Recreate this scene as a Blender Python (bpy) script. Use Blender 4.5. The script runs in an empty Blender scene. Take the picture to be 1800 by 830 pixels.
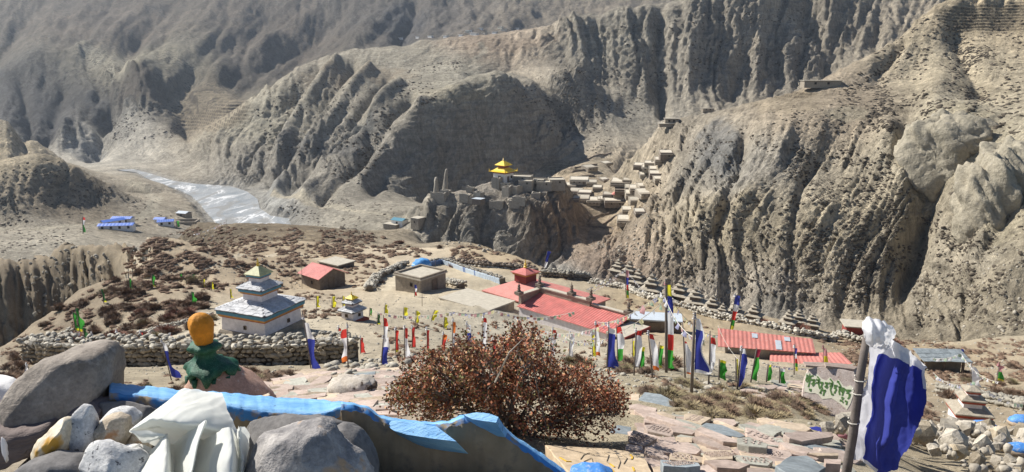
import bpy, bmesh, math, random
import numpy as np
from mathutils import Vector, Matrix, Euler
from math import radians, sin, cos, tan, atan, pi, log, exp, sqrt
random.seed(7); RNG = np.random.default_rng(7)
SC = bpy.context.scene
COL = SC.collection
# ------------------------------------------------------------------ camera, sky, sun
F_PX, PITCH = 1300.0, radians(13.0)
CP, SP = cos(PITCH), sin(PITCH)
cam = bpy.data.cameras.new("camera"); cam_o = bpy.data.objects.new("camera", cam); COL.objects.link(cam_o)
cam_o.location = (0, 0, 0); cam_o.rotation_euler = (pi/2 - PITCH, 0, 0)
cam.sensor_width = 36.0; cam.lens = 36.0*F_PX/1800.0; cam.clip_start = 0.05; cam.clip_end = 20000
SC.camera = cam_o
SUN_EL, SUN_AZ = radians(42), radians(-60)
world = bpy.data.worlds.new("World"); SC.world = world; world.use_nodes = True
wn = world.node_tree.nodes; wl = world.node_tree.links
sky = wn.new("ShaderNodeTexSky"); sky.sky_type = 'NISHITA'; sky.sun_disc = False
sky.sun_elevation = SUN_EL; sky.sun_rotation = SUN_AZ; sky.altitude = 4000; sky.air_density = 1.0; sky.dust_density = 0.6
wl.new(sky.outputs[0], wn["Background"].inputs[0]); wn["Background"].inputs[1].default_value = 0.07
sun = bpy.data.lights.new("sun", 'SUN'); sun.energy = 4.9; sun.angle = radians(0.5); sun.color = (1.0, 0.95, 0.865)
sun_o = bpy.data.objects.new("sun", sun); COL.objects.link(sun_o)
SUN_DIR = Vector((sin(SUN_AZ)*cos(SUN_EL), cos(SUN_AZ)*cos(SUN_EL), sin(SUN_EL)))
sun_o.rotation_euler = SUN_DIR.to_track_quat('Z', 'Y').to_euler()
SC.view_settings.view_transform = 'Standard'; SC.view_settings.look = 'None'
SC.view_settings.exposure = 0.74; SC.view_settings.gamma = 1.0
SC.render.engine = 'CYCLES'

# ------------------------------------------------------------------ helpers
def tag(o, label=None, cat=None, group=None, kind=None):
    if label: o['label'] = label
    if cat: o['category'] = cat; o['kind'] = 'thing'
    if group: o['group'] = group
    if kind: o['kind'] = kind
    return o
def link(name, data, parent=None, loc=None, rot=None):
    o = bpy.data.objects.new(name, data); COL.objects.link(o)
    if parent is not None: o.parent = parent
    if loc is not None: o.location = loc
    if rot is not None: o.rotation_euler = rot
    return o
def thing(name, label, cat, loc=(0,0,0), rotz=0.0, group=None):
    return tag(link(name, None, None, loc, (0,0,rotz)), label, cat, group, 'thing')
def dup(root, loc=None, rot=None, label=None, group=None, scale=None):
    r = root.copy(); COL.objects.link(r)
    if loc is not None: r.location = loc
    if rot is not None: r.rotation_euler = rot
    if scale is not None: r.scale = scale
    if label: r['label'] = label
    if group: r['group'] = group
    for ch in list(root.children):
        c = ch.copy(); COL.objects.link(c); c.parent = r
        for g in list(ch.children):
            d = g.copy(); COL.objects.link(d); d.parent = c
    return r
def ray(px, py):
    x = (px-900)/F_PX; yv = -(py-415)/F_PX
    return np.array((x, CP + yv*SP, -SP + yv*CP))
def P(px, py, Y):
    d = ray(px, py); return Vector(d*(Y/d[1]))

class MB:
    """collects shapes as raw vertices / faces with one material index per face"""
    def __init__(s): s.v = []; s.f = []; s.m = []; s.sm = False
    def add(s, vs, fs, mi=0):
        b = len(s.v); s.v += [tuple(v) for v in vs]; s.f += [tuple(b+i for i in f) for f in fs]; s.m += [mi]*len(fs); return s
    def box(s, c, d, mi=0, rz=0.0, M=None, taper=1.0, shift=(0,0)):
        x, y, z = d[0]/2, d[1]/2, d[2]/2
        vs = [(-x,-y,-z),(x,-y,-z),(x,y,-z),(-x,y,-z)] + [(sx*taper+shift[0], sy*taper+shift[1], z) for sx, sy in ((-x,-y),(x,-y),(x,y),(-x,y))]
        R = Matrix.Rotation(rz, 3, 'Z') if M is None else M
        vs = [R @ Vector(v) + Vector(c) for v in vs]
        return s.add(vs, [(3,2,1,0),(4,5,6,7),(0,1,5,4),(1,2,6,5),(2,3,7,6),(3,0,4,7)], mi)
    def tube(s, pts, r, n=6, mi=0, cap=True):
        pts = [Vector(p) for p in pts]; k = len(pts); rs = r if isinstance(r, (list, tuple)) else [r]*k
        vs = []; up = Vector((0.31, 0.17, 0.93))
        for i, p in enumerate(pts):
            t = (pts[min(i+1,k-1)] - pts[max(i-1,0)]).normalized()
            a = t.cross(up)
            if a.length < 1e-3: a = t.cross(Vector((1,0,0)))
            a.normalize(); b = t.cross(a)
            for j in range(n):
                th = 2*pi*j/n; vs.append(p + rs[i]*(a*cos(th) + b*sin(th)))
        fs = [(i*n+j, (i+1)*n+j, (i+1)*n+(j+1)%n, i*n+(j+1)%n) for i in range(k-1) for j in range(n)]
        if cap: fs += [tuple(range(n)), tuple((k-1)*n + j for j in reversed(range(n)))]
        return s.add(vs, fs, mi)
    def lathe(s, prof, n=12, c=(0,0,0), mi=0, sq=False):
        vs = []; fs = []; k = len(prof)
        for r, z in prof:
            for j in range(n):
                th = 2*pi*(j+.5)/n; q = (1/cos(pi/4)) if sq else 1
                vs.append((c[0]+r*q*cos(th), c[1]+r*q*sin(th), c[2]+z))
        for i in range(k-1):
            for j in range(n): fs.append((i*n+j, i*n+(j+1)%n, (i+1)*n+(j+1)%n, (i+1)*n+j))
        fs += [tuple(reversed(range(n))), tuple((k-1)*n+j for j in range(n))]
        return s.add(vs, fs, mi)
    def prism(s, poly, z0, z1, mi=0):
        n = len(poly); vs = [(x,y,z0) for x,y in poly] + [(x,y,z1) for x,y in poly]
        return s.add(vs, [tuple(reversed(range(n))), tuple(range(n,2*n))] + [(i,(i+1)%n,n+(i+1)%n,n+i) for i in range(n)], mi)
    def mesh(s, name, mats, smooth=False):
        me = bpy.data.meshes.new(name); me.from_pydata(s.v, [], s.f)
        for m in (mats if isinstance(mats, (list, tuple)) else [mats]): me.materials.append(m)
        if any(s.m): me.polygons.foreach_set('material_index', s.m)
        if smooth: me.polygons.foreach_set('use_smooth', [True]*len(s.f))
        me.update(); return me
    def build(s, name, mats, parent=None, loc=None, rot=None, smooth=False):
        return link(name, s.mesh(name, mats, smooth), parent, loc, rot)

def grid_mesh(name, V, mat, smooth=True, attrs=None, parent=None):
    """V: (rows, cols, 3) array -> quad grid"""
    R, C = V.shape[:2]
    me = bpy.data.meshes.new(name); me.vertices.add(R*C); me.vertices.foreach_set('co', V.reshape(-1).astype(np.float32))
    i = np.arange((R-1)*(C-1)); r, c = i//(C-1), i%(C-1); a = r*C+c
    q = np.stack([a, a+1, a+C+1, a+C], 1).astype(np.int32)
    me.loops.add(q.size); me.loops.foreach_set('vertex_index', q.reshape(-1))
    me.polygons.add(len(q)); me.polygons.foreach_set('loop_start', np.arange(0, q.size, 4, dtype=np.int32))
    me.polygons.foreach_set('use_smooth', np.full(len(q), smooth, dtype=bool))
    me.update(calc_edges=True); me.materials.append(mat)
    for k, arr in (attrs or {}).items():
        at = me.attributes.new(k, 'FLOAT_COLOR', 'POINT'); at.data.foreach_set('color', arr.reshape(-1).astype(np.float32))
    return link(name, me, parent)
def tri_mesh(name, V, Fc, mat, smooth=False, mi=None):
    """V (n,3), Fc (m,3|4) numpy"""
    V = np.asarray(V, np.float32); Fc = np.asarray(Fc, np.int32); k = Fc.shape[1]
    me = bpy.data.meshes.new(name); me.vertices.add(len(V)); me.vertices.foreach_set('co', V.reshape(-1))
    me.loops.add(Fc.size); me.loops.foreach_set('vertex_index', Fc.reshape(-1))
    me.polygons.add(len(Fc)); me.polygons.foreach_set('loop_start', np.arange(0, Fc.size, k, dtype=np.int32))
    if smooth: me.polygons.foreach_set('use_smooth', np.full(len(Fc), True))
    for m in (mat if isinstance(mat, (list, tuple)) else [mat]): me.materials.append(m)
    if mi is not None: me.polygons.foreach_set('material_index', np.asarray(mi, np.int32))
    me.update(calc_edges=True); return me

# ---- numpy gradient noise
def _h(ix, iy, seed):
    h = (ix.astype(np.int64)*374761393 + iy.astype(np.int64)*668265263 + seed*974711) & 0x7fffffff
    h = ((h ^ (h >> 13))*1274126177) & 0x7fffffff
    return ((h ^ (h >> 16)) & 0xffff)/65535.0*2*pi
def pn(x, y, seed=0):
    x = np.asarray(x, float); y = np.asarray(y, float); x, y = np.broadcast_arrays(x, y)
    ix = np.floor(x); iy = np.floor(y); fx = x-ix; fy = y-iy
    u = fx*fx*fx*(fx*(fx*6-15)+10); v = fy*fy*fy*(fy*(fy*6-15)+10)
    def g(dx, dy):
        a = _h(ix+dx, iy+dy, seed); return np.cos(a)*(fx-dx) + np.sin(a)*(fy-dy)
    return ((g(0,0)*(1-u)+g(1,0)*u)*(1-v) + (g(0,1)*(1-u)+g(1,1)*u)*v)*1.5
def fbm(x, y, o=4, seed=0, gain=0.5):
    s = 0; a = 1.0
    for k in range(o): s = s + a*pn(x*2**k+17.3*k, y*2**k-9.1*k, seed+k); a *= gain
    return s
def billow(x, y, o=3, seed=0, gain=0.5):
    s = 0; a = 1.0
    for k in range(o): s = s + a*(np.abs(pn(x*2**k+5.7*k, y*2**k+3.3*k, seed+k))*2-0.5); a *= gain
    return s
def sstep(a, b, x):
    t = np.clip((x-a)/(b-a), 0, 1); return t*t*(3-2*t)

# ---- materials
class NT:
    def __init__(s, name, rough=0.9, spec=0.25):
        s.m = bpy.data.materials.new(name); s.m.use_nodes = True; s.t = s.m.node_tree; s.b = s.t.nodes["Principled BSDF"]
        s.b.inputs['Roughness'].default_value = rough; s.b.inputs['Specular IOR Level'].default_value = spec
        s.co = None
    def n(s, t, **kw):
        o = s.t.nodes.new(t)
        for k, v in kw.items(): setattr(o, k, v)
        return o
    def l(s, a, b): s.t.links.new(a, b)
    def coord(s, kind='Object'):
        return s.n('ShaderNodeTexCoord').outputs[kind]
    def pos(s): return s.n('ShaderNodeNewGeometry').outputs['Position']
    def noise(s, vec, scale, detail=4, rough=0.55, stretch=None, dist=0.0):
        if stretch is not None:
            mp = s.n('ShaderNodeMapping'); mp.inputs['Scale'].default_value = stretch; s.l(vec, mp.inputs[0]); vec = mp.outputs[0]
        o = s.n('ShaderNodeTexNoise'); o.inputs['Scale'].default_value = scale; o.inputs['Detail'].default_value = detail
        o.inputs['Roughness'].default_value = rough; o.inputs['Distortion'].default_value = dist; s.l(vec, o.inputs['Vector']); return o.outputs['Fac']
    def vor(s, vec, scale, feature='F1', out='Distance', rnd=1.0):
        o = s.n('ShaderNodeTexVoronoi', feature=feature); o.inputs['Scale'].default_value = scale; o.inputs['Randomness'].default_value = rnd
        s.l(vec, o.inputs['Vector']); return o.outputs[out]
    def ramp(s, fac, stops, interp='LINEAR'):
        o = s.n('ShaderNodeValToRGB'); cr = o.color_ramp; cr.interpolation = interp
        while len(cr.elements) < len(stops): cr.elements.new(0.5)
        for e, (p, c) in zip(cr.elements, stops):
            e.position = p; e.color = (c, c, c, 1) if isinstance(c, (int, float)) else (*c, 1)
        s.l(fac, o.inputs[0]); return o.outputs[0]
    def mix(s, fac, a, b, mode='MIX'):
        o = s.n('ShaderNodeMix', data_type='RGBA', blend_type=mode)
        for v, i in ((fac, 0), (a, 6), (b, 7)):
            if isinstance(v, (int, float)): o.inputs[i].default_value = v if i == 0 else (v, v, v, 1)
            elif isinstance(v, tuple): o.inputs[i].default_value = (*v, 1)
            else: s.l(v, o.inputs[i])
        return o.outputs[2]
    def math(s, op, a, b=None):
        o = s.n('ShaderNodeMath', operation=op)
        for i, v in enumerate((a, b)):
            if v is None: continue
            if isinstance(v, (int, float)): o.inputs[i].default_value = v
            else: s.l(v, o.inputs[i])
        return o.outputs[0]
    def bump(s, h, strength, dist, prev=None):
        o = s.n('ShaderNodeBump'); o.inputs['Strength'].default_value = strength; o.inputs['Distance'].default_value = dist
        s.l(h, o.inputs['Height'])
        if prev is not None: s.l(prev, o.inputs['Normal'])
        s.l(o.outputs[0], s.b.inputs['Normal']); return o.outputs[0]
    def color(s, c):
        if isinstance(c, tuple): s.b.inputs['Base Color'].default_value = (*c, 1)
        else: s.l(c, s.b.inputs['Base Color'])
        return s.m
def stone_mat(name, c0, c1, scale=6, bump=0.6, bd=0.02, spots=None, rough=0.9, rand=0.0, coord='Object'):
    """rock: two tones, grain, cracks, optional dark or ochre spots; rand: brightness spread per object"""
    t = NT(name, rough); co = t.coord(coord)
    if rand:
        oi = t.n('ShaderNodeObjectInfo'); va = t.n('ShaderNodeVectorMath', operation='ADD'); t.l(co, va.inputs[0])
        sc = t.math('MULTIPLY', oi.outputs['Random'], 50.0); t.l(sc, va.inputs[1]); co = va.outputs[0]
    a = t.noise(co, scale, 6, 0.6); b = t.noise(co, scale*7, 4, 0.7)
    c = t.mix(t.ramp(a, [(0.35,0.0),(0.65,1.0)]), c0, c1)
    c = t.mix(1.0, c, t.ramp(b, [(0.3,0.72),(0.7,1.2)]), 'MULTIPLY')
    if rand:
        c = t.mix(1.0, c, t.ramp(oi.outputs['Random'], [(0,1-rand),(1,1+rand)]), 'MULTIPLY')
    if spots:
        sc_, col, th = spots
        c = t.mix(t.ramp(t.noise(co, sc_, 3, 0.6), [(th,0.0),(th+0.06,1.0)]), c, col)
    nb = t.bump(b, bump*0.6, bd*0.4); t.bump(a, bump, bd, nb)
    return t.color(c)
def plain_mat(name, c, var=0.25, scale=8, rough=0.85, bump=0.25, bd=0.01, grime=None, spec=0.25):
    t = NT(name, rough, spec); co = t.coord()
    a = t.noise(co, scale, 5, 0.6); b = t.noise(co, scale*6, 3, 0.6)
    cc = t.mix(1.0, c, t.ramp(a, [(0.3,1-var),(0.7,1+var*0.5)]), 'MULTIPLY')
    if grime: cc = t.mix(t.ramp(b, [(0.52,0.0),(0.7,0.8)]), cc, grime)
    if bump: t.bump(b, bump, bd)
    return t.color(cc)
def cloth_mat(name, c, trans=0.45, var=0.12, fac=None):
    t = NT(name, 0.85, 0.1); co = t.coord()
    cc = t.mix(1.0, c, t.ramp(t.noise(co, 5, 4, 0.6), [(0.3,1-var),(0.7,1+var*.4)]), 'MULTIPLY')
    t.color(cc)
    tr = t.n('ShaderNodeBsdfTranslucent'); t.l(cc, tr.inputs[0]); mx = t.n('ShaderNodeMixShader'); mx.inputs[0].default_value = trans
    t.l(t.b.outputs[0], mx.inputs[1]); t.l(tr.outputs[0], mx.inputs[2])
    t.l(mx.outputs[0], t.t.nodes['Material Output'].inputs[0]); return t.m
# ------------------------------------------------------------------ terrain: one height function z(a, Y), a = X/Y
CTL = []          # (a, Y, z)
def _pt(px, py, Y=None, z=None):
    d = ray(px, py)
    if Y is None: Y = z/d[2]*d[1]
    CTL.append((d[0]/d[1], Y, d[2]/d[1]*Y))
def line(pts, step=45, dz=None, dY=None):
    """pts (px, py, Y) joined by straight runs and filled in; z given as a negative 'Y' below -20 means height"""
    out = []
    for p in pts:
        px, py, Y = p
        if Y < 0: d = ray(px, py); Y = Y/d[2]*d[1]
        out.append((px, py, Y))
    for (a, b) in zip(out[:-1], out[1:]):
        n = max(1, int(np.hypot(b[0]-a[0], b[1]-a[1])/step))
        for k in range(n):
            t = k/n; _pt(a[0]+(b[0]-a[0])*t, a[1]+(b[1]-a[1])*t, exp(log(a[2])*(1-t)+log(b[2])*t))
    _pt(*out[-1])
    if dz is not None:            # hidden back slope behind a ridge
        for px, py, Y in out[::1]:
            d = ray(px, py); CTL.append((d[0]/d[1], Y+dY, d[2]/d[1]*Y+dz))
def pts(*ps):
    for px, py, Y in ps:
        if Y < 0: _pt(px, py, z=Y)
        else: _pt(px, py, Y)
def raw(*ps):                      # (px-azimuth, Y, z)
    for px, Y, z in ps: CTL.append(((px-900)/F_PX, Y, z))
# right under the camera and the slope in front of it
raw((-200,1.2,-1.3),(300,1.2,-1.3),(900,1.2,-1.35),(1500,1.2,-1.75),(2000,1.2,-1.75),
    (-200,1.85,-1.26),(300,1.85,-1.26),(900,1.85,-1.28),(-200,2.1,-1.33),(300,2.1,-1.33),(900,2.1,-1.35),(-200,2.4,-1.44),(300,2.4,-1.44),(900,2.4,-1.46),(-200,3.1,-1.95),(300,3.1,-1.95),(900,3.1,-2.0),(1500,2.6,-1.95),(2000,2.6,-2.0))
pts((900,775,4.6),(600,730,6.0),(1200,795,5),(1100,770,5.6),(1150,700,9),(1300,740,7),(1400,705,9.5),(1215,690,13),(1100,665,15),(1300,668,15),
    (1000,645,24),(1450,745,7),(1350,650,22),(1500,695,15),(1250,640,30),(1600,805,8),(1780,800,8.5),(1650,840,6),(1500,800,5.5),
    (560,702,8.5),(480,690,10),(600,657,14),(700,642,16),(650,700,8.5),(700,690,8.5),(850,660,14),(800,640,24),(300,730,9.5),(100,730,9.5),(-100,730,9.5),(400,720,9),(330,700,14),(150,700,14),(-50,700,14),(440,745,6),(200,790,6),(1700,800,9),(1640,815,7.4))
pts((500,650,28),(350,655,27),(200,662,26),(50,670,25),(480,640,38),(300,645,36),(100,640,38),(620,632,40),(-100,640,40),(750,620,42),
    (300,580,55),(450,585,50),(620,568,56),(150,580,62),(0,612,60),(700,560,62),(800,570,62))
# plateau
pts((570,510,98),(740,515,88),(640,470,115),(300,500,92),(250,450,120),(400,430,140),(800,480,112),(860,505,94),(900,470,122),(760,460,125),(700,432,150),
    (500,450,125),(500,500,98),(400,520,82),(850,550,74),(950,600,64),(1000,622,58),(1068,600,70.2),(1000,584,74.5),(940,568,77.5),(1130,588,70),(1150,618,62),(1700,776,14),(1600,776,12),(1800,778,14),(1750,760,19),(1250,600,68),(1100,560,82),(950,540,82),(1400,640,58),(1450,610,78),
    (1600,602,98),(1700,612,92),(1830,600,105),(1700,652,60),(1800,660,52),(1650,700,40),(1700,748,24),(1830,755,22),(1550,640,60),(2000,660,50),(2000,600,100))
line([(215,420,152),(330,397,165),(500,400,168),(640,405,168),(720,402,178),(800,425,152),(870,440,150),(950,470,140),(1000,492,132),(1060,505,128),(1200,535,116),(1300,555,112),(1430,580,106),(1540,592,104)], 60, -16, 22)
raw((1100,190,-66),(1300,170,-66),(1500,150,-60),(950,200,-72),(800,230,-80),(600,250,-82),(400,250,-82),(1650,140,-54),(1800,132,-50),(250,230,-78),(2000,130,-48))
# gully eaten into the plateau on the left
line([(-200,640,55),(0,612,60),(60,566,70),(120,528,78),(190,512,84),(228,478,96)], 50)
line([(-200,480,115),(0,474,118),(45,456,124),(130,425,138),(200,438,130),(222,462,108)], 40, -30, 30)
raw((-150,90,-62),(-50,92,-58),(60,104,-50),(130,106,-44),(180,108,-40),(0,106,-54),(60,88,-44),(150,96,-38))
# valley floor, river, left hill
pts((480,396,-95),(440,372,-95),(400,345,-95),(320,325,-95),(250,303,-95),(215,300,-95.5),(420,395,-95),(360,335,-95),(470,385,-95),
    (340,375,-92),(300,352,-90),(250,330,-90),(270,390,-86),(210,397,-84),(330,398,-90),(150,410,-80),(60,420,-76),(0,450,-76),(-150,450,-74),(380,398,-93),
    (520,385,-92),(560,372,-86),(640,388,-83),(720,396,-80),(600,392,-88),(660,405,-84),(520,352,-84))
line([(-200,285,400),(0,290,405),(60,268,420),(110,278,430),(170,310,440),(245,352,-88)], 50, -26, 55)
pts((30,340,385),(100,350,400),(170,355,420),(0,395,368),(100,392,-80))
line([(-200,180,560),(0,213,540),(60,245,560),(110,282,600)], 50, -30, 90)
pts((150,290,-95),(190,285,-97))
# far left mountain
line([(110,282,-97),(150,272,-98),(200,262,-98),(240,285,-97)], 50)
pts((0,230,820),(60,190,900),(120,210,880),(0,155,1000),(100,110,1100),(0,60,1300),(0,0,1500),(200,0,1500),(150,60,1250),(-200,200,900),(-200,100,1100),(-200,0,1500),
    (200,240,860),(190,205,880),(260,135,960),(250,172,930),(310,190,920),(340,235,860),(300,262,760),(230,108,1040),(300,110,1040),(350,145,1000),(400,180,880),(370,215,840),(280,240,830),
    (330,60,1250),(400,0,1500),(430,100,1150),(500,60,1300),(600,0,1500),(560,40,1380),(160,150,1000),(130,250,850))
line([(280,292,-95),(330,272,720),(390,240,700),(440,215,700)], 50)
# centre spur: foot, cliff brink, rim
line([(300,312,-94),(380,322,-93),(435,342,-93),(470,345,-90),(560,362,-85),(640,378,-82),(720,385,-80)], 50)
line([(350,285,680),(420,270,640),(470,255,620),(520,215,640),(430,185,720)], 50)
line([(430,185,740),(480,140,780),(560,102,810),(690,78,815),(780,68,800),(860,62,790),(1000,42,760),(1140,15,765),(1250,-15,800),(1450,-60,890),(1700,-90,930)], 60, -14, 130)
pts((560,300,520),(600,310,490),(640,300,500),(520,300,560),(600,200,600),(640,182,590),(700,200,570),(560,180,660),(640,130,700),(700,120,720),(560,240,590),(660,330,478),(600,345,460),(480,300,590))
line([(850,105,720),(830,130,680),(790,158,620),(760,172,570),(740,190,540)], 40)
line([(740,190,540),(800,170,548),(870,160,562),(900,160,572)], 40)
line([(700,335,488),(740,335,512),(800,335,524),(880,325,542),(960,302,556)], 50)
pts((715,250,528),(690,290,508))
line([(900,160,566),(940,225,562),(982,294,546)], 40)
line([(935,150,615),(985,215,592),(1020,262,568)], 40)
line([(1000,120,660),(1040,175,640),(1062,222,610)], 40)
pts((960,180,628),(1000,240,604),(1050,258,560),(1090,248,570),(1040,145,690),(900,120,700),(940,90,735),(1000,80,745))
line([(1080,150,690),(1150,188,662),(1230,190,656),(1340,150,690),(1450,125,720)], 60)
pts((1110,205,640),(1130,235,610),(1180,205,640))
# fields and village below the knoll
pts((985,300,-66),(1040,285,-63),(1080,272,-60),(1020,320,-70),(1080,330,-72),(1050,382,-81),(1090,394,-80),(1100,362,-77),(1040,400,-82),(1130,312,-67),(1150,290,-61),(1010,397,-82),(1010,342,-74))
# knoll with the old village
line([(738,392,372),(762,354,370),(800,336,372),(845,325,378),(890,306,386),(940,312,386),(985,322,386)], 35, -12, 22)
line([(748,398,358),(775,372,358),(815,368,356),(870,374,354),(925,366,355),(960,352,360)], 35)
line([(728,414,349),(780,432,344),(850,446,340),(920,458,336),(985,462,334),(1015,432,345)], 40)
pts((930,338,372),(850,352,365),(1000,345,384),(1040,372,398),(990,392,366),(1015,408,370),(985,365,372))
raw((760,425,-80),(850,428,-80),(930,430,-79),(1000,430,-78),(760,450,-84),(850,455,-84),(930,455,-82),(700,400,-84))
# ravine between plateau and the right hand cliffs
pts((1000,470,270),(1035,440,300),(1020,455,280),(1050,470,268))
# right hand cliffs: foot, brink, sky line
line([(1030,425,330),(1045,452,292),(1075,478,270),(1130,492,258),(1200,502,250),(1300,522,238),(1400,545,222),(1480,550,216),(1560,570,205),(1650,592,182),(1830,600,158),(2000,600,150)], 60)
line([(1095,420,345),(1120,350,362),(1165,310,350),(1200,290,332),(1240,268,314),(1300,242,300),(1400,218,296),(1500,196,302),(1560,236,276),(1600,272,262),(1650,215,290),(1720,228,270),(1830,262,226),(2000,290,215)], 50)
line([(1085,300,440),(1110,264,425),(1140,240,408),(1180,222,394),(1230,205,380),(1300,185,368),(1400,160,352),(1440,150,345),(1480,130,350),(1530,100,362),(1580,68,376),(1625,25,392),(1650,5,400),(1720,-30,420),(1850,-60,430),(2000,-80,430)], 50, -32, 70)
line([(1062,440,284),(1110,425,280),(1200,385,268),(1300,370,255),(1400,385,241),(1480,420,232),(1560,430,232)], 50)
pts((1460,170,328),(1550,150,338),(1600,120,350),(1700,100,345),(1800,120,320),(1650,160,312),(1750,180,292),(1700,40,385),(1790,30,390),(1800,200,262),
    (1600,450,236),(1700,450,215),(1800,450,190),(1450,300,278),(1250,320,296),(1560,320,262),(1680,330,252),(1760,330,225))
# far ranges
raw((-200,2300,420),(300,2300,420),(700,2300,400),(1100,2400,380),(1700,2600,330),(2000,2600,360),(600,1500,110),(750,1300,50),(900,1300,58),(1100,1300,70),(1700,1500,100),(1300,1300,90),
    (800,1700,180),(1100,1800,220),(1700,2000,260),(-200,4000,700),(500,4000,700),(1200,4000,640),(2000,4000,640),(1400,1000,60),(1000,950,48),(700,1000,6),(1650,1000,70))
CTL = np.array(CTL)
KX, KY = 1300/400.0, 3.0
_cx = np.stack([CTL[:,0]*KX, np.log(CTL[:,1])*KY], 1); _q = -CTL[:,2]/CTL[:,1]
def _ker(d2): return np.sqrt(d2 + 0.06**2)
_n = len(_cx)
_A = _ker(((_cx[:,None]-_cx[None])**2).sum(2)); _A -= np.eye(_n)*0.012
_Pm = np.concatenate([np.ones((_n,1)), _cx], 1)
_S = np.block([[_A, _Pm],[_Pm.T, np.zeros((3,3))]])
_w = np.linalg.lstsq(_S, np.concatenate([_q, np.zeros(3)]), rcond=None)[0]
A0, A1 = (-230-900)/F_PX, (2030-900)/F_PX
L0, L1 = log(1.2), log(4400)
NA = 720
_sg = [(1.2,60,420),(60,200,560),(200,900,1800),(900,4400,181)]
LV = np.concatenate([np.linspace(log(a), log(b), n, endpoint=False) for a, b, n in _sg] + [[log(4400)]]); NL = len(LV)
def _rbf(a, L):
    p = np.stack([a.ravel()*KX, L.ravel()*KY], 1); out = np.empty(len(p))
    for i in range(0, len(p), 20000):
        c = p[i:i+20000]; d2 = (c[:,:1]-_cx[None,:,0])**2 + (c[:,1:]-_cx[None,:,1])**2
        out[i:i+20000] = _ker(d2) @ _w[:_n] + _w[_n] + c @ _w[_n+1:]
    return out.reshape(a.shape)
def resize(T, R, C):
    r = np.linspace(0, T.shape[0]-1, R); c = np.linspace(0, T.shape[1]-1, C)
    r0 = np.minimum(r.astype(int), T.shape[0]-2); c0 = np.minimum(c.astype(int), T.shape[1]-2)
    fr = (r-r0)[:,None]; fc = (c-c0)[None]
    Tr = T[r0]*(1-fr) + T[r0+1]*fr
    return Tr[:,c0]*(1-fc) + Tr[:,c0+1]*fc
_al, _ll = np.meshgrid(np.linspace(A0, A1, 260), np.linspace(L0, L1, 900))
_sm = resize(_rbf(_al, _ll), 900, NA)                      # rows: log Y, columns: a
_ri = np.clip((LV-L0)/(L1-L0)*899, 0, 898.999); _r0 = _ri.astype(int); _rf = (_ri-_r0)[:,None]
_m0, _m1, _m2, _m3 = _sm[np.maximum(_r0-1,0)], _sm[_r0], _sm[_r0+1], _sm[np.minimum(_r0+2,899)]
q0 = _m1 + 0.5*_rf*(_m2-_m0 + _rf*(2*_m0-5*_m1+4*_m2-_m3 + _rf*(3*(_m1-_m2)+_m3-_m0)))
aa = np.linspace(A0, A1, NA)[None]; LL = LV[:,None]
YY = np.exp(LL) + 0*aa; XX = aa*YY; APX = aa*F_PX + 900 + 0*LL
Z0 = -q0*YY
ROW = 415 + F_PX*np.tan(np.arctan(q0) - PITCH)            # picture row of a terrain point, used to lay regions out
dA = (A1-A0)/(NA-1)
def slope_of(Z):
    dzY = np.gradient(Z, LV, axis=0)/YY; dza = np.gradient(Z, dA, axis=1)/YY
    gx = dza; gy = dzY - aa*dza
    return gx, gy, np.hypot(gx, gy)
def samp(T, a, Y):
    r = np.clip(np.interp(np.log(np.maximum(Y, 1.21)), LV, np.arange(NL)), 0, NL-1.001); c = np.clip((np.asarray(a)-A0)/dA, 0, NA-1.001)
    r0 = r.astype(int); c0 = c.astype(int); fr = r-r0; fc = c-c0
    return (T[r0,c0]*(1-fc)+T[r0,c0+1]*fc)*(1-fr) + (T[r0+1,c0]*(1-fc)+T[r0+1,c0+1]*fc)*fr
def hit_T(T, px, py, y0=3.0, y1=4000):
    d = ray(px, py); a = d[0]/d[1]; m = d[2]/d[1]
    Y = np.exp(np.linspace(log(y0), log(y1), 4000)); h = samp(T, np.full(Y.shape, a), Y); b = m*Y <= h
    k = int(np.argmax(b)) if b.any() else len(Y)-1
    if k > 0 and b.any():
        e0 = m*Y[k-1]-h[k-1]; e1 = m*Y[k]-h[k]; t = e0/(e0-e1+1e-12); y = Y[k-1]+(Y[k]-Y[k-1])*t
    else: y = Y[k]
    return Vector((a*y, y, m*y))
# --- regional parameters by inverse distance from picture anchors (px, row, near/far) -> flute amplitude in px-of-angle, skew, size
def idw(anchors, p=3.0):
    A = np.array(anchors, float); num = 0; den = 0
    for r in A:
        d2 = ((cAPX-r[0])/220)**2 + ((cROW-r[1])/140)**2 + ((cLL-log(r[2]))*2.2)**2 + 0.02
        w = d2**(-p/2); den = den + w; num = num + w[...,None]*r[3:]
    num = num/den[...,None]
    return np.stack([resize(num[...,k], NL, NA) for k in range(num.shape[2])], -1)
def coarse(T): return T[np.linspace(0,NL-1,NL//4).astype(int)][:,np.linspace(0,NA-1,NA//3).astype(int)]
cAPX, cROW, cLL = coarse(APX), coarse(ROW), coarse(LL+0*aa)
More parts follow.
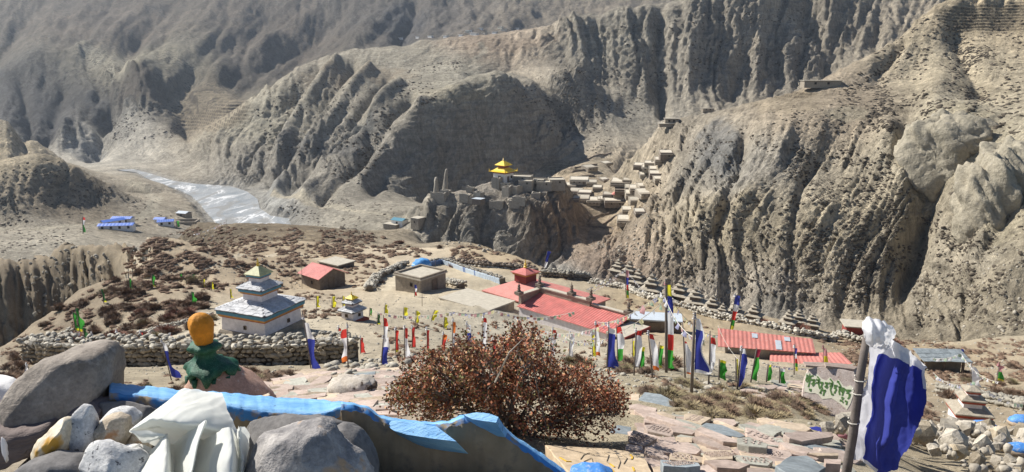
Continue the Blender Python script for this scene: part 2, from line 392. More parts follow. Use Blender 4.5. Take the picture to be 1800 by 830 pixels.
#            px   row   Y    amp  skew lam(px)
REG = idw([(1300,380,270, 1.0, 0.35, 62),(1150,430,300,1.0,0.15,46),(1500,380,260,0.9,0.30,70),(1700,450,215,0.55,0.5,80),(1690,270,285,.12,.3,80),(1775,340,225,.2,.3,80),(1650,130,330,0.25,0.2,70),(1450,180,330,0.15,0.2,60),
           (850,420,345,1.7,0.12,52),(780,410,352,1.7,.2,50),(930,420,345,1.4,.0,50),(900,325,385,0.25,0.1,40),(1200,90,700,1.1,0.05,38),(1350,80,720,1.0,0.1,44),(1080,90,720,0.8,-0.1,34),
           (800,250,540, 0.22, 0.0, 60),(740,300,500,.6,.1,50),(900,230,550,.25,0,60),(960,230,590,0.6,-0.8,60),(1110,200,640,0.2,0,50),(620,260,560,0.8,0.75,52),(480,270,600,0.8,0.6,46),(700,110,740,0.35,0.8,60),(600,345,470,0.25,0.7,50),
           (560,375,460,0.1,0.5,50),(400,360,520,0,0,50),(300,380,460,0.05,0,50),(100,340,400,0.45,0.3,50),(100,200,900,0.6,0.3,60),(260,200,930,0.5,0.2,60),(350,200,860,0.2,0.2,60),(250,60,1300,0.35,0.5,80),(600,40,1400,0.6,0.3,60),
           (750,45,1400,0.9,0.1,40),(1020,330,500,0,0,50),(1080,370,430,0,0,50),(500,470,120,0.02,0,50),(900,520,85,0.0,0,50),(1600,610,95,0.0,0,50),(100,480,115,1.7,0.1,40),(400,640,40,0,0,50),(1200,700,10,0,0,50),(700,430,150,0,0,50),
           (250,320,640,0,0,50),(150,440,300,0.1,0,50)])
gx, gy, sl = slope_of(Z0)
steep = sstep(0.28, 0.85, sl)
S = APX + REG[...,1]*ROW + 15*fbm(APX/90, LL*6, 3, 11)
lam = 54.0
d0 = billow(S/lam, LL*5.0 + ROW/420, 1, 3) + 0.55*billow(S/(lam*0.42), LL*9 + ROW/260, 2, 8)
d1 = billow(S/(lam*1.9)+7.7, LL*3.0, 1, 21)
mpx = YY/F_PX                                              # metres per picture pixel
AMP = REG[...,0]
far_on = sstep(70, 110, YY)
DZ = far_on*AMP*mpx*( (0.22+0.78*steep)*(19*d0 + 15*d1) )
DZ += far_on*mpx*(5.0*fbm(XX/38, YY/38, 4, 31)*(0.35+0.65*np.clip(AMP*1.3,0,1)))*np.clip(0.25+steep,0,1)
DZ += sstep(650,1100,YY)*mpx*(26*fbm((APX+.9*ROW)/190, (ROW-.5*APX)/420, 4, 41) + 12*billow((APX+.9*ROW)/110, (ROW-.6*APX)/300, 3, 47))*sstep(-40,160,ROW+60)
# rough blocky relief on the cliffs: a push out of the face, so it is scaled by the slope
DZ += far_on*np.clip(sl,0,1.6)*(0.15+0.85*np.clip(AMP+.45*sstep(680,900,YY),0,1))*mpx*(6.0*billow(S/17, ROW/20, 3, 51, .6) + 3.0*fbm(S/45, ROW/60, 2, 55) + 3.2*billow(S/7.5+.3*ROW/7.5, ROW/8, 1, 57))
Z1 = Z0 + DZ
# carved gullies / raised ribs: (depth px, width px, points in picture)
def carve(Z, pts_, depth, width, sharp=1.4, side=0.0):
    W = [hit_T(Z0, *p) if len(p) == 2 else P(*p) for p in pts_]
    Q = np.array([(w.x/w.y*F_PX, log(w.y)*400) for w in W])
    Ymid = np.mean([w.y for w in W])
    X_ = APX-900; L_ = LL*400 + 0*aa; best = np.full(X_.shape, 1e9)
    for a, b in zip(Q[:-1], Q[1:]):
        d = b-a; t = np.clip(((X_-a[0])*d[0] + (L_-a[1])*d[1])/(d@d+1e-9), 0, 1)
        best = np.minimum(best, np.hypot(X_-a[0]-t*d[0], (L_-a[1]-t*d[1])*1.0))
    return Z - depth*mpx*np.exp(-(best/width)**sharp)
for pl, dp, wd in [
    ([(1598,235),(1622,285),(1640,350),(1618,420),(1590,480)], 46, 20),
    ([(1308,236),(1296,300),(1270,360),(1248,415),(1240,470)], 26, 13),
    ([(1420,300),(1400,360),(1390,430),(1405,500)], 18, 12),
    ([(1700,330),(1690,420),(1640,500),(1620,570)], 16, 13),
    ([(1790,340),(1740,430),(1700,520),(1690,590)], 18, 13),
    ([(1160,18),(1156,80),(1160,140),(1165,185)], 34, 9),
    ([(1330,60),(1300,110),(1290,150)], 18, 9),
    ([(1420,20),(1440,70),(1452,120)], 22, 10),
    ([(640,195),(610,250),(560,310)], 16, 12),
    ([(500,215),(470,270),(440,320)], 16, 12),
    ([(1590,70),(1570,95),(1545,120)], 16, 9),
    ([(1680,60),(1700,110),(1725,160)], 16, 14),
    ([(190,205),(175,250),(160,275)], 26, 14),
    ([(340,130),(320,190),(330,240)], 14, 12),
    ([(560,112),(505,190),(462,280)], 20, 10),([(620,112),(562,190),(505,268),(460,330)], 22, 9),([(682,140),(612,212),(562,262),(510,330)], 24, 10),([(722,172),(662,232),(612,290),(566,345)], 22, 9),([(742,225),(692,282),(655,330)], 18, 9),
    ([(520,150),(470,220),(430,290)], 16, 9),([(640,200),(655,240),(630,280)], 18, 14),([(700,60),(720,30),(730,5)], 20, 12),([(590,20),(520,60),(440,110),(400,150)], 13, 20),([(110,160),(90,200),(75,240)], 24, 14),([(40,165),(50,205),(40,240)], 18, 12),
    ([(470,20),(430,70),(420,110)], 16, 14),([(300,5),(250,50),(215,80)], 14, 14),([(830,130),(900,110),(960,150)], 14, 12),
    ]: Z1 = carve(Z1, pl, dp, wd)
for pl, dp, wd in [
    ([(1640,215),(1690,245),(1705,295),(1670,345)], -40, 36),
    ([(1810,265),(1765,315),(1740,390),(1712,460)], -34, 24),
    ([(1560,240),(1585,300),(1590,380),(1570,470)], -20, 18),
    ([(880,165),(890,230),(900,300)], -14, 18),
    ([(740,195),(735,260),(725,330)], -12, 16),
    ([(590,110),(532,190),(484,270)], -16, 9),([(650,125),(586,200),(532,268),(484,335)], -18, 9),([(702,152),(636,222),(586,280),(536,338)], -16, 9),([(735,198),(676,258),(634,312)], -14, 9),
    ([(600,-10),(540,20),(470,64),(380,130)], -12, 20),([(250,150),(262,190),(250,225)], -26, 34),([(0,150),(60,122),(150,92)], -16, 14),([(770,300),(768,330)], -16, 8),
    ]: Z1 = carve(Z1, pl, dp, wd, 2.0)
# river bed kept flat, terraces stepped
RIV = [(212,299),(246,304),(262,314),(285,324),(312,332),(336,344),(350,358),(360,372),(374,388),(388,402),(505,402),(502,384),(470,379),(452,366),(449,350),(432,337),(404,327),(348,324),(306,318),(270,306),(240,298)]
RW = np.array([tuple(P(x, y, ray(x,y)[1]*(-95.0)/ray(x,y)[2]))[:2] for x, y in RIV])
def dist_poly(X, Y, W):
    best = np.full(X.shape, 1e9); ins = np.zeros(X.shape, bool)
    for i in range(len(W)):
        a = W[i]; b = W[i-1]; d = b-a; t = np.clip(((X-a[0])*d[0]+(Y-a[1])*d[1])/(d@d+1e-9),0,1); best = np.minimum(best, np.hypot(X-a[0]-t*d[0], Y-a[1]-t*d[1]))
        c = ((a[1] > Y) != (b[1] > Y)) & (X < (b[0]-a[0])*(Y-a[1])/(b[1]-a[1]+1e-12)+a[0]); ins ^= c
    return np.where(ins, -best, best)
k0_, k1_ = int(np.searchsorted(LV, log(380))), int(np.searchsorted(LV, log(760))); c0_, c1_ = int(NA*.16), int(NA*.40)
RD_ = np.full(Z1.shape, 99.0); sub_ = (slice(k0_,k1_), slice(c0_,c1_)); RD_[sub_] = dist_poly(XX[sub_], YY[sub_], RW) + 2.2*fbm(XX[sub_]/7, YY[sub_]/7, 3, 91)
flat = sstep(9, 0, RD_); bank = sstep(22, 4, RD_)
Z1 = np.where(RD_ < 40, np.maximum(Z1, -94.2*1.0), Z1); Z1 = Z1*(1-flat) + (-96.0)*flat
terr = np.maximum(np.exp(-(((APX-375)/75)**2+((ROW-190)/45)**2))*((YY>600)&(YY<1300)), np.exp(-(((APX-1740)/130)**2+((ROW-30)/28)**2))*((YY>300)&(YY<500)))
terr = np.maximum(terr, np.exp(-(((APX-1380)/50)**2+((ROW-165)/9)**2))*((YY>300)&(YY<400)))
terr = np.maximum(terr, 0.9*np.exp(-(((APX-985)/45)**2+((ROW-292)/16)**2))*((YY>450)&(YY<620)))
terr = sstep(0.25,0.6,terr)
stp = np.where(YY>600, 3.2, np.where(ROW<100, 1.6, 1.2)); zz = Z1/stp; fz = np.floor(zz); Zt = (fz + sstep(0.72,1.0,zz-fz))*stp
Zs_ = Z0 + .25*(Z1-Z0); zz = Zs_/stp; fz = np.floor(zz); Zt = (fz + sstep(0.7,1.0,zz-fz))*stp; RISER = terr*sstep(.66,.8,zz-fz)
Z1 = Z1*(1-terr) + Zt*terr
# gentle roughness of the near ground
near = sstep(150, 90, YY)
Z1 += near*(0.16*fbm(XX/3.1, YY/3.1, 4, 61)*sstep(6,25,YY) + 0.05*fbm(XX/0.9, YY/0.9, 3, 66)*sstep(2.5,6,YY) + 0.5*fbm(XX/14, YY/14, 2, 69)*sstep(40,70,YY)*(1-AMP))
gx, gy, sl = slope_of(Z1)
def hit(px, py, y0=3.0): return hit_T(Z1, px, py, y0)
def ground(x, y): return float(samp(Z1, np.array(x/y), np.array(y)))
# ---- ground colours (albedo) by picture anchors
def idc(anchors, p=4.0):
    num = 0; den = 0
    for r in anchors:
        d2 = ((cAPX-r[0])/200)**2 + ((cROW-r[1])/110)**2 + ((cLL-log(r[2]))*1.6)**2 + 0.015
        w = d2**(-p/2); den = den + w; num = num + w[...,None]*np.array(r[3])
    num = num/den[...,None]
    return np.stack([resize(num[...,k], NL, NA) for k in range(3)], -1)
TAN=(.335,.293,.22); GREY=(.205,.19,.165); DGREY=(.15,.145,.135); SAND=(.37,.315,.235); BRN=(.20,.165,.13); PAL=(.38,.345,.27); FIELD=(.34,.28,.205); BROWN2=(.17,.135,.105)
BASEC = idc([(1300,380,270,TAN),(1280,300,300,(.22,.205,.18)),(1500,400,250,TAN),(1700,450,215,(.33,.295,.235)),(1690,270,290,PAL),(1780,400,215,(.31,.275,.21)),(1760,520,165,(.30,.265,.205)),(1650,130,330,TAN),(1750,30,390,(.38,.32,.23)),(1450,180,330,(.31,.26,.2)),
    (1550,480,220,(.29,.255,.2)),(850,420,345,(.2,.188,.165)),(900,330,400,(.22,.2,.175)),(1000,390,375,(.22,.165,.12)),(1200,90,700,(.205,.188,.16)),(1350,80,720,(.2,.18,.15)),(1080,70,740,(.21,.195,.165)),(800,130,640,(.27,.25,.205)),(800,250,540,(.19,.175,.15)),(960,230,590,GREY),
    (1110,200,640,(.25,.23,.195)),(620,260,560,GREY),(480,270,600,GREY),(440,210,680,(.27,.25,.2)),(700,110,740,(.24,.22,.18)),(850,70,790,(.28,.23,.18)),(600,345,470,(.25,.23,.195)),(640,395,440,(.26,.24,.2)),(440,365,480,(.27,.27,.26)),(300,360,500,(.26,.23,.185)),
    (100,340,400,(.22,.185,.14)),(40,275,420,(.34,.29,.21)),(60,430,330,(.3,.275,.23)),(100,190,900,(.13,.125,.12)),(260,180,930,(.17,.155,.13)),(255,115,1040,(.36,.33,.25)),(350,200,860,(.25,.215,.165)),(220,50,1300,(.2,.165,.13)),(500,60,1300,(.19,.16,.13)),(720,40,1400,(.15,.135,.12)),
    (1000,25,1300,(.26,.225,.18)),(1650,20,1500,(.17,.155,.14)),(1020,330,500,FIELD),(1080,370,430,FIELD),(1100,300,440,(.33,.285,.22)),(500,450,125,(.29,.235,.168)),(300,480,100,(.305,.25,.182)),(900,450,145,(.36,.29,.2)),(720,420,160,(.42,.36,.275)),(850,510,95,(.36,.315,.24)),(900,560,72,(.36,.33,.27)),
    (1200,540,110,(.36,.29,.195)),(1600,610,95,(.30,.24,.165)),(100,480,115,(.20,.165,.12)),(60,520,100,(.19,.155,.115)),(160,450,125,(.24,.20,.145)),(400,600,50,(.4,.36,.29)),(400,650,34,(.33,.285,.21)),(1200,640,30,(.42,.385,.315)),(1200,700,10,(.36,.315,.23)),(1000,480,265,(.27,.26,.24)),(1750,700,40,(.36,.3,.22)),(1040,465,275,(.25,.19,.145)),
    (600,660,12,(.36,.3,.24)),(190,250,860,(.36,.34,.3)),(1330,540,225,(.32,.29,.25))])
n1 = fbm(XX/60, YY/60, 4, 71); n2 = fbm(XX/9, YY/9, 4, 75)
shr = np.clip(1 + 0.22*n1 + 0.14*n2, 0.55, 1.5)
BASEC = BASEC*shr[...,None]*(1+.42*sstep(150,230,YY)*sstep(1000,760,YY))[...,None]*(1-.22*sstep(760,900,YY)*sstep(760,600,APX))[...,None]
# strata and blue-grey / tan variation on the cliffs
strat = fbm(Z1/5.0 + 0.6*n1, S/160, 3, 81)*steep*np.clip(AMP,0,1)
BASEC *= (1+0.16*strat)[...,None]
bl = sstep(0.05,0.5,fbm(S/70, LL*6, 3, 85))*np.clip(AMP,0,1)*((YY>180))
BASEC = BASEC*(1-0.22*bl[...,None]) + np.array((.185,.185,.18))*0.22*bl[...,None]
def paint(mask, col, k=1.0):
    global BASEC
    m = np.clip(mask*k, 0, 1)[...,None]; BASEC = BASEC*(1-m) + np.array(col)*m
def pathmask(pts_, w_px, yr):
    W = [hit_T(Z1, *p) for p in pts_]; Q = np.array([(w.x, w.y) for w in W]); best = np.full(XX.shape, 1e9)
    for a, b in zip(Q[:-1], Q[1:]):
        d = b-a; t = np.clip(((XX-a[0])*d[0]+(YY-a[1])*d[1])/(d@d+1e-9), 0, 1); best = np.minimum(best, np.hypot(XX-a[0]-t*d[0], YY-a[1]-t*d[1]))
    wv = w_px*(1+0.5*n2); return sstep(wv*1.3, wv*0.7, best)*((YY>yr[0])&(YY<yr[1]))
def blob(x, y, w, h, yr, col, k=1.0):
    n_ = .45*n2 + .35*n1
    paint(sstep(1.25, .65, np.sqrt(((APX-x)/w)**2+((ROW-y)/h)**2)+n_*.5)*((YY>yr[0])&(YY<yr[1])), col, k)
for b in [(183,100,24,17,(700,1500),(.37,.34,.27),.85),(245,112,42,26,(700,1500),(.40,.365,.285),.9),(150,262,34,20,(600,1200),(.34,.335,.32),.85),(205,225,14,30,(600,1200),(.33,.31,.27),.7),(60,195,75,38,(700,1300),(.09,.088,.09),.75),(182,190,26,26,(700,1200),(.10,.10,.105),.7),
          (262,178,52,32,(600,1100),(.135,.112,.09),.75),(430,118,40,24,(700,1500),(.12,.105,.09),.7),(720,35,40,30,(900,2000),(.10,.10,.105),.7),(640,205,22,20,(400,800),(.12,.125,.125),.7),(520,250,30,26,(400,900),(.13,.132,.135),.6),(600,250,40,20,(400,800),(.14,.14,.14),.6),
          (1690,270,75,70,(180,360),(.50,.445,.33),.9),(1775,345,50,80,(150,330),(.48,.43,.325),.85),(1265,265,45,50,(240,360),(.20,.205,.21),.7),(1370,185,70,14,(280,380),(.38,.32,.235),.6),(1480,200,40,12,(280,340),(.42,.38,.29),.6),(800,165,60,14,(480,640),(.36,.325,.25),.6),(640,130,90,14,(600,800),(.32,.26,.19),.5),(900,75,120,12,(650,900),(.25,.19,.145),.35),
          (1380,545,60,24,(180,260),(.33,.31,.275),.8),(1100,205,40,24,(560,700),(.33,.31,.265),.7),(770,410,14,30,(330,380),(.27,.245,.205),.5)]: blob(*b)
paint(pathmask([(480,338),(540,352),(600,365),(680,378),(740,385)], 2.6, (380,650)), (.46,.42,.34), 1.0)
paint(pathmask([(225,318),(255,335),(275,350),(268,372),(240,385),(180,396),(60,404)], 3.4, (330,650)), (.47,.43,.35), 1.0)
paint(pathmask([(1040,140),(1100,165),(1145,190),(1155,215),(1120,238),(1080,255)], 2.2, (520,800)), (.38,.35,.29), .6)
paint(pathmask([(845,75),(852,92),(830,108),(810,130)], 3.2, (550,900)), (.36,.33,.27), .7)
paint(pathmask([(225,460),(255,450),(262,435),(245,420)], 0.8, (80,200)), (.47,.41,.32), .8)
paint(pathmask([(355,470),(400,458),(440,448),(500,440),(560,455)], 0.6, (80,200)), (.47,.42,.33), .7)
paint(pathmask([(625,505),(680,510),(692,490),(680,478)], 0.9, (70,140)), (.46,.41,.32), .8)
paint(pathmask([(640,505),(690,500),(725,480)], 0.6, (70,140)), (.46,.41,.32), .7)
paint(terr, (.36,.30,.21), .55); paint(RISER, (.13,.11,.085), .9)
paint(flat, (.33,.32,.30), .9)
BASEC = BASEC*np.array((1.02, 1.0, .955))      # the valley's soils are warm, ochre-grey
# ---- terrain materials
def ground_mat(name, scales, bumps, shrub=None, pebble=None, streak=0):
    t = NT(name, 0.95, 0.15); p = t.pos()
    at = t.n('ShaderNodeAttribute', attribute_name='Col')
    c = at.outputs['Color']
    for sc_, k in scales:
        c = t.mix(1.0, c, t.ramp(t.noise(p, sc_, 5, 0.65), [(0.3, 1-k),(0.7, 1+k)]), 'MULTIPLY')
    if shrub:
        sc_, th, col = shrub
        ms = t.ramp(t.noise(p, sc_, 3, 0.6), [(th,0.0),(th+0.04,1.0)])
        big = t.ramp(t.noise(p, sc_*0.12, 3, 0.6), [(0.4,0.0),(0.6,1.0)])
        c = t.mix(t.math('MULTIPLY', ms, t.math('MULTIPLY', big, at.outputs['Alpha'])), c, col)
    if pebble:
        sc_, k, col = pebble
        v = t.vor(p, sc_); c = t.mix(t.ramp(v, [(0.1,k),(0.24,0.0)]), c, col)
    prev = None
    if streak:                                   # rills washed down the faces
        f1 = t.noise(p, .42, 6, .62, (1,1,.12), .6); f2 = t.noise(p, 1.5, 5, .6, (1,1,.2), .4); lay = t.noise(p, .35, 4, .6, (.12,.12,1), 1.0)
        c = t.mix(1.0, c, t.ramp(f1, [(.32,1-streak),(.68,1+streak)]), 'MULTIPLY'); c = t.mix(1.0, c, t.ramp(lay, [(.35,1-streak*.55),(.65,1+streak*.45)]), 'MULTIPLY')
        prev = t.bump(f1, .9, 1.6, prev); prev = t.bump(f2, .8, .6, prev)
    for sc_, st, d in bumps: prev = t.bump(t.noise(p, sc_, 6, 0.7), st, d, prev)
    return t.color(c)
# alpha of the colour attribute = how much scrub the material may still speckle
ALPHA = np.clip(idw([(1300,380,270,.5),(1500,380,250,1.0),(1700,450,215,.9),(1650,150,320,1),(850,420,345,.1),(1200,90,700,.5),(700,110,740,.8),(800,250,540,.1),(250,60,1300,.8),(500,60,1300,.8),(440,365,480,0),(1050,340,470,0),(100,340,400,.9),(300,480,100,.3),(1200,700,10,.2)])[...,0],0,1)
mat_near = ground_mat('dry_soil', [(0.35,.12),(2.2,.16),(14,.18)], [(3,.7,.12),(16,.8,.035),(60,.5,.01)], None, (5.5,.35,(.5,.47,.41)))
mat_mid = ground_mat('eroded_conglomerate', [(0.06,.12),(0.35,.2),(1.6,.2)], [(0.25,.9,2.6),(0.9,1.0,1.1),(3.0,.9,.4)], (0.42,.60,(.085,.07,.055)), (0.9,.35,(.42,.38,.31)), .3)
mat_far = ground_mat('distant_mountain_slope', [(0.02,.14),(0.1,.2),(0.5,.18)], [(0.05,.8,9.0),(0.2,1.0,3.4),(0.7,.8,1.2)], (0.22,.52,(.085,.075,.062)))
def strip(name, ya, yb, rows, mat, wfar=0.35, wid=(6,4)):
    """rows spaced along each column by how fast the ground climbs"""
    k0, k1 = int(np.searchsorted(LV, log(ya))-1), int(np.searchsorted(LV, log(yb))); pass
    k0 = max(k0, 0); k1 = min(k1, NL-1)
    Zc = Z1[k0:k1+1]; Lc = LV[k0:k1+1]; Yc = np.exp(Lc)
    q = Zc/Yc[:,None]
    w = np.abs(np.diff(q, axis=0)) + (wfar*0.35*np.diff(Lc))[:,None]
    for hw in wid:
        wc = np.cumsum(np.pad(w, ((0,0),(hw+1,hw)), mode='edge'), 1); w = (wc[:,2*hw+1:]-wc[:,:-(2*hw+1)])/(2*hw+1)
    cum = np.concatenate([np.zeros((1,NA)), np.cumsum(w, 0)], 0)
    V = np.empty((rows, NA, 3)); Cc = np.empty((rows, NA, 4)); al = np.linspace(A0, A1, NA); t = np.linspace(0, 1, rows)
    for j in range(NA):
        Lj = np.interp(t*cum[-1,j], cum[:,j], Lc); Lj[0] = log(ya); Lj[-1] = log(yb); Yj = np.exp(Lj)
        z = np.interp(Lj, Lc, Zc[:,j]); V[:,j,0] = al[j]*Yj; V[:,j,1] = Yj; V[:,j,2] = z
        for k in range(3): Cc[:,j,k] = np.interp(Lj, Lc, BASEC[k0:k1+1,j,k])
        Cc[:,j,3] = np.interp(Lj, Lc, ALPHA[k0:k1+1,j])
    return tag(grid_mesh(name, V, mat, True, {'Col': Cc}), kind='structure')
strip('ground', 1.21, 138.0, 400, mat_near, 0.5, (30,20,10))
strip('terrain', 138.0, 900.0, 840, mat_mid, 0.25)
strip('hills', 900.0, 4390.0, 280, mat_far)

# ------------------------------------------------------------------ river
twr = NT('silty_grey_river', .32, .5); pw = twr.pos(); w1_ = twr.noise(pw, .05, 6, .65, (1,.45,1), 2.2); w2_ = twr.noise(pw, .35, 5, .7, (1,.6,1), 1.2)
cw = twr.mix(twr.ramp(w1_, [(.36,0.),(.52,1.)]), (.22,.245,.26), (.36,.37,.37)); cw = twr.mix(twr.ramp(w1_, [(.555,0.),(.575,1.),(.615,1.),(.64,0.)]), cw, (.80,.80,.79)); cw = twr.mix(twr.ramp(w2_, [(.60,0.),(.68,.85)]), cw, (.74,.74,.73))
w3_ = twr.noise(pw, .045, 5, .6, (1,.35,1), 1.6); cw = twr.mix(twr.ramp(w3_, [(.50,0.),(.56,.9)]), cw, (.27,.26,.235)); twr.bump(w2_, .7, .5); twr.color(cw)
rg = [(x, y) for x, y in RW]; cxr = np.mean(RW, 0)
mbw = MB(); mbw.prism([(x+(x-cxr[0])*.03, y+(y-cxr[1])*.01) for x, y in rg], -95.9, -94.9)
tag(mbw.build('river', twr.m), kind='structure')
# gravel bars and boulders in the river
# ------------------------------------------------------------------ shared materials and builders
M = {}
M['white_wash'] = plain_mat('whitewashed_plaster', (.72,.68,.68), .2, 3, .9, .3, .01, (.55,.48,.44))
M['white_paint'] = plain_mat('white_plaster', (.8,.78,.74), .12, 4, .9, .2)
M['blue_band'] = plain_mat('teal_painted_band', (.10,.25,.33), .2, 5)
M['orange_band'] = plain_mat('orange_painted_band', (.52,.25,.07), .2, 5)
M['red_band'] = plain_mat('brick_red_painted_band', (.33,.075,.05), .2, 5)
M['slate_roof'] = stone_mat('pale_grey_roof_slate', (.47,.475,.485), (.60,.60,.61), 3, .5, .01, rand=.16)
M['slate_bed'] = plain_mat('dark_roof_bedding', (.10,.11,.13), .3, 6)
M['gold'] = plain_mat('gilded_metal', (.72,.48,.06), .15, 6, .35, 0, 0, None, .6)
M['green_tin'] = plain_mat('faded_yellow_green_tin', (.42,.42,.22), .25, 6, .5)
M['yellow_tin'] = plain_mat('yellow_painted_roof', (.80,.55,.03), .12, 3, .5, 0)
M['red_tin'] = plain_mat('red_painted_tin_roof', (.54,.165,.145), .3, 1.1, .6, .1, .01, (.50,.25,.22), .25)
M['pink_tin'] = plain_mat('sun_faded_salmon_tin_roof', (.57,.215,.18), .2, 1.2, .6, .1, .01, (.52,.29,.25), .25)
M['mud_roof'] = plain_mat('packed_earth_roof', (.46,.42,.345), .18, 2, .95, .4, .03)
M['shrine_roof'] = stone_mat('lichened_stone_roof', (.30,.265,.21), (.42,.375,.30), 2.5, .8, .05)
M['pale_roof'] = plain_mat('pale_clay_roof', (.60,.55,.455), .15, 1, .95, .3, .03)
M['straw'] = plain_mat('dry_straw_grass', (.34,.275,.165), .35, 9, .95, 0)
M['mud_wall'] = stone_mat('stone_and_mud_wall', (.24,.205,.165), (.34,.295,.23), 2.2, .8, .05)
M['dark_wall'] = stone_mat('brown_stone_wall', (.15,.12,.10), (.23,.19,.15), 2.0, .8, .05)
M['ruin'] = stone_mat('ruined_mud_wall', (.28,.255,.215), (.37,.335,.275), 1.2, .8, .1)
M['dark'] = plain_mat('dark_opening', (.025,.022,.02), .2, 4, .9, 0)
M['wood'] = plain_mat('weathered_timber', (.20,.155,.115), .3, 9, .85, .4)
M['wood_red'] = plain_mat('maroon_painted_timber', (.26,.06,.05), .25, 7)
M['pole'] = plain_mat('bleached_grey_pole', (.17,.145,.13), .3, 14, .85, .5, .004)
M['white_pillar'] = plain_mat('white_painted_post', (.75,.73,.69), .15, 4)
M['blue_paint'] = plain_mat('bright_blue_paint', (.075,.26,.66), .3, 7, .55, .4, .01, (.42,.48,.55), .35)
M['blue_tin'] = plain_mat('blue_tin_roof', (.07,.17,.58), .15, 2, .45)
M['grey_tin'] = plain_mat('pale_grey_tin_roof', (.50,.55,.60), .12, 2, .45)
M['river_stone'] = stone_mat('rounded_pale_river_stone', (.33,.305,.255), (.54,.50,.42), 2.4, .5, .03, rand=.34)
M['wall_stone'] = stone_mat('tan_wall_stone', (.27,.225,.16), (.45,.385,.29), 2.4, .6, .03, rand=.34)
M['wall_core'] = plain_mat('dark_brown_wall_filling', (.17,.14,.11), .3, 5, .95, .6, .04)  # core of the walls, darker brown than the face stones
M['boulder'] = stone_mat('pale_field_boulder', (.29,.26,.215), (.46,.415,.345), 2.0, .7, .04, rand=.25)
M['slab_red'] = stone_mat('reddish_sandstone_slab', (.33,.255,.215), (.47,.38,.325), 3.2, .55, .012, rand=.20, rough=.8)
M['slab_tan'] = stone_mat('tan_sandstone_slab', (.42,.33,.24), (.54,.44,.33), 3.2, .5, .012, rand=.15, rough=.8)
M['slab_blue'] = stone_mat('blue_grey_slate_slab', (.17,.195,.21), (.29,.325,.34), 3.5, .5, .012, rand=.18, rough=.7)
M['slab_green'] = stone_mat('greenish_grey_slab', (.30,.295,.25), (.41,.40,.345), 3.5, .5, .012, rand=.15, rough=.8)
M['shrub'] = plain_mat('dry_brown_scrub', (.215,.145,.10), .4, 9, .95, 0)
M['shrub_red'] = plain_mat('russet_scrub', (.21,.10,.072), .4, 9, .95, 0)
M['shrub_olive'] = plain_mat('dull_olive_scrub', (.25,.21,.12), .4, 9, .95, 0)
M['shrub_core'] = plain_mat('matted_dead_twigs', (.105,.078,.058), .4, 9, .95, 0)
M['cliff_stone'] = stone_mat('pale_cliff_boulder', (.30,.27,.22), (.40,.365,.30), .8, .6, .1)
M['shrub_far'] = plain_mat('dark_hillside_scrub', (.095,.078,.058), .3, .5, .95, 0)
M['slab_tan2'] = stone_mat('smooth_tan_slab', (.46,.35,.23), (.54,.43,.30), 2.0, .3, .006, rough=.75)
M['rope'] = plain_mat('pale_cord', (.55,.52,.46), .1, 9, .9, 0)
CL = {'white': cloth_mat('white_cotton', (.80,.80,.82), .4), 'blue': cloth_mat('deep_blue_cotton', (.055,.07,.36), .35, .2), 'red': cloth_mat('red_cotton', (.62,.06,.05), .4, .2),
      'green': cloth_mat('green_cotton', (.06,.32,.05), .45, .2), 'yellow': cloth_mat('yellow_cotton', (.72,.66,.05), .45, .2), 'orange': cloth_mat('orange_cotton', (.75,.20,.05), .4, .2),
      'pink': cloth_mat('faded_pink_cotton', (.60,.30,.32), .4, .2), 'maroon': cloth_mat('crimson_cotton', (.36,.035,.07), .35, .2), 'dkgreen': cloth_mat('dark_green_cotton', (.045,.14,.05), .4, .2)}

def mpp(p): return (p.y*CP - p.z*SP)/F_PX          # metres per picture pixel at a world point
def hull_stone(seed, n=14, flat=0.75, sq=0.5):
    """an angular, rounded stone of unit size, about two dozen faces"""
    r = random.Random(seed); bm = bmesh.new()
    for k in range(n):
        z = 1-2*(k+.5)/n; th = k*2.399963 + r.uniform(-.4,.4); rr = sqrt(1-z*z)
        v = Vector((rr*cos(th), rr*sin(th), z)); m = max(abs(v.x),abs(v.y),abs(v.z)); v = v*((1-sq)+sq/m)*r.uniform(.82,1.08)
        bm.verts.new((v.x*.5, v.y*.5, v.z*.5*flat))
    res = bmesh.ops.convex_hull(bm, input=bm.verts)
    for g in res.get('geom_interior', []):
        if isinstance(g, bmesh.types.BMVert) and g.is_valid: bm.verts.remove(g)
    bm.normal_update(); vs = [v.co.copy() for v in bm.verts]; bm.verts.index_update()
    fs = [tuple(v.index for v in f.verts) for f in bm.faces]; bm.free(); return vs, fs
HS = [hull_stone(100+k, 12+k%5, .62+.08*(k%4)) for k in range(10)]
def stone_mesh(k, mat, smooth=False):
    vs, fs = HS[k]; me = bpy.data.meshes.new('stone'); me.from_pydata(vs, [], fs); me.materials.append(mat)
    if smooth: me.polygons.foreach_set('use_smooth', [True]*len(fs))
    return me
class Heap:
    """many small shapes gathered into one mesh (numpy)"""
    def __init__(s): s.V = []; s.F = []; s.n = 0
    def add(s, vs, fs, T):
        V = np.asarray([tuple(v) for v in vs]) if not isinstance(vs, np.ndarray) else vs
        A = np.array(T); s.V.append(V @ A[:3,:3].T + A[:3,3]); s.F.append(np.asarray(fs) + s.n); s.n += len(V)
    def mesh(s, name, mat, smooth=False): return tri_mesh(name, np.concatenate(s.V), np.concatenate(s.F), mat, smooth)
def tris(fs):
    out = []
    for f in fs: out += [(f[0], f[i], f[i+1]) for i in range(1, len(f)-1)]
    return np.array(out)
HSN = [(np.array([tuple(v) for v in vs]), tris(fs)) for vs, fs in HS]
def TRS(loc, rot=(0,0,0), sc=(1,1,1)): return Matrix.LocRotScale(Vector(loc), Euler(rot), Vector(sc))
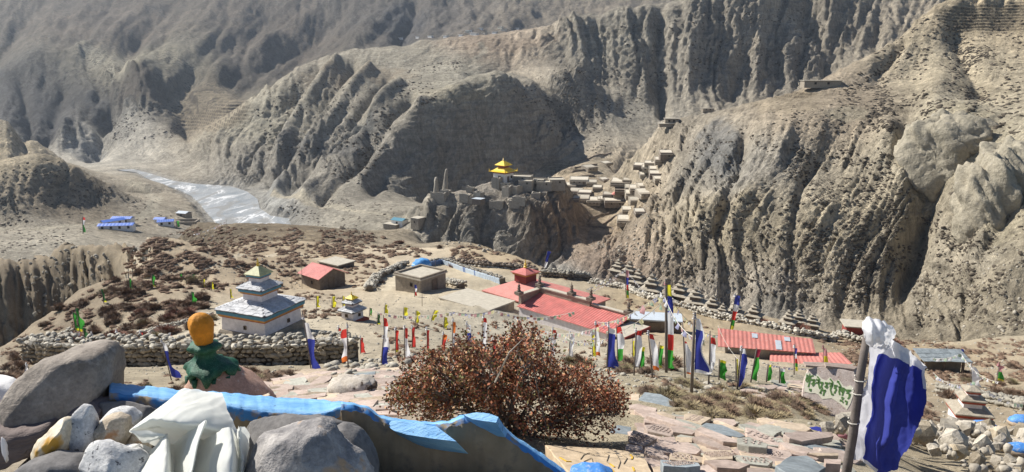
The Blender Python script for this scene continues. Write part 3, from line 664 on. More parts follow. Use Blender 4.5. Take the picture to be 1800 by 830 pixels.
def normal_at(x, y, e=0.6, T=None):
    e = max(e, y*0.012); f = lambda a, b: float(samp(Z1 if T is None else T, np.array(a/b), np.array(b)))
    return Vector((f(x-e,y)-f(x+e,y), f(x,y-e)-f(x,y+e), 2*e)).normalized()

def corrugated(w, d, h0, h1, pitch, mb=None, amp=0.03, mi=0, th=0.05):
    """a sloped sheet, ribs running down the slope: x across (w), y from front (h0) to back (h1)"""
    mb = mb or MB(); n = max(2, int(w/pitch)*2); b = len(mb.v)
    for i in range(n+1):
        x = -w/2 + w*i/n; a = amp*(1 if i % 2 else 0)
        mb.v += [(x,-d/2,h0+a),(x,d/2,h1+a),(x,d/2,h1+a-th),(x,-d/2,h0+a-th)]
    for i in range(n):
        p = b+4*i; q = p+4
        for f in ((p,q,q+1,p+1),(p+3,p+2,q+2,q+3),(p,p+3,q+3,q),(p+1,q+1,q+2,p+2)): mb.f.append(f); mb.m.append(mi)
    for p in (b, b+4*n): mb.f.append((p,p+1,p+2,p+3)); mb.m.append(mi)
    return mb
def opening(parent, name, x, y, z, w, h, rz, depth=0.10, frame=None, sill=False):
    """window or door set in a wall face that looks along local -y turned by rz"""
    R = Matrix.Rotation(rz, 3, 'Z'); f = MB(); t = max(0.04, min(w,h)*0.12)
    def L(p): return R @ Vector(p) + Vector((x,y,z))
    for c, d in (((0,-.02,h/2+t/2),(w+2*t,.08,t)),((0,-.02,-h/2-t/2),(w+2*t,.10,t)),((-w/2-t/2,-.02,0),(t,.08,h)),((w/2+t/2,-.02,0),(t,.08,h))):
        f.box(L(c), d, 0, 0, R)
    o = f.build(name, frame or M['wood'], parent)
    g = MB(); g.box(L((0,0.0,0)), (w,.03,h), 0, 0, R); g.build('pane' if name == 'window' else 'door_leaf', M['dark'] if name == 'window' else M['wood'], o)
    return o
def flat_house(name, label, cat, px, py, w, d, h, rz, wall, roof, group=None, wins=(), doors=(), parapet=0.0, over=0.15, sink=0.6, tall=None):
    """px, py = where the middle of the house stands"""
    p = hit(px, py, 30); t = thing(name, label, cat, p, rz, group)
    b = MB(); b.box((0,0,h/2-sink/2), (w,d,h+sink)); b.build('wall', wall, t)
    r = MB(); r.box((0,0,h+.075), (w+2*over,d+2*over,.15), 0)
    ro = r.build('roof', roof, t)
    if parapet:
        q = MB()
        for c, dd in (((0,-d/2,0),(w+.2,.24,parapet)),((0,d/2,0),(w+.2,.24,parapet)),((-w/2,0,0),(.24,d-.26,parapet)),((w/2,0,0),(.24,d-.26,parapet))):
            q.box((c[0],c[1],h+.15+parapet/2), dd)
        q.build('parapet', wall, ro)
    for (face, u, z, ww, hh) in wins: place_opening(t, 'window', face, u, z, ww, hh, w, d)
    for (face, u, z, ww, hh) in doors: place_opening(t, 'door', face, u, z, ww, hh, w, d)
    return t
def place_opening(t, name, face, u, z, ww, hh, w, d, frame=None):
    if face == 'front': opening(t, name, u*w/2, -d/2-.015, z, ww, hh, 0, frame=frame)
    elif face == 'right': opening(t, name, w/2+.015, u*d/2, z, ww, hh, pi/2, frame=frame)
    elif face == 'left': opening(t, name, -w/2-.015, u*d/2, z, ww, hh, -pi/2, frame=frame)

SLATE = {}
def slate_mesh(w, d, th, mat, k):
    key = (round(w,2), round(d,2), mat.name, k)
    if key not in SLATE:
        r = random.Random(k*31+7); j = lambda s: r.uniform(-s, s)*min(w,d)
        pl = [(-w/2+j(.06),-d/2+j(.10)),(w/2+j(.06),-d/2+j(.10)),(w/2+j(.04),d/2),(-w/2+j(.04),d/2)]
        SLATE[key] = MB().prism(pl, 0, th).mesh('slate', mat)
    return SLATE[key]
def slate_roof(parent, eave, top, z0, z1, rows, cw, mat):
    """four slopes of separate slates, eave and top are half widths"""
    run = eave-top; sl_ = math.atan2(z1-z0, run); Ls = sqrt(run**2+(z1-z0)**2)/rows
    for k in range(4):
        for r in range(rows):
            f = (r+.5)/rows; half = eave - run*f; n = max(1, int(round(2*half/cw))); w = 2*half/n
            for c in range(n):
                u = -half + w*(c+.5)
                lp = Vector((u + random.uniform(-.02,.02)*w, -half, z0+(z1-z0)*f + .03 + random.uniform(0,.03)))
                R = Matrix.Rotation(k*pi/2, 4, 'Z')
                o = link('slate', slate_mesh(w*.97, Ls*1.2, .045, mat, (c+r*3+k)%5), parent)
                o.matrix_local = R @ Matrix.Translation(lp) @ Matrix.Rotation(sl_-.05, 4, 'X') @ Matrix.Rotation(random.uniform(-.05,.05), 4, 'Z')
def tiered(name, label, cat, p, rz, tiers, group=None, plinth=None, finial=None, rows=None):
    """stepped shrine: tiers = (z, wall half width, wall height, wall mat, bands [(half, h, mat)], eave half, top half, rise, roof mat, slate (rows, width) or None)"""
    t = thing(name, label, cat, p, rz, group)
    if plinth: MB().lathe([(plinth[0],-0.5),(plinth[0],plinth[1]*.5),(plinth[0]-.1,plinth[1])], 4, (0,0,0), 0, True).build('plinth', plinth[2], t, None, None)
    for (z, hw, h, wm, bands, ev, tp, rise, rm, sl_) in tiers:
        MB().lathe([(hw*1.01,z),(hw*.985,z+h)], 4, (0,0,0), 0, True).build('wall', wm, t)
        zz = z+h
        for (bh, bt, bm_) in bands:
            MB().lathe([(bh,zz),(bh+.02,zz+bt)], 4, (0,0,0), 0, True).build('band', bm_, t); zz += bt
        ro = MB().lathe([(ev,zz),(ev,zz+.05),(tp,zz+.05+rise)], 4, (0,0,0), 0, True).build('roof', M['slate_bed'] if sl_ else rm, t)
        if sl_: slate_roof(ro, ev+.03, tp, zz+.05, zz+.05+rise, sl_[0], sl_[1], rm)
    if finial: MB().lathe(finial[0], 10).build('finial', finial[1], t, None, None, True)
    return t
# ------------------------------------------------------------------ the large shrine by the wall
pc = hit(455, 583, 30)
tiered('shrine', 'large white three-tiered shrine with grey slate roofs behind the stone wall', 'shrine', pc + Vector((0,.9,-.1)), radians(-23), [
    (0, 1.95, 1.3, M['white_wash'], [(2.02,.08,M['red_band']),(2.09,.15,M['orange_band']),(2.16,.27,M['blue_band'])], 2.25, .86, .45, M['slate_roof'], (5,.42)),
    (2.2, .84, .62, M['white_wash'], [(.90,.06,M['red_band']),(.97,.12,M['orange_band']),(1.04,.20,M['blue_band'])], 1.14, .50, .36, M['slate_roof'], (4,.36)),
    (3.5, .50, .46, M['white_wash'], [(.55,.06,M['red_band']),(.60,.17,M['blue_band'])], .72, .10, .52, M['green_tin'], None)],
    None, (2.15,.34,M['mud_wall']), ([(.10,4.68),(.13,4.78),(.07,4.86),(.12,4.92),(.05,5.0),(.06,5.1),(.02,5.3)], M['gold']))
sh = [o for o in COL.objects if o.get('label','').startswith('large white three')][0]
for u, f in ((.1,'front'),(.25,'right')):
    place_opening(sh, 'window', f, u, .75, .14, .2, 3.9, 3.9)
ps = hit(620, 562, 30)
sm = tiered('shrine', 'small white shrine with a yellow roof cap on a red plinth', 'shrine', ps, radians(-30), [
    (.12, .62, .66, M['white_wash'], [(.66,.05,M['red_band'])], .84, .42, .26, M['slate_roof'], (3,.3)),
    (1.08, .40, .30, M['white_wash'], [(.43,.04,M['red_band']),(.47,.06,M['blue_band'])], .60, .28, .18, M['slate_roof'], (2,.26)),
    (1.62, .27, .24, M['white_wash'], [], .40, .06, .24, M['yellow_tin'], None)],
    None, (.95,.14,M['red_band']), ([(.05,2.12),(.07,2.2),(.03,2.26),(.04,2.34),(.01,2.44)], M['gold']))
for u, f in ((-.1,'front'),(.2,'right')): place_opening(sm, 'window', f, u, .52, .16, .18, 1.24, 1.24)
# stepped stone shrine near right
pr = hit(1700, 742, 16)
tiered('shrine', 'earth-topped stepped stone shrine beside the rubble wall at right', 'shrine', pr, radians(-14), [
    (0, .60, .42, M['white_wash'], [(.70,.12,M['red_band'])], .76, .42, .14, M['shrine_roof'], None),
    (.66, .36, .26, M['white_wash'], [(.44,.10,M['red_band'])], .50, .26, .12, M['shrine_roof'], None),
    (1.10, .21, .18, M['white_wash'], [(.27,.08,M['red_band'])], .33, .10, .10, M['shrine_roof'], None)], None, (.66,.06,M['mud_wall']), None).scale = (.70, .70, .78)
# row of little stone shrines along the far wall
row = [(1087,482,34,'leftmost of the row, by the tent of flag strings'),(1106,492,40,'second of the row, behind the flag-string pole'),(1122,503,36,'right of the flag-string pole'),(1145,518,46,'tall and well preserved, right of the flag-string pole'),
       (1195,528,44,'just right of the tall striped banner'),(1222,540,44,'second right of the tall striped banner'),(1252,551,40,'half way along the row'),(1270,556,28,'small and low, half way along the row'),(1292,558,36,'behind the leaning striped banner'),(1325,562,36,'right of the leaning striped banner'),
       (1385,574,34,'third from the right end of the row'),(1403,571,34,'second from the right end of the row'),(1427,577,32,'rightmost of the row')]
for px, py, w, how in row:
    p = hit(px, py, 60); s = w*mpp(p)/2*.86; j = random.uniform(.92,1.08); e = M['shrine_roof']; wm = M['mud_wall']
    tiered('stone_shrine', 'weathered stepped stone shrine, '+how, 'shrine', p, radians(-32+random.uniform(-8,8)), [
        (0, s*.74, s*.60*j, M['dark_wall'], [], s*.98, s*.46, s*.15, e, None), (s*.76*j, s*.46, s*.36, M['dark_wall'], [], s*.64, s*.28, s*.12, e, None),
        (s*1.24*j, s*.27, s*.26, wm, [], s*.40, s*.14, s*.10, e, None), (s*1.58*j, s*.13, s*.24, wm, [], s*.22, s*.04, s*.2, e, None)], 'little stone shrines in a row along the far wall', (s*.8,s*.12,wm), None)

# ------------------------------------------------------------------ red roofed temple
RZ = radians(-44); U = Vector((cos(RZ), sin(RZ), 0)); Vv = Vector((-sin(RZ), cos(RZ), 0))
def fr(cx, cy, z): return (cx, cy, z)
gz = -28.6
tg = thing('temple', 'long temple with red corrugated roofs, square red cupola and stone parapet', 'temple', (5.2, 77.2, gz), RZ)
# local x along U (to the right and nearer), y along Vv (away); front hall 12.4 x 3.6, centre at B - 6.2U + 1.8V
fc = Vector((9.6,70.2,0)) - U*6.2 + Vv*1.8
def loc_(w): d = Vector((w[0]-5.2, w[1]-77.2, 0)); return (d@U, d@Vv)
fx, fy = loc_(fc)
MB().box((fx,fy,.6),(12.2,3.5,3.4)).build('front_wall', M['white_wash'], tg)
corrugated(12.6, 3.9, 2.35, 3.15, .34, None, .05).build('front_roof', M['red_tin'], tg, (fx,fy,0))
pp = MB()
pp.box((fx-2.6,fy+1.95,3.0),(7.4,.4,1.5)); pp.box((fx-6.35,fy+.4,2.9),(.4,3.5,1.3)); pp.box((fx+3.7,fy+2.1,2.8),(4.9,.3,1.15))
pr_ = pp.build('parapet', M['mud_wall'], tg)
cp = MB(); cp.box((fx-2.6,fy+1.95,3.80),(7.6,.6,.12)); cp.box((fx-6.35,fy+.2,3.60),(.6,3.9,.12)); cp.box((fx+3.7,fy+2.1,3.42),(5.0,.5,.1)); cp.build('coping', M['mud_roof'], pr_)
for ox, oy, oz in ((fx-6.35,fy-1.5,3.66),(fx-6.35,fy+1.95,3.86),(fx-1.6,fy+1.95,3.86),(fx+1.1,fy+1.95,3.86),(fx+6.0,fy+2.0,3.5)):
    b = MB(); b.box((ox,oy,oz+.15),(.75,.75,.3)); b.build('ornament_base', M['dark_wall'], tg)
    MB().lathe([(.16,oz+.3),(.24,oz+.42),(.14,oz+.55),(.21,oz+.72),(.13,oz+.86),(.17,oz+1.0),(.05,oz+1.15),(.02,oz+1.5)], 8, (ox,oy,0)).build('roof_ornament', M['dark_wall'], tg)
# rear hall: low hipped roof
bx, by = loc_((0.6,91.5)); lx, ly = loc_((-3.5,87.2)); rx, ry = loc_((8.2,84.2))
x0, x1 = bx-.3, rx+2.6; y0, y1 = ly, by+2.4; cx, cy = (x0+x1)/2-2.4, (y0+y1)/2-.9
MB().box(((x0+x1)/2,(y0+y1)/2,.3),(x1-x0-.8,y1-y0-.8,2.5)).build('rear_wall', M['mud_wall'], tg)
hp = MB(); hp.add([(x0,y0,1.55),(x1,y0,1.55),(x1,y1,1.55),(x0,y1,1.55),(cx-.5,cy-.3,3.1),(cx+.5,cy-.3,3.1),(cx+.5,cy+.3,3.1),(cx-.5,cy+.3,3.1),(x0,y0,1.4),(x1,y0,1.4),(x1,y1,1.4),(x0,y1,1.4)],
    [(0,1,5,4),(1,2,6,5),(2,3,7,6),(3,0,4,7),(4,5,6,7),(8,9,1,0),(9,10,2,1),(10,11,3,2),(11,8,0,3),(11,10,9,8)])
hp.build('hipped_roof', M['pink_tin'], tg)
cu = MB(); cu.box((cx,cy,3.5),(1.9,1.9,1.1)); co_ = cu.build('cupola', M['wood_red'], tg)
MB().box((cx,cy,3.95),(2.25,2.25,.22)).build('cornice', M['orange_band'], co_)
MB().lathe([(1.3,4.06),(1.3,4.14),(.2,4.6)], 4, (cx,cy,0), 0, True).build('cupola_roof', M['red_tin'], co_)
MB().lathe([(.2,4.55),(.24,4.75),(.12,4.87),(.2,5.05),(.07,5.2),(.05,5.45),(.02,5.7)], 10, (cx,cy,0)).build('finial', M['gold'], co_)
# porch at the right end
qx = fx+6.2+1.15
MB().box((qx,fy+.1,2.5),(2.3,4.3,.22)).build('porch_roof', M['mud_roof'], tg)
MB().box((qx+1.18,fy+.1,2.42),(.1,4.4,.4)).build('fascia', M['wood_red'], tg)
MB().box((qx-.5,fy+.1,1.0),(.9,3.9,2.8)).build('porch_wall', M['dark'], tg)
for k in range(5): MB().box((qx+1.0,fy-1.9+k*1.0,.95),(.22,.22,2.85)).build('post', M['white_pillar'], tg)
# second red roofed house
t2 = thing('house', 'low house with a sun-faded salmon tin roof and grey roof lights', 'house', hit(1345, 622, 40), radians(-6))
z2 = t2.location
def on(px, py, Y): v = P(px,py,Y) - z2; return Matrix.Rotation(radians(6),3,'Z') @ v
a, b, c, d = on(1262,577,63.0), on(1428,596,61.5), on(1434,621,59.6), on(1262,609,60.9)
def sheet(mb, A, B, C, D, n=24, amp=.03, th=.06):
    """ribbed sheet between top edge A-B and bottom edge D-C"""
    N = (B-A).cross(D-A).normalized(); N = N if N.z > 0 else -N; base = len(mb.v)
    for i in range(n+1):
        t = i/n; o = N*(amp if i % 2 else 0); tp = A.lerp(B,t)+o; bt = D.lerp(C,t)+o; mb.v += [tp, bt, bt-N*th, tp-N*th]
    for i in range(n):
        p = base+4*i; q = p+4; mb.f += [(p,p+1,q+1,q),(p+3,q+3,q+2,p+2),(p,q,q+3,p+3),(p+1,p+2,q+2,q+1)]; mb.m += [0]*4
    mb.f += [(base,base+3,base+2,base+1),(base+4*n,base+4*n+1,base+4*n+2,base+4*n+3)]; mb.m += [0,0]; return mb
r1 = sheet(MB(), a, b, c, d, 44).build('roof', M['pink_tin'], t2)
def patch_on(parent, A, B, C, D, u0, u1, v0, v1, mat, name):
    f = lambda u, v: A.lerp(B,u).lerp(D.lerp(C,u), v); N = (B-A).cross(D-A).normalized(); N = N if N.z > 0 else -N
    q = [f(u0,v0)+N*.045, f(u1,v0)+N*.045, f(u1,v1)+N*.045, f(u0,v1)+N*.045]
    MB().add(q+[p+N*.02 for p in q], [(4,7,6,5),(0,1,5,4),(1,2,6,5),(2,3,7,6),(3,0,4,7)]).build(name, mat, parent)
patch_on(r1, a,b,c,d, .36,.42,.10,.36, M['grey_tin'], 'roof_light'); patch_on(r1, a,b,c,d, .70,.76,.10,.36, M['grey_tin'], 'roof_light'); patch_on(r1, a,b,c,d, .60,.66,.38,.95, M['grey_tin'], 'roof_light')
wl_ = MB()
def wall_under(mb, A, B, C, D, inset=.25, bottom=-2.6, drop=.1):
    q = [A.lerp(C,.06), B.lerp(D,.06), C.lerp(A,.08), D.lerp(B,.08)]
    tp = [p + Vector((0,0,-drop)) for p in q]; lo = [Vector((p.x,p.y,bottom)) for p in q]
    mb.add(tp+lo, [(0,1,2,3),(0,4,5,1),(1,5,6,2),(2,6,7,3),(3,7,4,0)])
wall_under(wl_, a,b,c,d); wl_.build('wall', M['mud_wall'], t2)
t3 = thing('house', 'lower extension with a salmon tin roof in front of the sun-faded house', 'house', hit(1420, 648, 40), radians(-6)); z2 = t3.location
a, b, c, d = on(1354,620,60.5), on(1478,620,60.0), on(1502,643,57.6), on(1352,645,58.0)
sheet(MB(), a, b, c, d, 36).build('roof', M['pink_tin'], t3); w3 = MB(); wall_under(w3, a,b,c,d); w3.build('wall', M['mud_wall'], t3)
# red gabled hut
th_ = thing('hut', 'stone hut with a red gabled tin roof on the shrubby plateau', 'hut', hit(569, 503, 50), radians(-42))
MB().box((0,0,.7),(4.5,4.2,2.6)).build('wall', M['dark_wall'], th_)
g = MB(); g.add([(-2.25,-2.1,2.0),(-2.25,2.1,2.0),(-2.25,0,2.95),(2.25,-2.1,2.0),(2.25,2.1,2.0),(2.25,0,2.95)], [(0,2,1),(3,4,5),(0,1,4,3)]); g.build('gable', M['dark_wall'], th_)
for s in (-1,1):
    A_, B_, C_, D_ = Vector((-2.6,0,3.05)), Vector((2.6,0,3.05)), Vector((2.6,s*2.5,1.95)), Vector((-2.6,s*2.5,1.95))
    sheet(MB(), A_, B_, C_, D_, 26, .03, .05).build('roof', M['red_tin'], th_)
place_opening(th_, 'door', 'right', -.1, .95, .8, 1.6, 4.5, 4.2); place_opening(th_, 'window', 'front', .2, 1.1, .5, .5, 4.5, 4.2)
for dx, dy in ((-.5,0),(.9,0)): pass
flat_house('hut', 'square flat-roofed mud hut with a doorway beside the walled yard', 'hut', 740, 508, 4.3, 4.6, 2.0, radians(-37), M['mud_wall'], M['mud_roof'], None, [('front',.3,1.2,.4,.4)], [('right',.1,.8,.8,1.5)], .22, .2)
flat_house('shed', 'low flat slab-roofed shed half sunk in the slope behind the red hut', 'shed', 592, 466, 4.4, 3.4, .55, radians(-35), M['dark_wall'], M['mud_roof'], None, [], [], 0, .2)
ft = flat_house('terrace', 'broad flat earth roof terrace in front of the temple yard', 'terrace', 838, 533, 7.4, 4.6, .35, radians(-40), M['mud_wall'], M['mud_roof'], None, [], [], 0, .1)
flat_house('house', 'dark shed with pale tin roof right of the temple porch', 'shed', 1151, 581, 5.4, 2.4, 1.5, radians(-10), M['dark_wall'], M['grey_tin'], None, [], [('front',.0,.6,.9,1.2)], 0, .15)
flat_house('house', 'little maroon house with flat earth roof at the far edge of the terrace', 'house', 1508, 588, 3.8, 2.6, 1.5, radians(-12), M['wood_red'], M['mud_roof'], None, [('front',.35,.7,.5,.7)], [], 0, .35)
t5 = thing('shed', 'open-fronted shed with a slate roof on the right hillside', 'shed', hit(1652, 652, 30), radians(-3))
MB().box((0,.6,.2),(3.3,1.2,2.0)).build('wall', M['mud_wall'], t5)
for k in range(3): MB().box((-1.5+1.5*k,-.55,.35),(.16,.16,1.6)).build('post', M['wood'], t5)
MB().box((0,-.55,1.12),(3.5,.16,.12)).build('beam', M['wood'], t5)
MB().box((0,.1,1.30),(3.7,1.9,.08),0,0,Matrix.Rotation(.16,3,'X')).build('roof_boards', M['wood'], t5)
for r in range(3):
    for k in range(7):
        o = link('slate', slate_mesh(.56,.8,.05,M['slab_blue'],(r+k)%5), t5, (-1.65+.55*k, -.62+.62*r, 1.25+.1*r+random.uniform(0,.02)), (.13,0,random.uniform(-.06,.06)))
# blue roofed lodges by the river
def tin_house(label, px, py, w, d, h, rz, mat, group=None, rise=.9):
    t = thing('lodge', label, 'house', hit(px,py,200), rz, group)
    MB().box((0,0,h/2-1),(w,d,h+2)).build('wall', M['white_paint'] if mat is not M['grey_tin'] else M['mud_wall'], t)
    for s in (-1,1): sheet(MB(), Vector((-w/2-.4,0,h+rise)), Vector((w/2+.4,0,h+rise)), Vector((w/2+.4,s*(d/2+.5),h-.05)), Vector((-w/2-.4,s*(d/2+.5),h-.05)), 20, .06, .08).build('roof', mat, t)
    for k in range(max(1,int(w/4))): place_opening(t, 'window', 'front', -1+(2*k+1)/max(1,int(w/4)), h*.55, 1.0, 1.1, w, d)
gL = 'blue-roofed lodges by the river road'
tin_house('long blue-roofed lodge nearest the plateau, front wing', 206, 403, 17, 4.5, 2.4, radians(8), M['blue_tin'], gL)
tin_house('slanting blue-roofed wing joining the two long lodges', 199, 396, 11, 4, 2.6, radians(50), M['blue_tin'], gL)
tin_house('rear blue-roofed lodge with a dark front wall', 217, 392, 10.5, 4.5, 2.8, radians(-2), M['blue_tin'], gL)
tin_house('small blue-roofed lodge beside the walled yard, right one', 292, 396, 8, 4, 2.4, radians(20), M['blue_tin'], gL)
tin_house('small blue-roofed lodge beside the walled yard, left one', 283, 392, 6, 3.5, 2.4, radians(-10), M['blue_tin'], gL)
tin_house('pale blue-green house at the head of the walled yard', 324, 381, 7, 5, 2.6, radians(-20), M['grey_tin'])
yard = thing('yard_wall', 'low stone wall round the square yard by the river', 'wall', hit(325,392,200), radians(6))
for c, dd in (((0,-4.5,.4),(14,.8,2.2)),((0,4.5,.4),(14,.8,2.2)),((-7,0,.4),(.8,8.2,2.2)),((7,0,.4),(.8,8.2,2.2))): MB().box(c, dd).build('wall_run', M['mud_wall'], yard)
tin_house('small teal-roofed house at the foot of the ruined village rock', 703, 396, 7, 5, 3, radians(-30), M['blue_band'])
flat_house('house', 'pale flat-roofed house beside the teal-roofed one', 'house', 690, 400, 8, 5, 2, radians(-30), M['mud_wall'], M['mud_roof'])
flat_house('house', 'square stone tower house at the left foot of the ruined village rock', 'house', 735, 400, 5, 5, 5, radians(-35), M['mud_wall'], M['mud_roof'], None, [('front',0,3.2,.7,.9)])

# ------------------------------------------------------------------ golden temple on the rock
tt = thing('temple', 'white temple with two golden yellow pagoda roofs on top of the rock', 'temple', hit(885, 318, 200), radians(-38))
MB().box((0,0,1.6),(7.4,7.4,5.2)).build('wall', M['white_paint'], tt)
MB().box((0,0,4.5),(7.9,7.9,.7)).build('frieze', M['wood_red'], tt)
def pag(z, ev, tp, rise, name):
    MB().lathe([(ev,z),(ev*1.02,z+.25),(ev*.72,z+rise*.42),(tp,z+rise)], 4, (0,0,0), 0, True).build(name, M['yellow_tin'], tt)
pag(4.9, 5.3, 2.3, 2.0, 'lower_roof')
MB().box((0,0,7.4),(3.9,3.9,1.6)).build('upper_wall', M['wood_red'], tt)
pag(8.1, 3.2, .5, 2.3, 'upper_roof')
MB().lathe([(.4,10.3),(.5,10.7),(.2,11),(.35,11.3),(.08,11.6),(.04,12.6)], 8).build('finial', M['gold'], tt)
for k in range(4): MB().lathe([(.2,4.95),(.32,5.5),(.2,6.0),(.05,6.6)], 6, (5.1*(1 if k in (0,3) else -1), 5.1*(1 if k < 2 else -1),0)).build('roof_ornament', M['gold'], tt)
place_opening(tt, 'door', 'right', -.2, 1.3, 1.4, 2.6, 7.4, 7.4); place_opening(tt, 'window', 'front', .1, 2.2, 1.2, 1.4, 7.4, 7.4); place_opening(tt, 'window', 'right', .5, 2.2, 1.0, 1.2, 7.4, 7.4)
# ruins of the old village: roofless walled boxes
def ruin(label, px, py, w, d, h, rz, mat=None, kind='ruin'):
    t = thing(kind, label, kind, hit(px,py,200), rz, 'ruined houses on the rock'); mat = mat or M['ruin']; th = .6
    for nm, c, dd in (('front_wall',(0,-d/2,0),(w,th,h)),('back_wall',(0,d/2,0),(w,th,h*random.uniform(.7,1.15))),('side_wall',(-w/2+th/2,0,0),(th,d-th-.02,h*random.uniform(.8,1.2))),('side_wall',(w/2-th/2,0,0),(th,d-th-.02,h*random.uniform(.6,1.1)))):
        hh = dd[2]; n = max(2,int(max(dd[0],dd[1])/1.6)); L_ = max(dd[0],dd[1]); ax = 0 if dd[0] >= dd[1] else 1; b = MB()
        top = [hh*random.uniform(.82,1.05) for _ in range(n+1)]; t2_ = min(dd[0],dd[1])/2; vs = []
        for i in range(n+1):
            s_ = -L_/2+L_*i/n
            for q in (-t2_, t2_):
                for z in (-1.5, top[i]): vs.append((c[0]+(s_ if ax==0 else q), c[1]+(q if ax==0 else s_), z))
        fs = []
        for i in range(n):
            p = 4*i; q = p+4; fs += [(p,q,q+1,p+1),(p+2,p+3,q+3,q+2),(p+1,q+1,q+3,p+3)]
        fs += [(0,1,3,2),(4*n,4*n+2,4*n+3,4*n+1)]
        b.add(vs, fs).build(nm, mat, t)
    return t
for a_ in [('long roofless ruin on the left shoulder of the rock',772,352,9,4,5,-20),('small roofless ruin behind the left shoulder ruin',784,342,5,4,3,-20),('tall slim ruined tower just left of the golden temple',871,329,3.4,3,6,-30),('tallest ruin stub beside the golden temple tower',877,330,2.4,3,5.5,-35),
           ('broken house left of the golden temple on the ridge top',848,322,7,4,2.5,-10),('dark roofless box on the upper left ridge',818,334,5,4,3.4,-15),('second dark roofless box on the upper left ridge',827,336,4,4,2.8,-15),('roofless box below the ridge, left of the tin hut',818,350,5.5,4,3.4,-20),
           ('square ruined house in the middle of the slope',842,348,4.5,5,4,-25),('leaning ruin wall in the middle of the slope',829,356,3,3,3.6,-25),('hollow ruin under the temple with an arched shadow',893,342,5,5,5,-35),('angular ruin right below the temple',905,338,7,5,4,-35),('low long ruin at the brow of the rock',873,361,8,4,2.8,-8),
           ('low ruin at the brow of the rock, right one',905,360,6,4,2.6,-8),('roofless ruin at the right brow of the rock',920,356,4,4,3.5,-20),('small ruin pit on the right slope',942,346,5,4,2.4,-10),('crumbled enclosure right of the middle slope',912,349,6,5,1.5,-20),('small corner ruin under the big wall houses',955,343,4,4,2,-15)]:
    ruin(a_[0], a_[1], a_[2], a_[3]*.85, a_[4]*.9, a_[5]*.9, radians(a_[6]))
flat_house('hut', 'small hut with a shiny pale tin roof among the ruins', 'hut', 841, 357, 5, 4.2, 2.2, radians(-30), M['dark_wall'], M['grey_tin'])
for a_ in [('tall windowless house at the right edge of the rock, left block',925,333,8,5,6,-12),('middle block of the tall houses at the right edge of the rock',957,332,9,6,5,-5),('right block of the tall houses at the right edge of the rock',978,331,9,7,6.5,4),('wide flat-roofed house right of the golden temple',915,315,14,6,2,-12),('second wide flat roof right of the golden temple',940,320,12,6,1.6,-14),('pale flat-roofed house in front of the golden temple',893,328,6,5,2.4,-30)]:
    flat_house('house', a_[0], 'house', a_[1], a_[2], a_[3]*.85, a_[4]*1.3, a_[5]*.7, radians(a_[6]), M['ruin'], M['mud_roof'], 'houses of the old village on the rock', [('front',.3,a_[5]*.6,.7,.8)], [], .5, .1)
# ------------------------------------------------------------------ lower village
vil = [(1003,330,8,5,2.4,-10,'left edge of the village, flush with the rock'),(1018,322,13,6,3.2,-8,'wide pale curved-roofed farmhouse at the top left of the village'),(1040,326,7,5,3,-8,'dark farmhouse right of the wide pale one'),(1012,341,9,6,2.6,-18,'farmhouse with terrace left of the small yard'),(1028,344,9,5,2.8,-12,'dark roofed farmhouse at the yard'),
       (1050,333,6,4,2,-10,'small byre above the yard'),(1025,353,8,6,2.4,-10,'pale house at the left village edge'),(1043,358,9,6,3,-6,'pale house with the blue doorway'),(1036,299,9,5,2.8,32,'lone house with a slanted pale roof on the upper fields'),(1066,289,8,4,1.6,40,'small pale house at the top corner of the upper fields'),
       (1092,324,13,8,2.2,-14,'largest pale roof in the middle of the village'),(1096,338,11,8,3,-10,'pale house right below the largest roof'),(1108,335,7,7,3,-8,'white-roofed house right of the middle'),(1119,338,9,6,3.2,-4,'white-roofed house in the right half of the village'),(1112,348,9,6,3.6,-4,'tall dark-fronted house on the right'),
       (1086,362,18,5,4.2,-3,'long dark-fronted house along the top of the lower field'),(1133,345,8,7,2.6,8,'pale house near the right hand cliff'),(1118,357,8,5,2.4,0,'low pale house right of the long dark house'),(1102,375,6,5,3,-6,'white box house at the right edge of the lower field, upper one'),(1099,393,9,7,3,-10,'white box house at the right edge of the lower field, lower one'),
       (1124,376,5,4,1.6,0,'tiny white store by the cliff foot'),(1140,300,8,5,2.6,-10,'farmhouse on the terrace at the upper right'),(1152,312,7,5,2.8,-6,'farmhouse with a pale roof under the cliff'),(1133,311,6,4,2,-6,'store left of the farmhouse under the cliff'),(1128,296,10,5,2.4,-14,'long dark house at the top right of the village'),
       (1150,302,6,5,2.2,-8,'stone house at the top right of the village'),(1143,291,7,4,2,-12,'roofed byre at the top right of the village'),(1170,279,7,5,4,-5,'tall house high against the cliff'),(1160,287,6,5,2.6,-8,'house just below the tall one against the cliff'),(1157,319,5,4,2,0,'small house tucked at the cliff foot'),
       (1062,318,6,4,1.6,30,'small shed in the middle lane'),(1010,352,6,4,1.8,-12,'low shed at the left village edge'),(1068,345,6,5,1.8,-12,'low shed behind the red-roofed shrine'),(1058,355,6,5,2.6,-4,'house between the blue doorway and the red roof'),(1128,331,5,5,2,5,'small store in the right half of the village'),(1103,319,6,4,1.5,-15,'byre above the largest roof')]
for px, py, w, d, h, r, how in vil:
    h *= .8; t = flat_house('house', 'flat-roofed village house: '+how, 'house', px, py, w*.85, d*1.5, h, radians(r), random.choice([M['mud_wall'],M['mud_wall'],M['dark_wall'],M['ruin']]), M['pale_roof'] if random.random() < .75 else M['mud_roof'], 'houses of the valley village',
        [('front',-.5,h*.55,.8,.8),('front',.1,h*.55,.8,.8)] if h > 2 and w > 7 else [('front',.4,h*.55,.7,.7)] if h > 2 else [], [('front',.55,.8,.9,1.6)] if h > 2.3 and w > 7 else [], .12, .2)
    [c for c in t.children if c.name.startswith('roof')][0].rotation_euler = (.19, 0, 0)
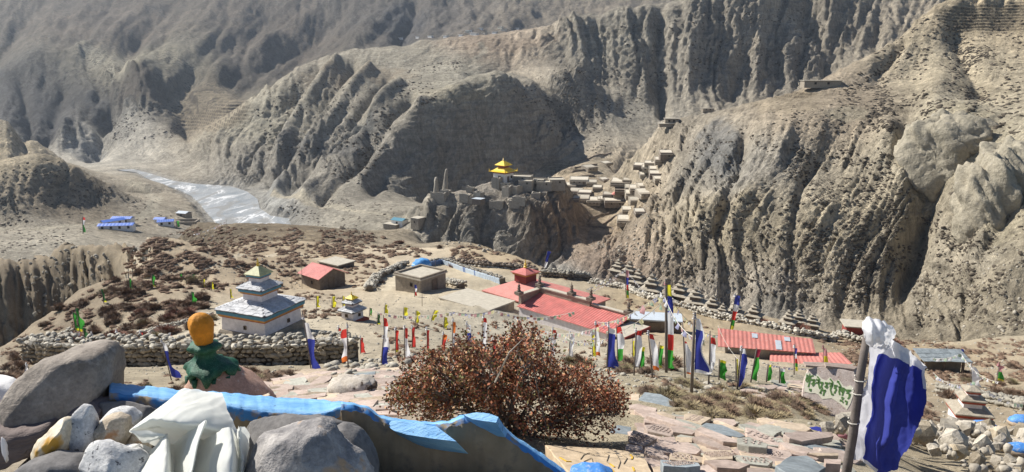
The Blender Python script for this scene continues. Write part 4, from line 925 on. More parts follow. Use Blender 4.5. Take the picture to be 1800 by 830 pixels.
tr = thing('shrine', 'small shrine with a pinkish red pitched roof in the village', 'shrine', hit(1086,350,250), radians(-4))
MB().box((0,0,1),(5,4,4)).build('wall', M['mud_wall'], tr)
MB().add([(-3.4,-2.6,2.9),(3.4,-2.6,2.9),(3.4,2.6,2.9),(-3.4,2.6,2.9),(-1.0,0,4.9),(1.0,0,4.9)], [(0,1,5,4),(1,2,5),(2,3,4,5),(3,0,4),(3,2,1,0)]).build('roof', M['pink_tin'], tr)
for px, py, w, d, h, r, how in [(1442,152,16,7,2.6,-6,'broad flat-roofed farm on the terraced shoulder high at right'),(1412,148,8,4,1.6,-10,'stone outbuilding beside the broad farm at right'),(1178,221,12,6,1.2,-4,'flat open-sided hall on the cliff spur, lower terrace'),(1180,217,7,4,2.6,-4,'hall block on the cliff spur with a pale roof'),(1244,195,10,4,2.2,8,'low farm on the ridge right of the cliff spur')]:
    flat_house('farmhouse', how, 'house', px, py, w, d, h, radians(r), M['mud_wall'], M['mud_roof'], None, [('front',-.4,h*.55,.9,.9),('front',.3,h*.55,.9,.9)] if h > 2 else [], [], 0, .5)
for k, px in enumerate((703,735,757,784,811,824,834,851,870,885,908,880,845,822)):
    py = (69,67,66,66,64,56,62,60,59,54,52,50,52,58)[k]
    tag(MB().box((0,0,.6),(random.uniform(7,12),4,3.4)).box((0,0,2.45),(11,5,.3)).build('distant_house', [M['white_paint'],M['pale_roof']][k%2 if k > 6 else 0], None, hit(px,py,500), (0,0,random.uniform(-.9,-.6))), 'tiny pale house strung along the rim of the high plateau', 'house', 'houses along the high plateau rim')

for pl, how in [([(975,300),(1010,296),(1050,290)],'uppermost low wall between the terraced fields'),([(968,307),(1005,304),(1030,300)],'second low wall between the terraced fields'),([(990,316),(1015,312),(1045,310)],'low field wall above the wide pale farmhouse'),([(1035,392),(1060,378),(1085,366)],'low earth bank across the lower field'),([(1060,396),(1080,382),(1100,372)],'second earth bank across the lower field'),([(1035,398),(1075,402),(1100,406)],'bank along the lower edge of the lower field'),([(1000,286),(1035,280),(1075,270)],'stone bank at the back of the upper fields')]:
    path = [hit(x,y,300) for x, y in pl]; n = 12; vs = []; fs = []; w = thing('field_wall', how, 'wall', path[0], 0, 'low walls of the village fields')
    q = [path[0].lerp(path[1], i/6) if i < 6 else path[1].lerp(path[2], (i-6)/6) for i in range(13)]
    for v in q:
        g_ = ground(v.x, v.y)
        for dx, dz in ((-.5,-.4),(-.35,.9+random.uniform(-.2,.2)),(.35,.9),(.5,-.4)): vs.append((v.x-path[0].x, v.y-path[0].y+dx, g_-path[0].z+dz))
    for i in range(12): a = 4*i; fs += [(a,a+4,a+5,a+1),(a+1,a+5,a+6,a+2),(a+2,a+6,a+7,a+3)]
    MB().add(vs, fs+[(0,1,2,3),(48,51,50,49)]).build('wall_run', M['dark_wall'], w)

for outline, Y, how in [([(757,366),(758,340),(763,318),(767,310),(771,318),(773,345),(772,368)],472,'slim pale earth pillar standing before the dark cliff, left one'),([(772,345),(774,320),(779,300),(785,296),(788,306),(786,330),(784,348)],480,'leaning pale earth pillar before the dark cliff, taller one')]:
    n = len(outline); c = P(sum(p[0] for p in outline)/n, outline[0][1], Y); mb = MB(); rings = []
    W_ = [P(x,y,Y)-c for x,y in outline]; zs = sorted(set([-14.0]+[v.z for v in W_])); hw = lambda z: max([.4]+[abs(v.x) for v in W_ if v.z >= z-1])
    prof = [(max(.6, (abs(W_[0].x-W_[-1].x)/2)*(1-.8*max(0,z)/max(v.z for v in W_))**.8), z, W_[n//2].x*max(0,z)/max(v.z for v in W_)) for z in [-14,-6,0]+[max(v.z for v in W_)*f for f in (.15,.3,.45,.6,.75,.88,.97)]]
    vs = []; fs = []
    for i, (r, z, ox) in enumerate(prof):
        for j in range(12):
            th = 2*pi*j/12; f = 1+.45*float(fbm(np.array(cos(th)*1.2+Y), np.array(sin(th)*1.2+z/4.0), 3, 4)); vs.append((ox+r*f*cos(th), r*1.5*f*sin(th), z))
    for i in range(len(prof)-1):
        for j in range(12): fs.append((i*12+j, i*12+(j+1)%12, (i+1)*12+(j+1)%12, (i+1)*12+j))
    fs.append(tuple((len(prof)-1)*12+j for j in range(12)))
    tag(MB().add(vs, fs).build('rock_pillar', M['ruin'], None, c, None, True), how, 'rock pillar')
# ------------------------------------------------------------------ prayer flags on poles
def cloth_strip(name, pts_l, widths, bands, parent, seed, n=14, m=4, fold=.35, side=1, border=None):
    """cloth hanging along a pole: pts_l local points down the hoist, widths = fly length along it; bands = [(fraction, colour)]; joined in one mesh per cloth"""
    r = random.Random(seed); ph = r.uniform(0,6); ph2 = r.uniform(0,6); vs = []; fs = []; mi = []
    cols = []
    for _, c in bands:
        if c not in cols: cols.append(c)
    if border and border not in cols: cols.append(border)
    yaw = r.uniform(-.5,.5); pin = r.uniform(.25,.55); pf = r.uniform(5,9)
    for i in range(n+1):
        t = i/n; k = t*(len(pts_l)-1); a = int(min(k,len(pts_l)-2)); h = pts_l[a].lerp(pts_l[a+1], k-a)
        kw = t*(len(widths)-1); b = int(min(kw,len(widths)-2)); w = widths[b]*(1-kw+b)+widths[b+1]*(kw-b)
        if n == 16: w *= .95*(1-pin*(.5+.5*sin(pf*t+ph2))*(.3+.7*sin(pi*min(1,t*1.1))))
        for j in range(m+1):
            u = j/m; amp = w*fold*(u**.8)
            vs.append(h + Vector((side*w*u*cos(yaw+.3*sin(3*t+ph)) + .10*amp*sin(7*t+ph2)*u, w*u*sin(yaw)+amp*sin(5.5*t+3.2*u+ph)*.6+.5*amp*sin(11*t+ph2)*u, -w*.18*u*u + .10*w*u*sin(4*t+ph))))
    for i in range(n):
        t = (i+.5)/n; c = [c for f, c in bands if t <= f+1e-6][0] if any(t <= f+1e-6 for f, _ in bands) else bands[-1][1]
        for j in range(m):
            p = i*(m+1)+j; fs.append((p,p+1,p+m+2,p+m+1)); cc = c
            if border and (j == m-1 or i == 0 or i == n-1): cc = border
            mi.append(cols.index(cc))
    me = bpy.data.meshes.new(name); me.from_pydata(vs, [], fs)
    for c in cols: me.materials.append(CL[c])
    me.polygons.foreach_set('material_index', mi); me.polygons.foreach_set('use_smooth', [True]*len(fs)); me.update()
    return link(name, me, parent)
def flag(label, bx, by, tx, ty, bands, t0=0.05, t1=.95, wpx=(10,14), knot='white', y0=None, group='prayer flags on poles across the hillside', border=None, poler=None, side=1, ext=0.0, base=None):
    """pole foot at picture (bx, by), tip at (tx, ty); cloth between fractions t0..t1 from the tip down"""
    p = hit(bx, by, y0 or 6) if base is None else base
    top = P(tx, ty, p.y*(1.0)); k = mpp(p)
    t = thing('prayer_flag', label, 'prayer flag', p, 0, group)
    v = top - p; r = poler or max(.016, .62*k)
    MB().tube([Vector((0,0,-.25)), v*.5+Vector((random.uniform(-.3,.3)*k*3,0,0)), v*1.02], [r*1.15,r,r*.7], 6).build('pole', M['pole'], t, None, None, True)
    hp_ = [v*(1-t0-(t1-t0)*f) + Vector((side*r,-.01,0)) for f in (0,.35,.7,1)]
    cloth_strip('cloth', hp_, [w*k for w in wpx], bands, t, int(bx*7+by), 16, 6, .62, side, border)
    if knot:
        vs, fs = HS[int(bx)%10]; mb = MB(); s = max(2.8*k,.045)
        for q in range(3): mb.add([Vector(a)*s*(1.5-.3*q)+v*(1-t0*.5)+Vector((random.uniform(-.4,.4)*s,random.uniform(-.4,.4)*s,(q-1)*s*.9)) for a in vs], fs)
        mb.build('topknot', CL[knot], t, None, None, True)
    return t, top
W, B_, R_, G_, Y_ = 'white', 'blue', 'red', 'green', 'yellow'
# nearer flags, left half
flag('blue and white flag on a leaning pole between the wall and the ochre-topped cairn', 303, 668, 283, 597, [(.25,W),(1,B_)], .05, .9, (10,13,22), W, 20)
flag('blue flag with white top on a leaning pole in front of the stone wall', 549, 655, 531, 548, [(.32,W),(1,B_)], .18, .98, (10,17,14,17), W, 18, border=None)
flag('white flag with red edges before the right end of the stone wall', 612, 652, 610, 568, [(.22,R_),(.8,W),(1,'orange')], .12, .8, (8,12,13,9), W, 18, side=-1)
flag('tall white flag with red tip left of the bush', 676, 650, 674, 556, [(.22,R_),(1,W)], .03, .62, (7,10,10), None, 22)
flag('blue flag wrapped in white, front left of the bush', 668, 647, 674, 592, [(.3,W),(1,B_)], .02, .95, (8,13,13), W, 18, border=None)
flag('twisted white flag with red top and foot beside the bush', 712, 648, 711, 573, [(.22,R_),(.9,W),(1,'maroon')], .05, .95, (6,8,9,8), W, 20)
for lb, bx, by, tx, ty, bd, w in [
    ('short red flag with white knot behind the wall end',594,594,595,574,[(1,R_)],(6,8)),('short red flag at the right end of the stone wall',634,622,633,592,[(1,R_)],(7,8)),
    ('narrow red flag, first right of the tall white one',695,622,695,576,[(.9,R_),(1,Y_)],(6,6)),('narrow red flag, second right of the tall white one',724,612,724,573,[(1,R_)],(6,7)),
    ('narrow red flag with a white side ribbon near the bush top left',750,618,750,576,[(1,R_)],(6,6)),('orange and red flag half hidden by the bush',776,618,779,584,[(.3,'orange'),(1,R_)],(8,7)),
    ('white flag with orange middle standing before the bush',795,620,796,560,[(.4,'orange'),(1,W)],(6,7)),('white and blue flag sticking out of the bush top',822,612,820,566,[(.4,W),(.7,B_),(1,'pink')],(8,10)),
    ('tall white streaming flag behind the bush',846,622,850,553,[(.15,R_),(.85,W),(1,'pink')],(6,9,8,10)),('red flag in the bush, right of the tall white one',866,632,866,595,[(1,R_)],(6,9)),('small red flag deep in the bush',889,625,890,590,[(1,R_)],(8,7)),
    ('pale flag behind the highest twig of the bush',911,600,910,560,[(1,'pink')],(6,7)),
    ('white flag with a red hoist, first right of the bush',966,628,972,575,[(.15,R_),(1,W)],(7,10,12,6)),('white flag with a dark pole, second right of the bush',1000,630,1002,583,[(1,W)],(8,9,8)),
    ('yellow-green flag beside a white one right of the bush',1042,628,1040,585,[(1,Y_)],(5,6)),('white flag with red knot and orange foot right of the bush',1047,628,1047,565,[(.15,R_),(.85,W),(1,'orange')],(6,9,9))]:
    flag(lb, bx, by, tx, ty, bd, .08, .95, w, W, 24)
# large flags right of the bush
flag('big blue flag with white hoist on the first pole right of the bush', 1066, 652, 1070, 566, [(.14,W),(1,B_)], .12, .92, (10,18,20,32), W, 16, border=None)
flag('white and red flag with a green tail behind the first big blue flag', 1086, 640, 1083, 572, [(.2,R_),(.65,W),(1,G_)], .05, .92, (10,18,16,13), None, 18)
flag('small yellow flag between the white flags', 1112, 628, 1112, 596, [(1,Y_)], .1, .95, (4,6), None, 20)
flag('white flag on a straight dark pole, green flag at its side', 1114, 660, 1118, 578, [(.12,R_),(1,W)], .04, .8, (10,13,13,7), W, 15)
flag('short green flag right of the straight white flag', 1124, 648, 1127, 606, [(.2,Y_),(1,G_)], .1, .95, (8,10,7), None, 16)
flag('white flag on a pole leaning left, with an orange foot', 1149, 664, 1139, 583, [(.1,R_),(.9,W),(1,'orange')], .05, .82, (8,14,16,12), W, 14)
flag('green flag bulging right of the leaning white flag', 1154, 648, 1159, 602, [(.15,Y_),(.85,G_),(1,Y_)], .1, .98, (8,13,11,8), None, 16)
ban, ban_top = flag('tall banner striped blue white red and green on a stout pole', 1172, 655, 1170, 494, [(.12,Y_),(.33,B_),(.56,W),(.78,R_),(1,G_)], .04, .95, (8,12,13,13,12), 'pink', 15, group='striped banners', poler=.032)
flag('yellow and green flag at the foot of the striped banner', 1173, 650, 1174, 612, [(.3,Y_),(1,G_)], .05, .95, (7,12,12), None, 14)
flag('white flag with red edge on a dark pole left of the largest mid-field blue flag', 1206, 668, 1200, 570, [(.08,R_),(.92,W),(1,'orange')], .3, .88, (4,15,17,10), W, 13)
flag('largest mid-field blue flag with white border on a thick pole', 1216, 694, 1221, 552, [(.2,W),(1,B_)], .05, .72, (8,22,30,30), W, 10, border=W, poler=.028)
flag('white flag with red cords right of the largest mid-field blue flag', 1246, 678, 1248, 584, [(.2,R_),(1,W)], .1, .7, (10,16,15,8), None, 12)
flag('green flag with yellow hoist, left of the tilted blue flag', 1264, 668, 1264, 632, [(.12,Y_),(1,G_)], .02, .9, (12,14,13), None, 13, border=None)
flag('thin yellow-green flag just left of the tilted blue flag', 1295, 672, 1293, 630, [(1,Y_)], .02, .8, (4,5), None, 13)
flag('tilted narrow blue flag with white top in the middle of the right hand slope', 1296, 684, 1303, 612, [(.1,W),(1,B_)], .02, .94, (8,16,15,12), W, 12)
flag('green flag under a maroon knot right of the tilted blue flag', 1318, 672, 1330, 613, [(.28,'maroon'),(1,G_)], .02, .92, (8,12,14,10), None, 13)
flag('green and yellow flag, third from the right in the green row', 1347, 672, 1350, 640, [(.1,Y_),(1,G_)], .05, .92, (8,10,9), None, 13)
flag('green flag, rightmost of the green row', 1371, 676, 1370, 646, [(.2,W),(1,G_)], .02, .92, (9,11,9), None, 13)
flag('thin pole with striped flags before the salmon roofed extension', 1397, 660, 1396, 606, [(.25,B_),(.45,W),(.6,R_),(.8,G_),(1,Y_)], .1, .85, (5,6,5), W, 20)
flag('bundle of faded flags before the right end of the salmon roof', 1448, 650, 1447, 608, [(.4,'pink'),(.7,Y_),(1,B_)], .1, .95, (6,9,8), 'pink', 20)
flag('leaning striped banner at the edge of the terrace above the salmon roof', 1283, 580, 1292, 518, [(.22,B_),(.45,W),(.66,R_),(.85,G_),(1,Y_)], .02, .98, (9,9,8,6), W, 60, group='striped banners')
flag('striped banner on the pole of the flag-string tent', 1101, 524, 1100, 472, [(.25,'pink'),(.5,B_),(.7,R_),(.85,G_),(1,Y_)], .05, 1, (5,5,5), None, 60, group='striped banners')
flag('dark blue banner on a pole beyond the red cupola', 953, 478, 962, 441, [(.5,B_),(.9,W),(1,R_)], .02, .95, (7,6,4), None, 60)
flag('blue and red flag on a pole before the flat-roofed hut', 729, 522, 728, 500, [(.3,B_),(.6,W),(1,R_)], .02, .9, (4,5,4), None, 50)
flag('crumpled white flag above the stepped shrine at right', 1708, 680, 1707, 640, [(1,W)], .1, .9, (7,22,16), W, 22)
flag('ragged pink and green flag bundle at the far right', 1752, 672, 1756, 640, [(.4,'pink'),(.8,G_),(1,Y_)], .05, .95, (9,14,12), 'pink', 25)
flag('dark flag on the pole carrying the flag string at far right', 1692, 640, 1689, 612, [(.5,B_),(1,R_)], .05, .6, (5,7), None, 35)
# green and yellow flags far left and middle
for lb, bx, by, tx, ty, c, w in [
    ('tall green flag, left one of the pair on the left slope',133,584,127,548,G_,(7,10,9)),('blue-topped green flag, right one of the pair on the left slope',142,588,132,541,G_,(7,9,7)),('thin green flag below the pair on the left slope',150,602,146,576,'dkgreen',(6,7,5)),
    ('slanting dark green flag on the path to the left',183,534,177,508,'dkgreen',(4,5,4)),('green flag by the gully head, left of two',228,512,227,488,G_,(4,6,6)),('green flag by the gully head, right of two',268,506,267,482,G_,(4,6,5)),
    ('green flag on the slope left of the large shrine',337,538,336,513,G_,(5,8,5)),('faint green flag far left of the shrine top',316,492,316,480,G_,(4,4)),('faint green flag, second left of the shrine top',338,496,338,482,'dkgreen',(3,4)),('yellowish flag left of the shrine roof',357,506,357,490,Y_,(3,4)),('second yellowish flag left of the shrine roof',372,510,372,496,Y_,(3,4)),('yellow flag at the shrine roof corner',405,525,404,508,Y_,(3,5)),
    ('yellow flag, leftmost before the red hut',556,542,556,520,Y_,(5,6,7)),('yellow flag left of the small shrine',584,542,584,521,Y_,(6,7,6)),('yellow flag touching the small shrine',603,540,602,520,Y_,(4,5,5)),
    ('dark green flag right of the small shrine',663,572,664,551,'dkgreen',(5,6)),('yellow flag with a dark pole, first of four by the flag strings',709,562,710,540,Y_,(7,8,5)),('yellow flag with a dark pole, second of four by the flag strings',731,570,731,546,Y_,(9,10,5)),('yellow flag leaning right, third of four by the flag strings',757,565,764,545,Y_,(8,9,5)),('yellow flag with a dark pole, last of four by the flag strings',780,578,781,557,Y_,(6,9,7)),
    ('yellow flag under the flag strings, above the bush',676,552,677,535,Y_,(5,7)),('pale green flag under the flag strings',650,556,650,541,G_,(4,6))]:
    flag(lb, bx, by, tx, ty, [(.12,'dkgreen'),(.85,c),(1,Y_)] if c != Y_ else [(1,Y_)], .02, .9, w, None, 30, 'green and yellow flags on the far slope')
for lb, bx, by, tx, ty, bd in [('white flag on the wall top, leftmost',127,600,126,586,[(1,'pink')]),('tan flag on the wall top beside the leftmost one',137,598,139,588,[(1,'orange')]),('white flag on the wall top, third from left',162,600,160,586,[(1,W)]),('white-knotted red flag on the wall top',205,598,204,581,[(.4,W),(1,'maroon')]),
    ('red and white flag on the wall top',246,600,246,582,[(.4,R_),(1,W)]),('dark flag with a white knot on the wall top',262,598,262,586,[(1,'maroon')]),('red flag on the wall top, nearest the ochre-topped cairn',297,599,298,588,[(1,R_)])]:
    flag(lb, bx, by, tx, ty, bd, .1, .95, (4,7), W, 30, 'small flags on the wall top')
flag('small blue and white flag behind the dark boulder at far left', 40, 668, 46, 640, [(.4,W),(1,B_)], .02, .9, (5,8), W, 14)
flag('lone flag pole with a red top by the far river bench', 146, 411, 145, 381, [(.2,R_),(.5,W),(1,G_)], .02, .9, (4,5), None, 60, 'green and yellow flags on the far slope')
flag('faded flag pole on the brow of the plateau', 311, 400, 310, 388, [(1,G_)], .02, .9, (4,6), None, 60, 'green and yellow flags on the far slope')
# bare poles near the red hut
for k, (bx, by, tx, ty, how) in enumerate([(531,508,530,452,'tall bare pole at the left corner of the red hut'),(513,508,513,448,'tall bare pole further left of the red hut'),(486,498,486,482,'short bare pole left of the red hut'),(766,490,765,458,'bare pole at the corner of the walled yard'),(398,412,398,386,'bare pole on the brow of the plateau'),(742,538,742,515,'thin bare stick below the flat-roofed hut')]):
    p = hit(bx,by,50); v = P(tx,ty,p.y)-p
    tag(MB().tube([(0,0,-.2), v*.5, v], [.035,.03,.02], 5).build('pole', M['wood'], None, p), how, 'pole', 'bare poles')

# ------------------------------------------------------------------ strings of little flags
SQ = {}
FADE = {k: cloth_mat('faded_'+k+'_flag_cotton', tuple(.42*a+.58*b for a, b in zip(v, (.55,.54,.55))), .4) for k, v in {'white':(.8,.8,.82),'blue':(.06,.09,.45),'red':(.62,.06,.05),'green':(.08,.36,.07),'yellow':(.75,.65,.08),'pink':(.6,.3,.32)}.items()}
def square(c):
    if c not in SQ:
        n = 3; vs = []; fs = []
        for i in range(n+1):
            for j in range(n+1): vs.append((j/n-.5, .12*sin(j*1.7+i), -i/n))
        for i in range(n):
            for j in range(n): p = i*(n+1)+j; fs.append((p,p+1,p+n+2,p+n+1))
        me = bpy.data.meshes.new('flag'); me.from_pydata(vs, [], fs); me.materials.append(FADE[c]); me.polygons.foreach_set('use_smooth',[True]*len(fs)); SQ[c] = me
    return SQ[c]
CYC = ['blue','white','red','green','yellow']
def flag_string(label, A, B, sag, n, size, fill=.8, group='strings of prayer flags', cyc=CYC):
    t = thing('flag_string', label, 'flag string', A, 0, group); D = B-A; sag_ = sag
    pt = lambda u: D*u - Vector((0,0,4*sag_*u*(1-u)))
    MB().tube([pt(i/14) for i in range(15)], max(.006, size*.05), 4).build('cord', M['rope'], t)
    ang = math.atan2(D.y, D.x)
    for i in range(n):
        u = (i+.5)/n; s = size*random.uniform(.5,.85)
        if random.random() > fill: continue
        o = link('flag', square(cyc[(i + (random.random() < .2))%len(cyc)]), t, pt(u), (random.uniform(-.5,.5), random.uniform(-.3,.3), ang+random.uniform(-.5,.5))); o.scale = (s, s, s*random.uniform(.6,1.05))
    return t
def at(px, py, Y): return P(px, py, Y)
yb = ban.location.y
flag_string('flag string from the small shrine to the middle of the flag row', at(657,548,54), at(795,548,50), .35, 26, .34)
flag_string('flag string from the middle of the flag row to the pole before the terrace', at(795,548,50), at(868,545,52), .25, 14, .36)
flag_string('flag string from the pole before the terrace toward the temple porch', at(868,545,52), at(1010,548,50), .5, 24, .34)
flag_string('long flag string crossing the red roof up to the striped banner, lower one', at(958,582,38), ban_top+Vector((0,0,-.35)), .5, 30, .24)
flag_string('long flag string crossing the red roof up to the striped banner, middle one', at(990,590,36), ban_top+Vector((0,0,-.5)), .7, 28, .24)
flag_string('short flag string over the porch up to the striped banner', at(1050,566,40), ban_top+Vector((0,0,-.25)), .3, 22, .26)
flag_string('flag string from the striped banner down right to the largest mid-field blue flag', ban_top+Vector((0,0,-.4)), at(1240,600,12), .25, 24, .15)
flag_string('flag string from the striped banner down right behind the largest mid-field blue flag', ban_top+Vector((0,0,-.25)), at(1262,590,22), .3, 26, .17)
flag_string('flag string from the salmon roof down to the rightmost green flag', at(1262,572,40), at(1395,690,13), .6, 30, .14, .4)
flag_string('flag string sagging along the eave of the salmon extension', at(1345,640,50), at(1500,640,50), .35, 34, .22, .9, cyc=['white','white','pink','white','blue'])
flag_string('white flag string of the tent, left side', at(1100,474,104), at(1000,520,100), .3, 26, .38, .9, cyc=['white','white','pink','white','yellow'])
flag_string('white flag string of the tent, right side', at(1100,474,104), at(1150,530,98), .2, 20, .38, .9, cyc=['white','white','blue','white'])
flag_string('white flag string of the tent, front left', at(1100,474,104), at(1040,512,98), .3, 18, .34, .7, cyc=['white','white','pink'])
flag_string('flag string above the slate-roofed shed at right', at(1640,630,36), at(1690,622,35), .12, 14, .22, .9, cyc=['white','white','green','white'])
flag_string('flag string from the right hand pole down to the ragged flag bundle', at(1690,622,35), at(1756,672,25), .3, 26, .18, .8, cyc=['white','white','green','yellow'])
flag_string('flag string from the ragged flag bundle out of the picture', at(1740,690,22), at(1850,700,22), .3, 20, .16, .5, cyc=['white','white','green'])
flag_string('flag string below the slate-roofed shed, running right', at(1640,655,24), at(1720,668,22), .3, 18, .16, .7, cyc=['white','green','white','blue'])
flag_string('flag string over the dry grass left of the temple roof', at(940,582,48), at(1052,592,44), .5, 22, .22, .8)
flag_string('pale cord with flags along the brow left of the river', at(340,412,150), at(400,388,158), .3, 16, .5, .8, cyc=['white','white','pink'])
# ------------------------------------------------------------------ dry stone walls
def walk(path, n):
    P2 = [Vector(p) for p in path]; seg = [(b-a).length for a, b in zip(P2[:-1], P2[1:])]; tot = sum(seg); out = []
    for i in range(n+1):
        s = tot*i/n; k = 0
        while k < len(seg)-1 and s > seg[k]: s -= seg[k]; k += 1
        out.append(P2[k].lerp(P2[k+1], s/seg[k]))
    return out, tot
def core_wall(path, h, th, parent, mat, name='wall_core', step=0.7):
    pts_, tot = walk(path, max(3, int(sum((Vector(b)-Vector(a)).length for a, b in zip(path[:-1],path[1:]))/step))); vs = []; fs = []
    for i, p in enumerate(pts_):
        t = (pts_[min(i+1,len(pts_)-1)]-pts_[max(i-1,0)]); t.z = 0; t.normalize(); nrm = Vector((t.y,-t.x,0))
        hh = h*random.uniform(.9,1.04)
        for s, z in ((.56,-.5),(.46,hh),(-.46,hh),(-.56,-.5)): vs.append(p + nrm*th*s + Vector((0,0,z)))
    n = len(pts_)
    for i in range(n-1):
        a = 4*i; b = a+4; fs += [(a,b,b+1,a+1),(a+1,b+1,b+2,a+2),(a+2,b+2,b+3,a+3)]
    fs += [(0,1,2,3),(4*n-1,4*n-2,4*n-3,4*n-4)]
    return MB().add(vs, fs).build(name, mat, parent), pts_, tot
def dry_wall(label, pix, h, th, size, parts, mats, y0=8, cat='wall', facefrac=.6, dens=1.0, name='stone_wall'):
    path = [hit(p[0], p[1], y0) if len(p) == 2 else P(*p) for p in pix]
    for v, p in zip(path, pix):
        if len(p) == 3: v.z = ground(v.x, v.y)-.05
    t = thing(name, label, cat, (0,0,0)); core, pts_, tot = core_wall(path, h*.84, th*.68, t, M['wall_core'])
    sm = [[stone_mesh(k, m) for k in range(10)] for m in mats]
    todo = []
    rowsn = max(1, int(h/(size*.66))); cols = int(tot/size)
    for r in range(rowsn):                                # courses of the face towards us
        for c in range(cols):
            u = (c + .5*(r%2) + random.uniform(-.2,.2))/cols; todo.append((u, .5, h*(r+.5)/rowsn, size*random.uniform(.75,1.35), 1 if r < rowsn-1.5 else 0))
    ntop = int(tot*th/(size*size)*1.25*dens)
    for i in range(ntop): todo.append((random.random(), random.uniform(-.55,.5), h+random.uniform(-.12,.12)*size, size*random.uniform(.55,1.1), 0))
    for i in range(int(ntop*.25)): todo.append((random.random(), -.55, h*random.uniform(.3,.9), size*random.uniform(.7,1.2), 1))
    random.shuffle(todo); todo.sort(key=lambda q: -q[3]*(1 if q[1] > 0 else .6)); heap = [Heap() for _ in mats]; n = len(pts_)-1
    for i, (u, w, z, s, mi) in enumerate(todo):
        k = min(max(u,0),.9999)*n; a = int(k); p = pts_[a].lerp(pts_[a+1], k-a); d = pts_[a+1]-pts_[a]; d.z = 0; d.normalize(); nrm = Vector((d.y,-d.x,0))
        loc = p + nrm*th*w + Vector((0,0,z)); rot = (random.uniform(-.4,.4), random.uniform(-.4,.4), math.atan2(d.y,d.x)+random.uniform(-.5,.5)); sc = (s*random.uniform(1.0,1.5), s*random.uniform(.7,1.0), s*random.uniform(.8,1.1))
        mi = min(mi, len(mats)-1); q = random.randrange(10)
        if i < parts:
            o = link('stone', sm[mi][q], t, loc, rot); o.scale = sc
        else: heap[mi].add(*HSN[q], TRS(loc, rot, sc))
    for mi, hp_ in enumerate(heap):
        if hp_.V: tag(link('small_stones', hp_.mesh('small_stones', mats[mi]), t), kind='stuff')
    return t
dry_wall('long dry-stone wall capped with pale river stones below the large shrine', [(62,632,40),(120,634,38.6),(190,640,37.6),(300,645,37),(400,646,37),(500,644,37.2),(630,637,38.2)], 1.5, 1.35, .34, 300, [M['river_stone'], M['wall_stone']], 30)
dry_wall('loose stone wall curving down the plateau beside the dirt path', [(712,466),(690,478),(662,492),(652,505),(650,512)], .8, 1.0, .55, 0, [M['river_stone']], 60)
dry_wall('short dark stone wall behind the square flat-roofed hut', [(727,488),(767,489)], .9, .6, .45, 0, [M['wall_stone']], 60)
dry_wall('stone bank between the square hut and the earth terrace', [(773,500),(812,508)], .9, 1.2, .5, 0, [M['river_stone'], M['wall_stone']], 60)
dry_wall('dark stone wall along the far edge of the walled yard', [(785,462),(850,470),(908,474),(945,480)], .9, .9, .6, 0, [M['dark_wall'], M['river_stone']], 60)
dry_wall('thick dark stone wall capped with white stones beyond the temple cupola', [(952,486),(1000,491),(1034,494)], 1.3, 1.2, .6, 0, [M['river_stone'], M['dark_wall']], 60)
dry_wall('long white stone wall running below the row of little shrines', [(1036,498),(1100,510),(1140,526),(1190,538),(1260,560),(1330,572),(1400,588),(1470,600)], .7, .8, .5, 300, [M['river_stone']], 60)
dry_wall('rubble wall end left of the maroon house', [(1470,592),(1500,600),(1530,606)], .8, 1.2, .5, 0, [M['river_stone'], M['wall_stone']], 60)
dry_wall('low stone field wall on the right hillside below the shed', [(1655,690),(1700,700),(1760,712),(1815,724)], .5, .7, .3, 0, [M['river_stone']], 18)
dry_wall('loose stone kerb round the flat ground left of the large shrine', [(235,594),(290,578),(340,566),(372,556)], .3, .5, .3, 0, [M['river_stone']], 35)
dry_wall('stone kerb along the path on the left slope', [(96,598),(110,590),(126,580)], .25, .4, .26, 0, [M['river_stone']], 35)
# row of painted mani stones on the yard wall: pale blue-white blocks
t = thing('mani_wall', 'pale blue and white wall of carved stones along the edge of the yard', 'wall', (0,0,0))
path = [hit(x,y,60) for x, y in [(752,468),(768,464),(780,463),(800,470),(822,479),(838,484),(860,491),(884,499)]]
core_wall(path, .85, .8, t, M['wall_core'])
pp_, tot = walk(path, 46); mpan = plain_mat('pale_blue_painted_stone', (.50,.58,.66), .25, 3, .8, .4); mdark = plain_mat('blue_painted_stone', (.16,.23,.40), .3, 3)
for i in range(46):
    a, b = pp_[i], pp_[i+1]; d = b-a; d.z = 0; d.normalize(); nrm = Vector((d.y,-d.x,0))
    pn_ = mdark if i < 7 or i in (22,23,31) else mpan
    o = MB().box((0,0,.42),((b-a).length*.9,.12,.86*random.uniform(.85,1.05)),0,0,None,.85).build('carved_stone', pn_, t, (a+b)/2+nrm*.46, (.12,0,math.atan2(d.y,d.x)+random.uniform(-.08,.08)))
hp_ = Heap()
for i in range(240):
    k = random.random()*45.9; a = int(k); p = pp_[a].lerp(pp_[a+1], k-a); hp_.add(*HSN[i%10], TRS(p+Vector((random.uniform(-.35,.35),random.uniform(-.35,.35),.92)), (0,0,random.random()*6), (.42,.34,.3)))
tag(link('small_stones', hp_.mesh('small_stones', M['river_stone']), t), kind='stuff')
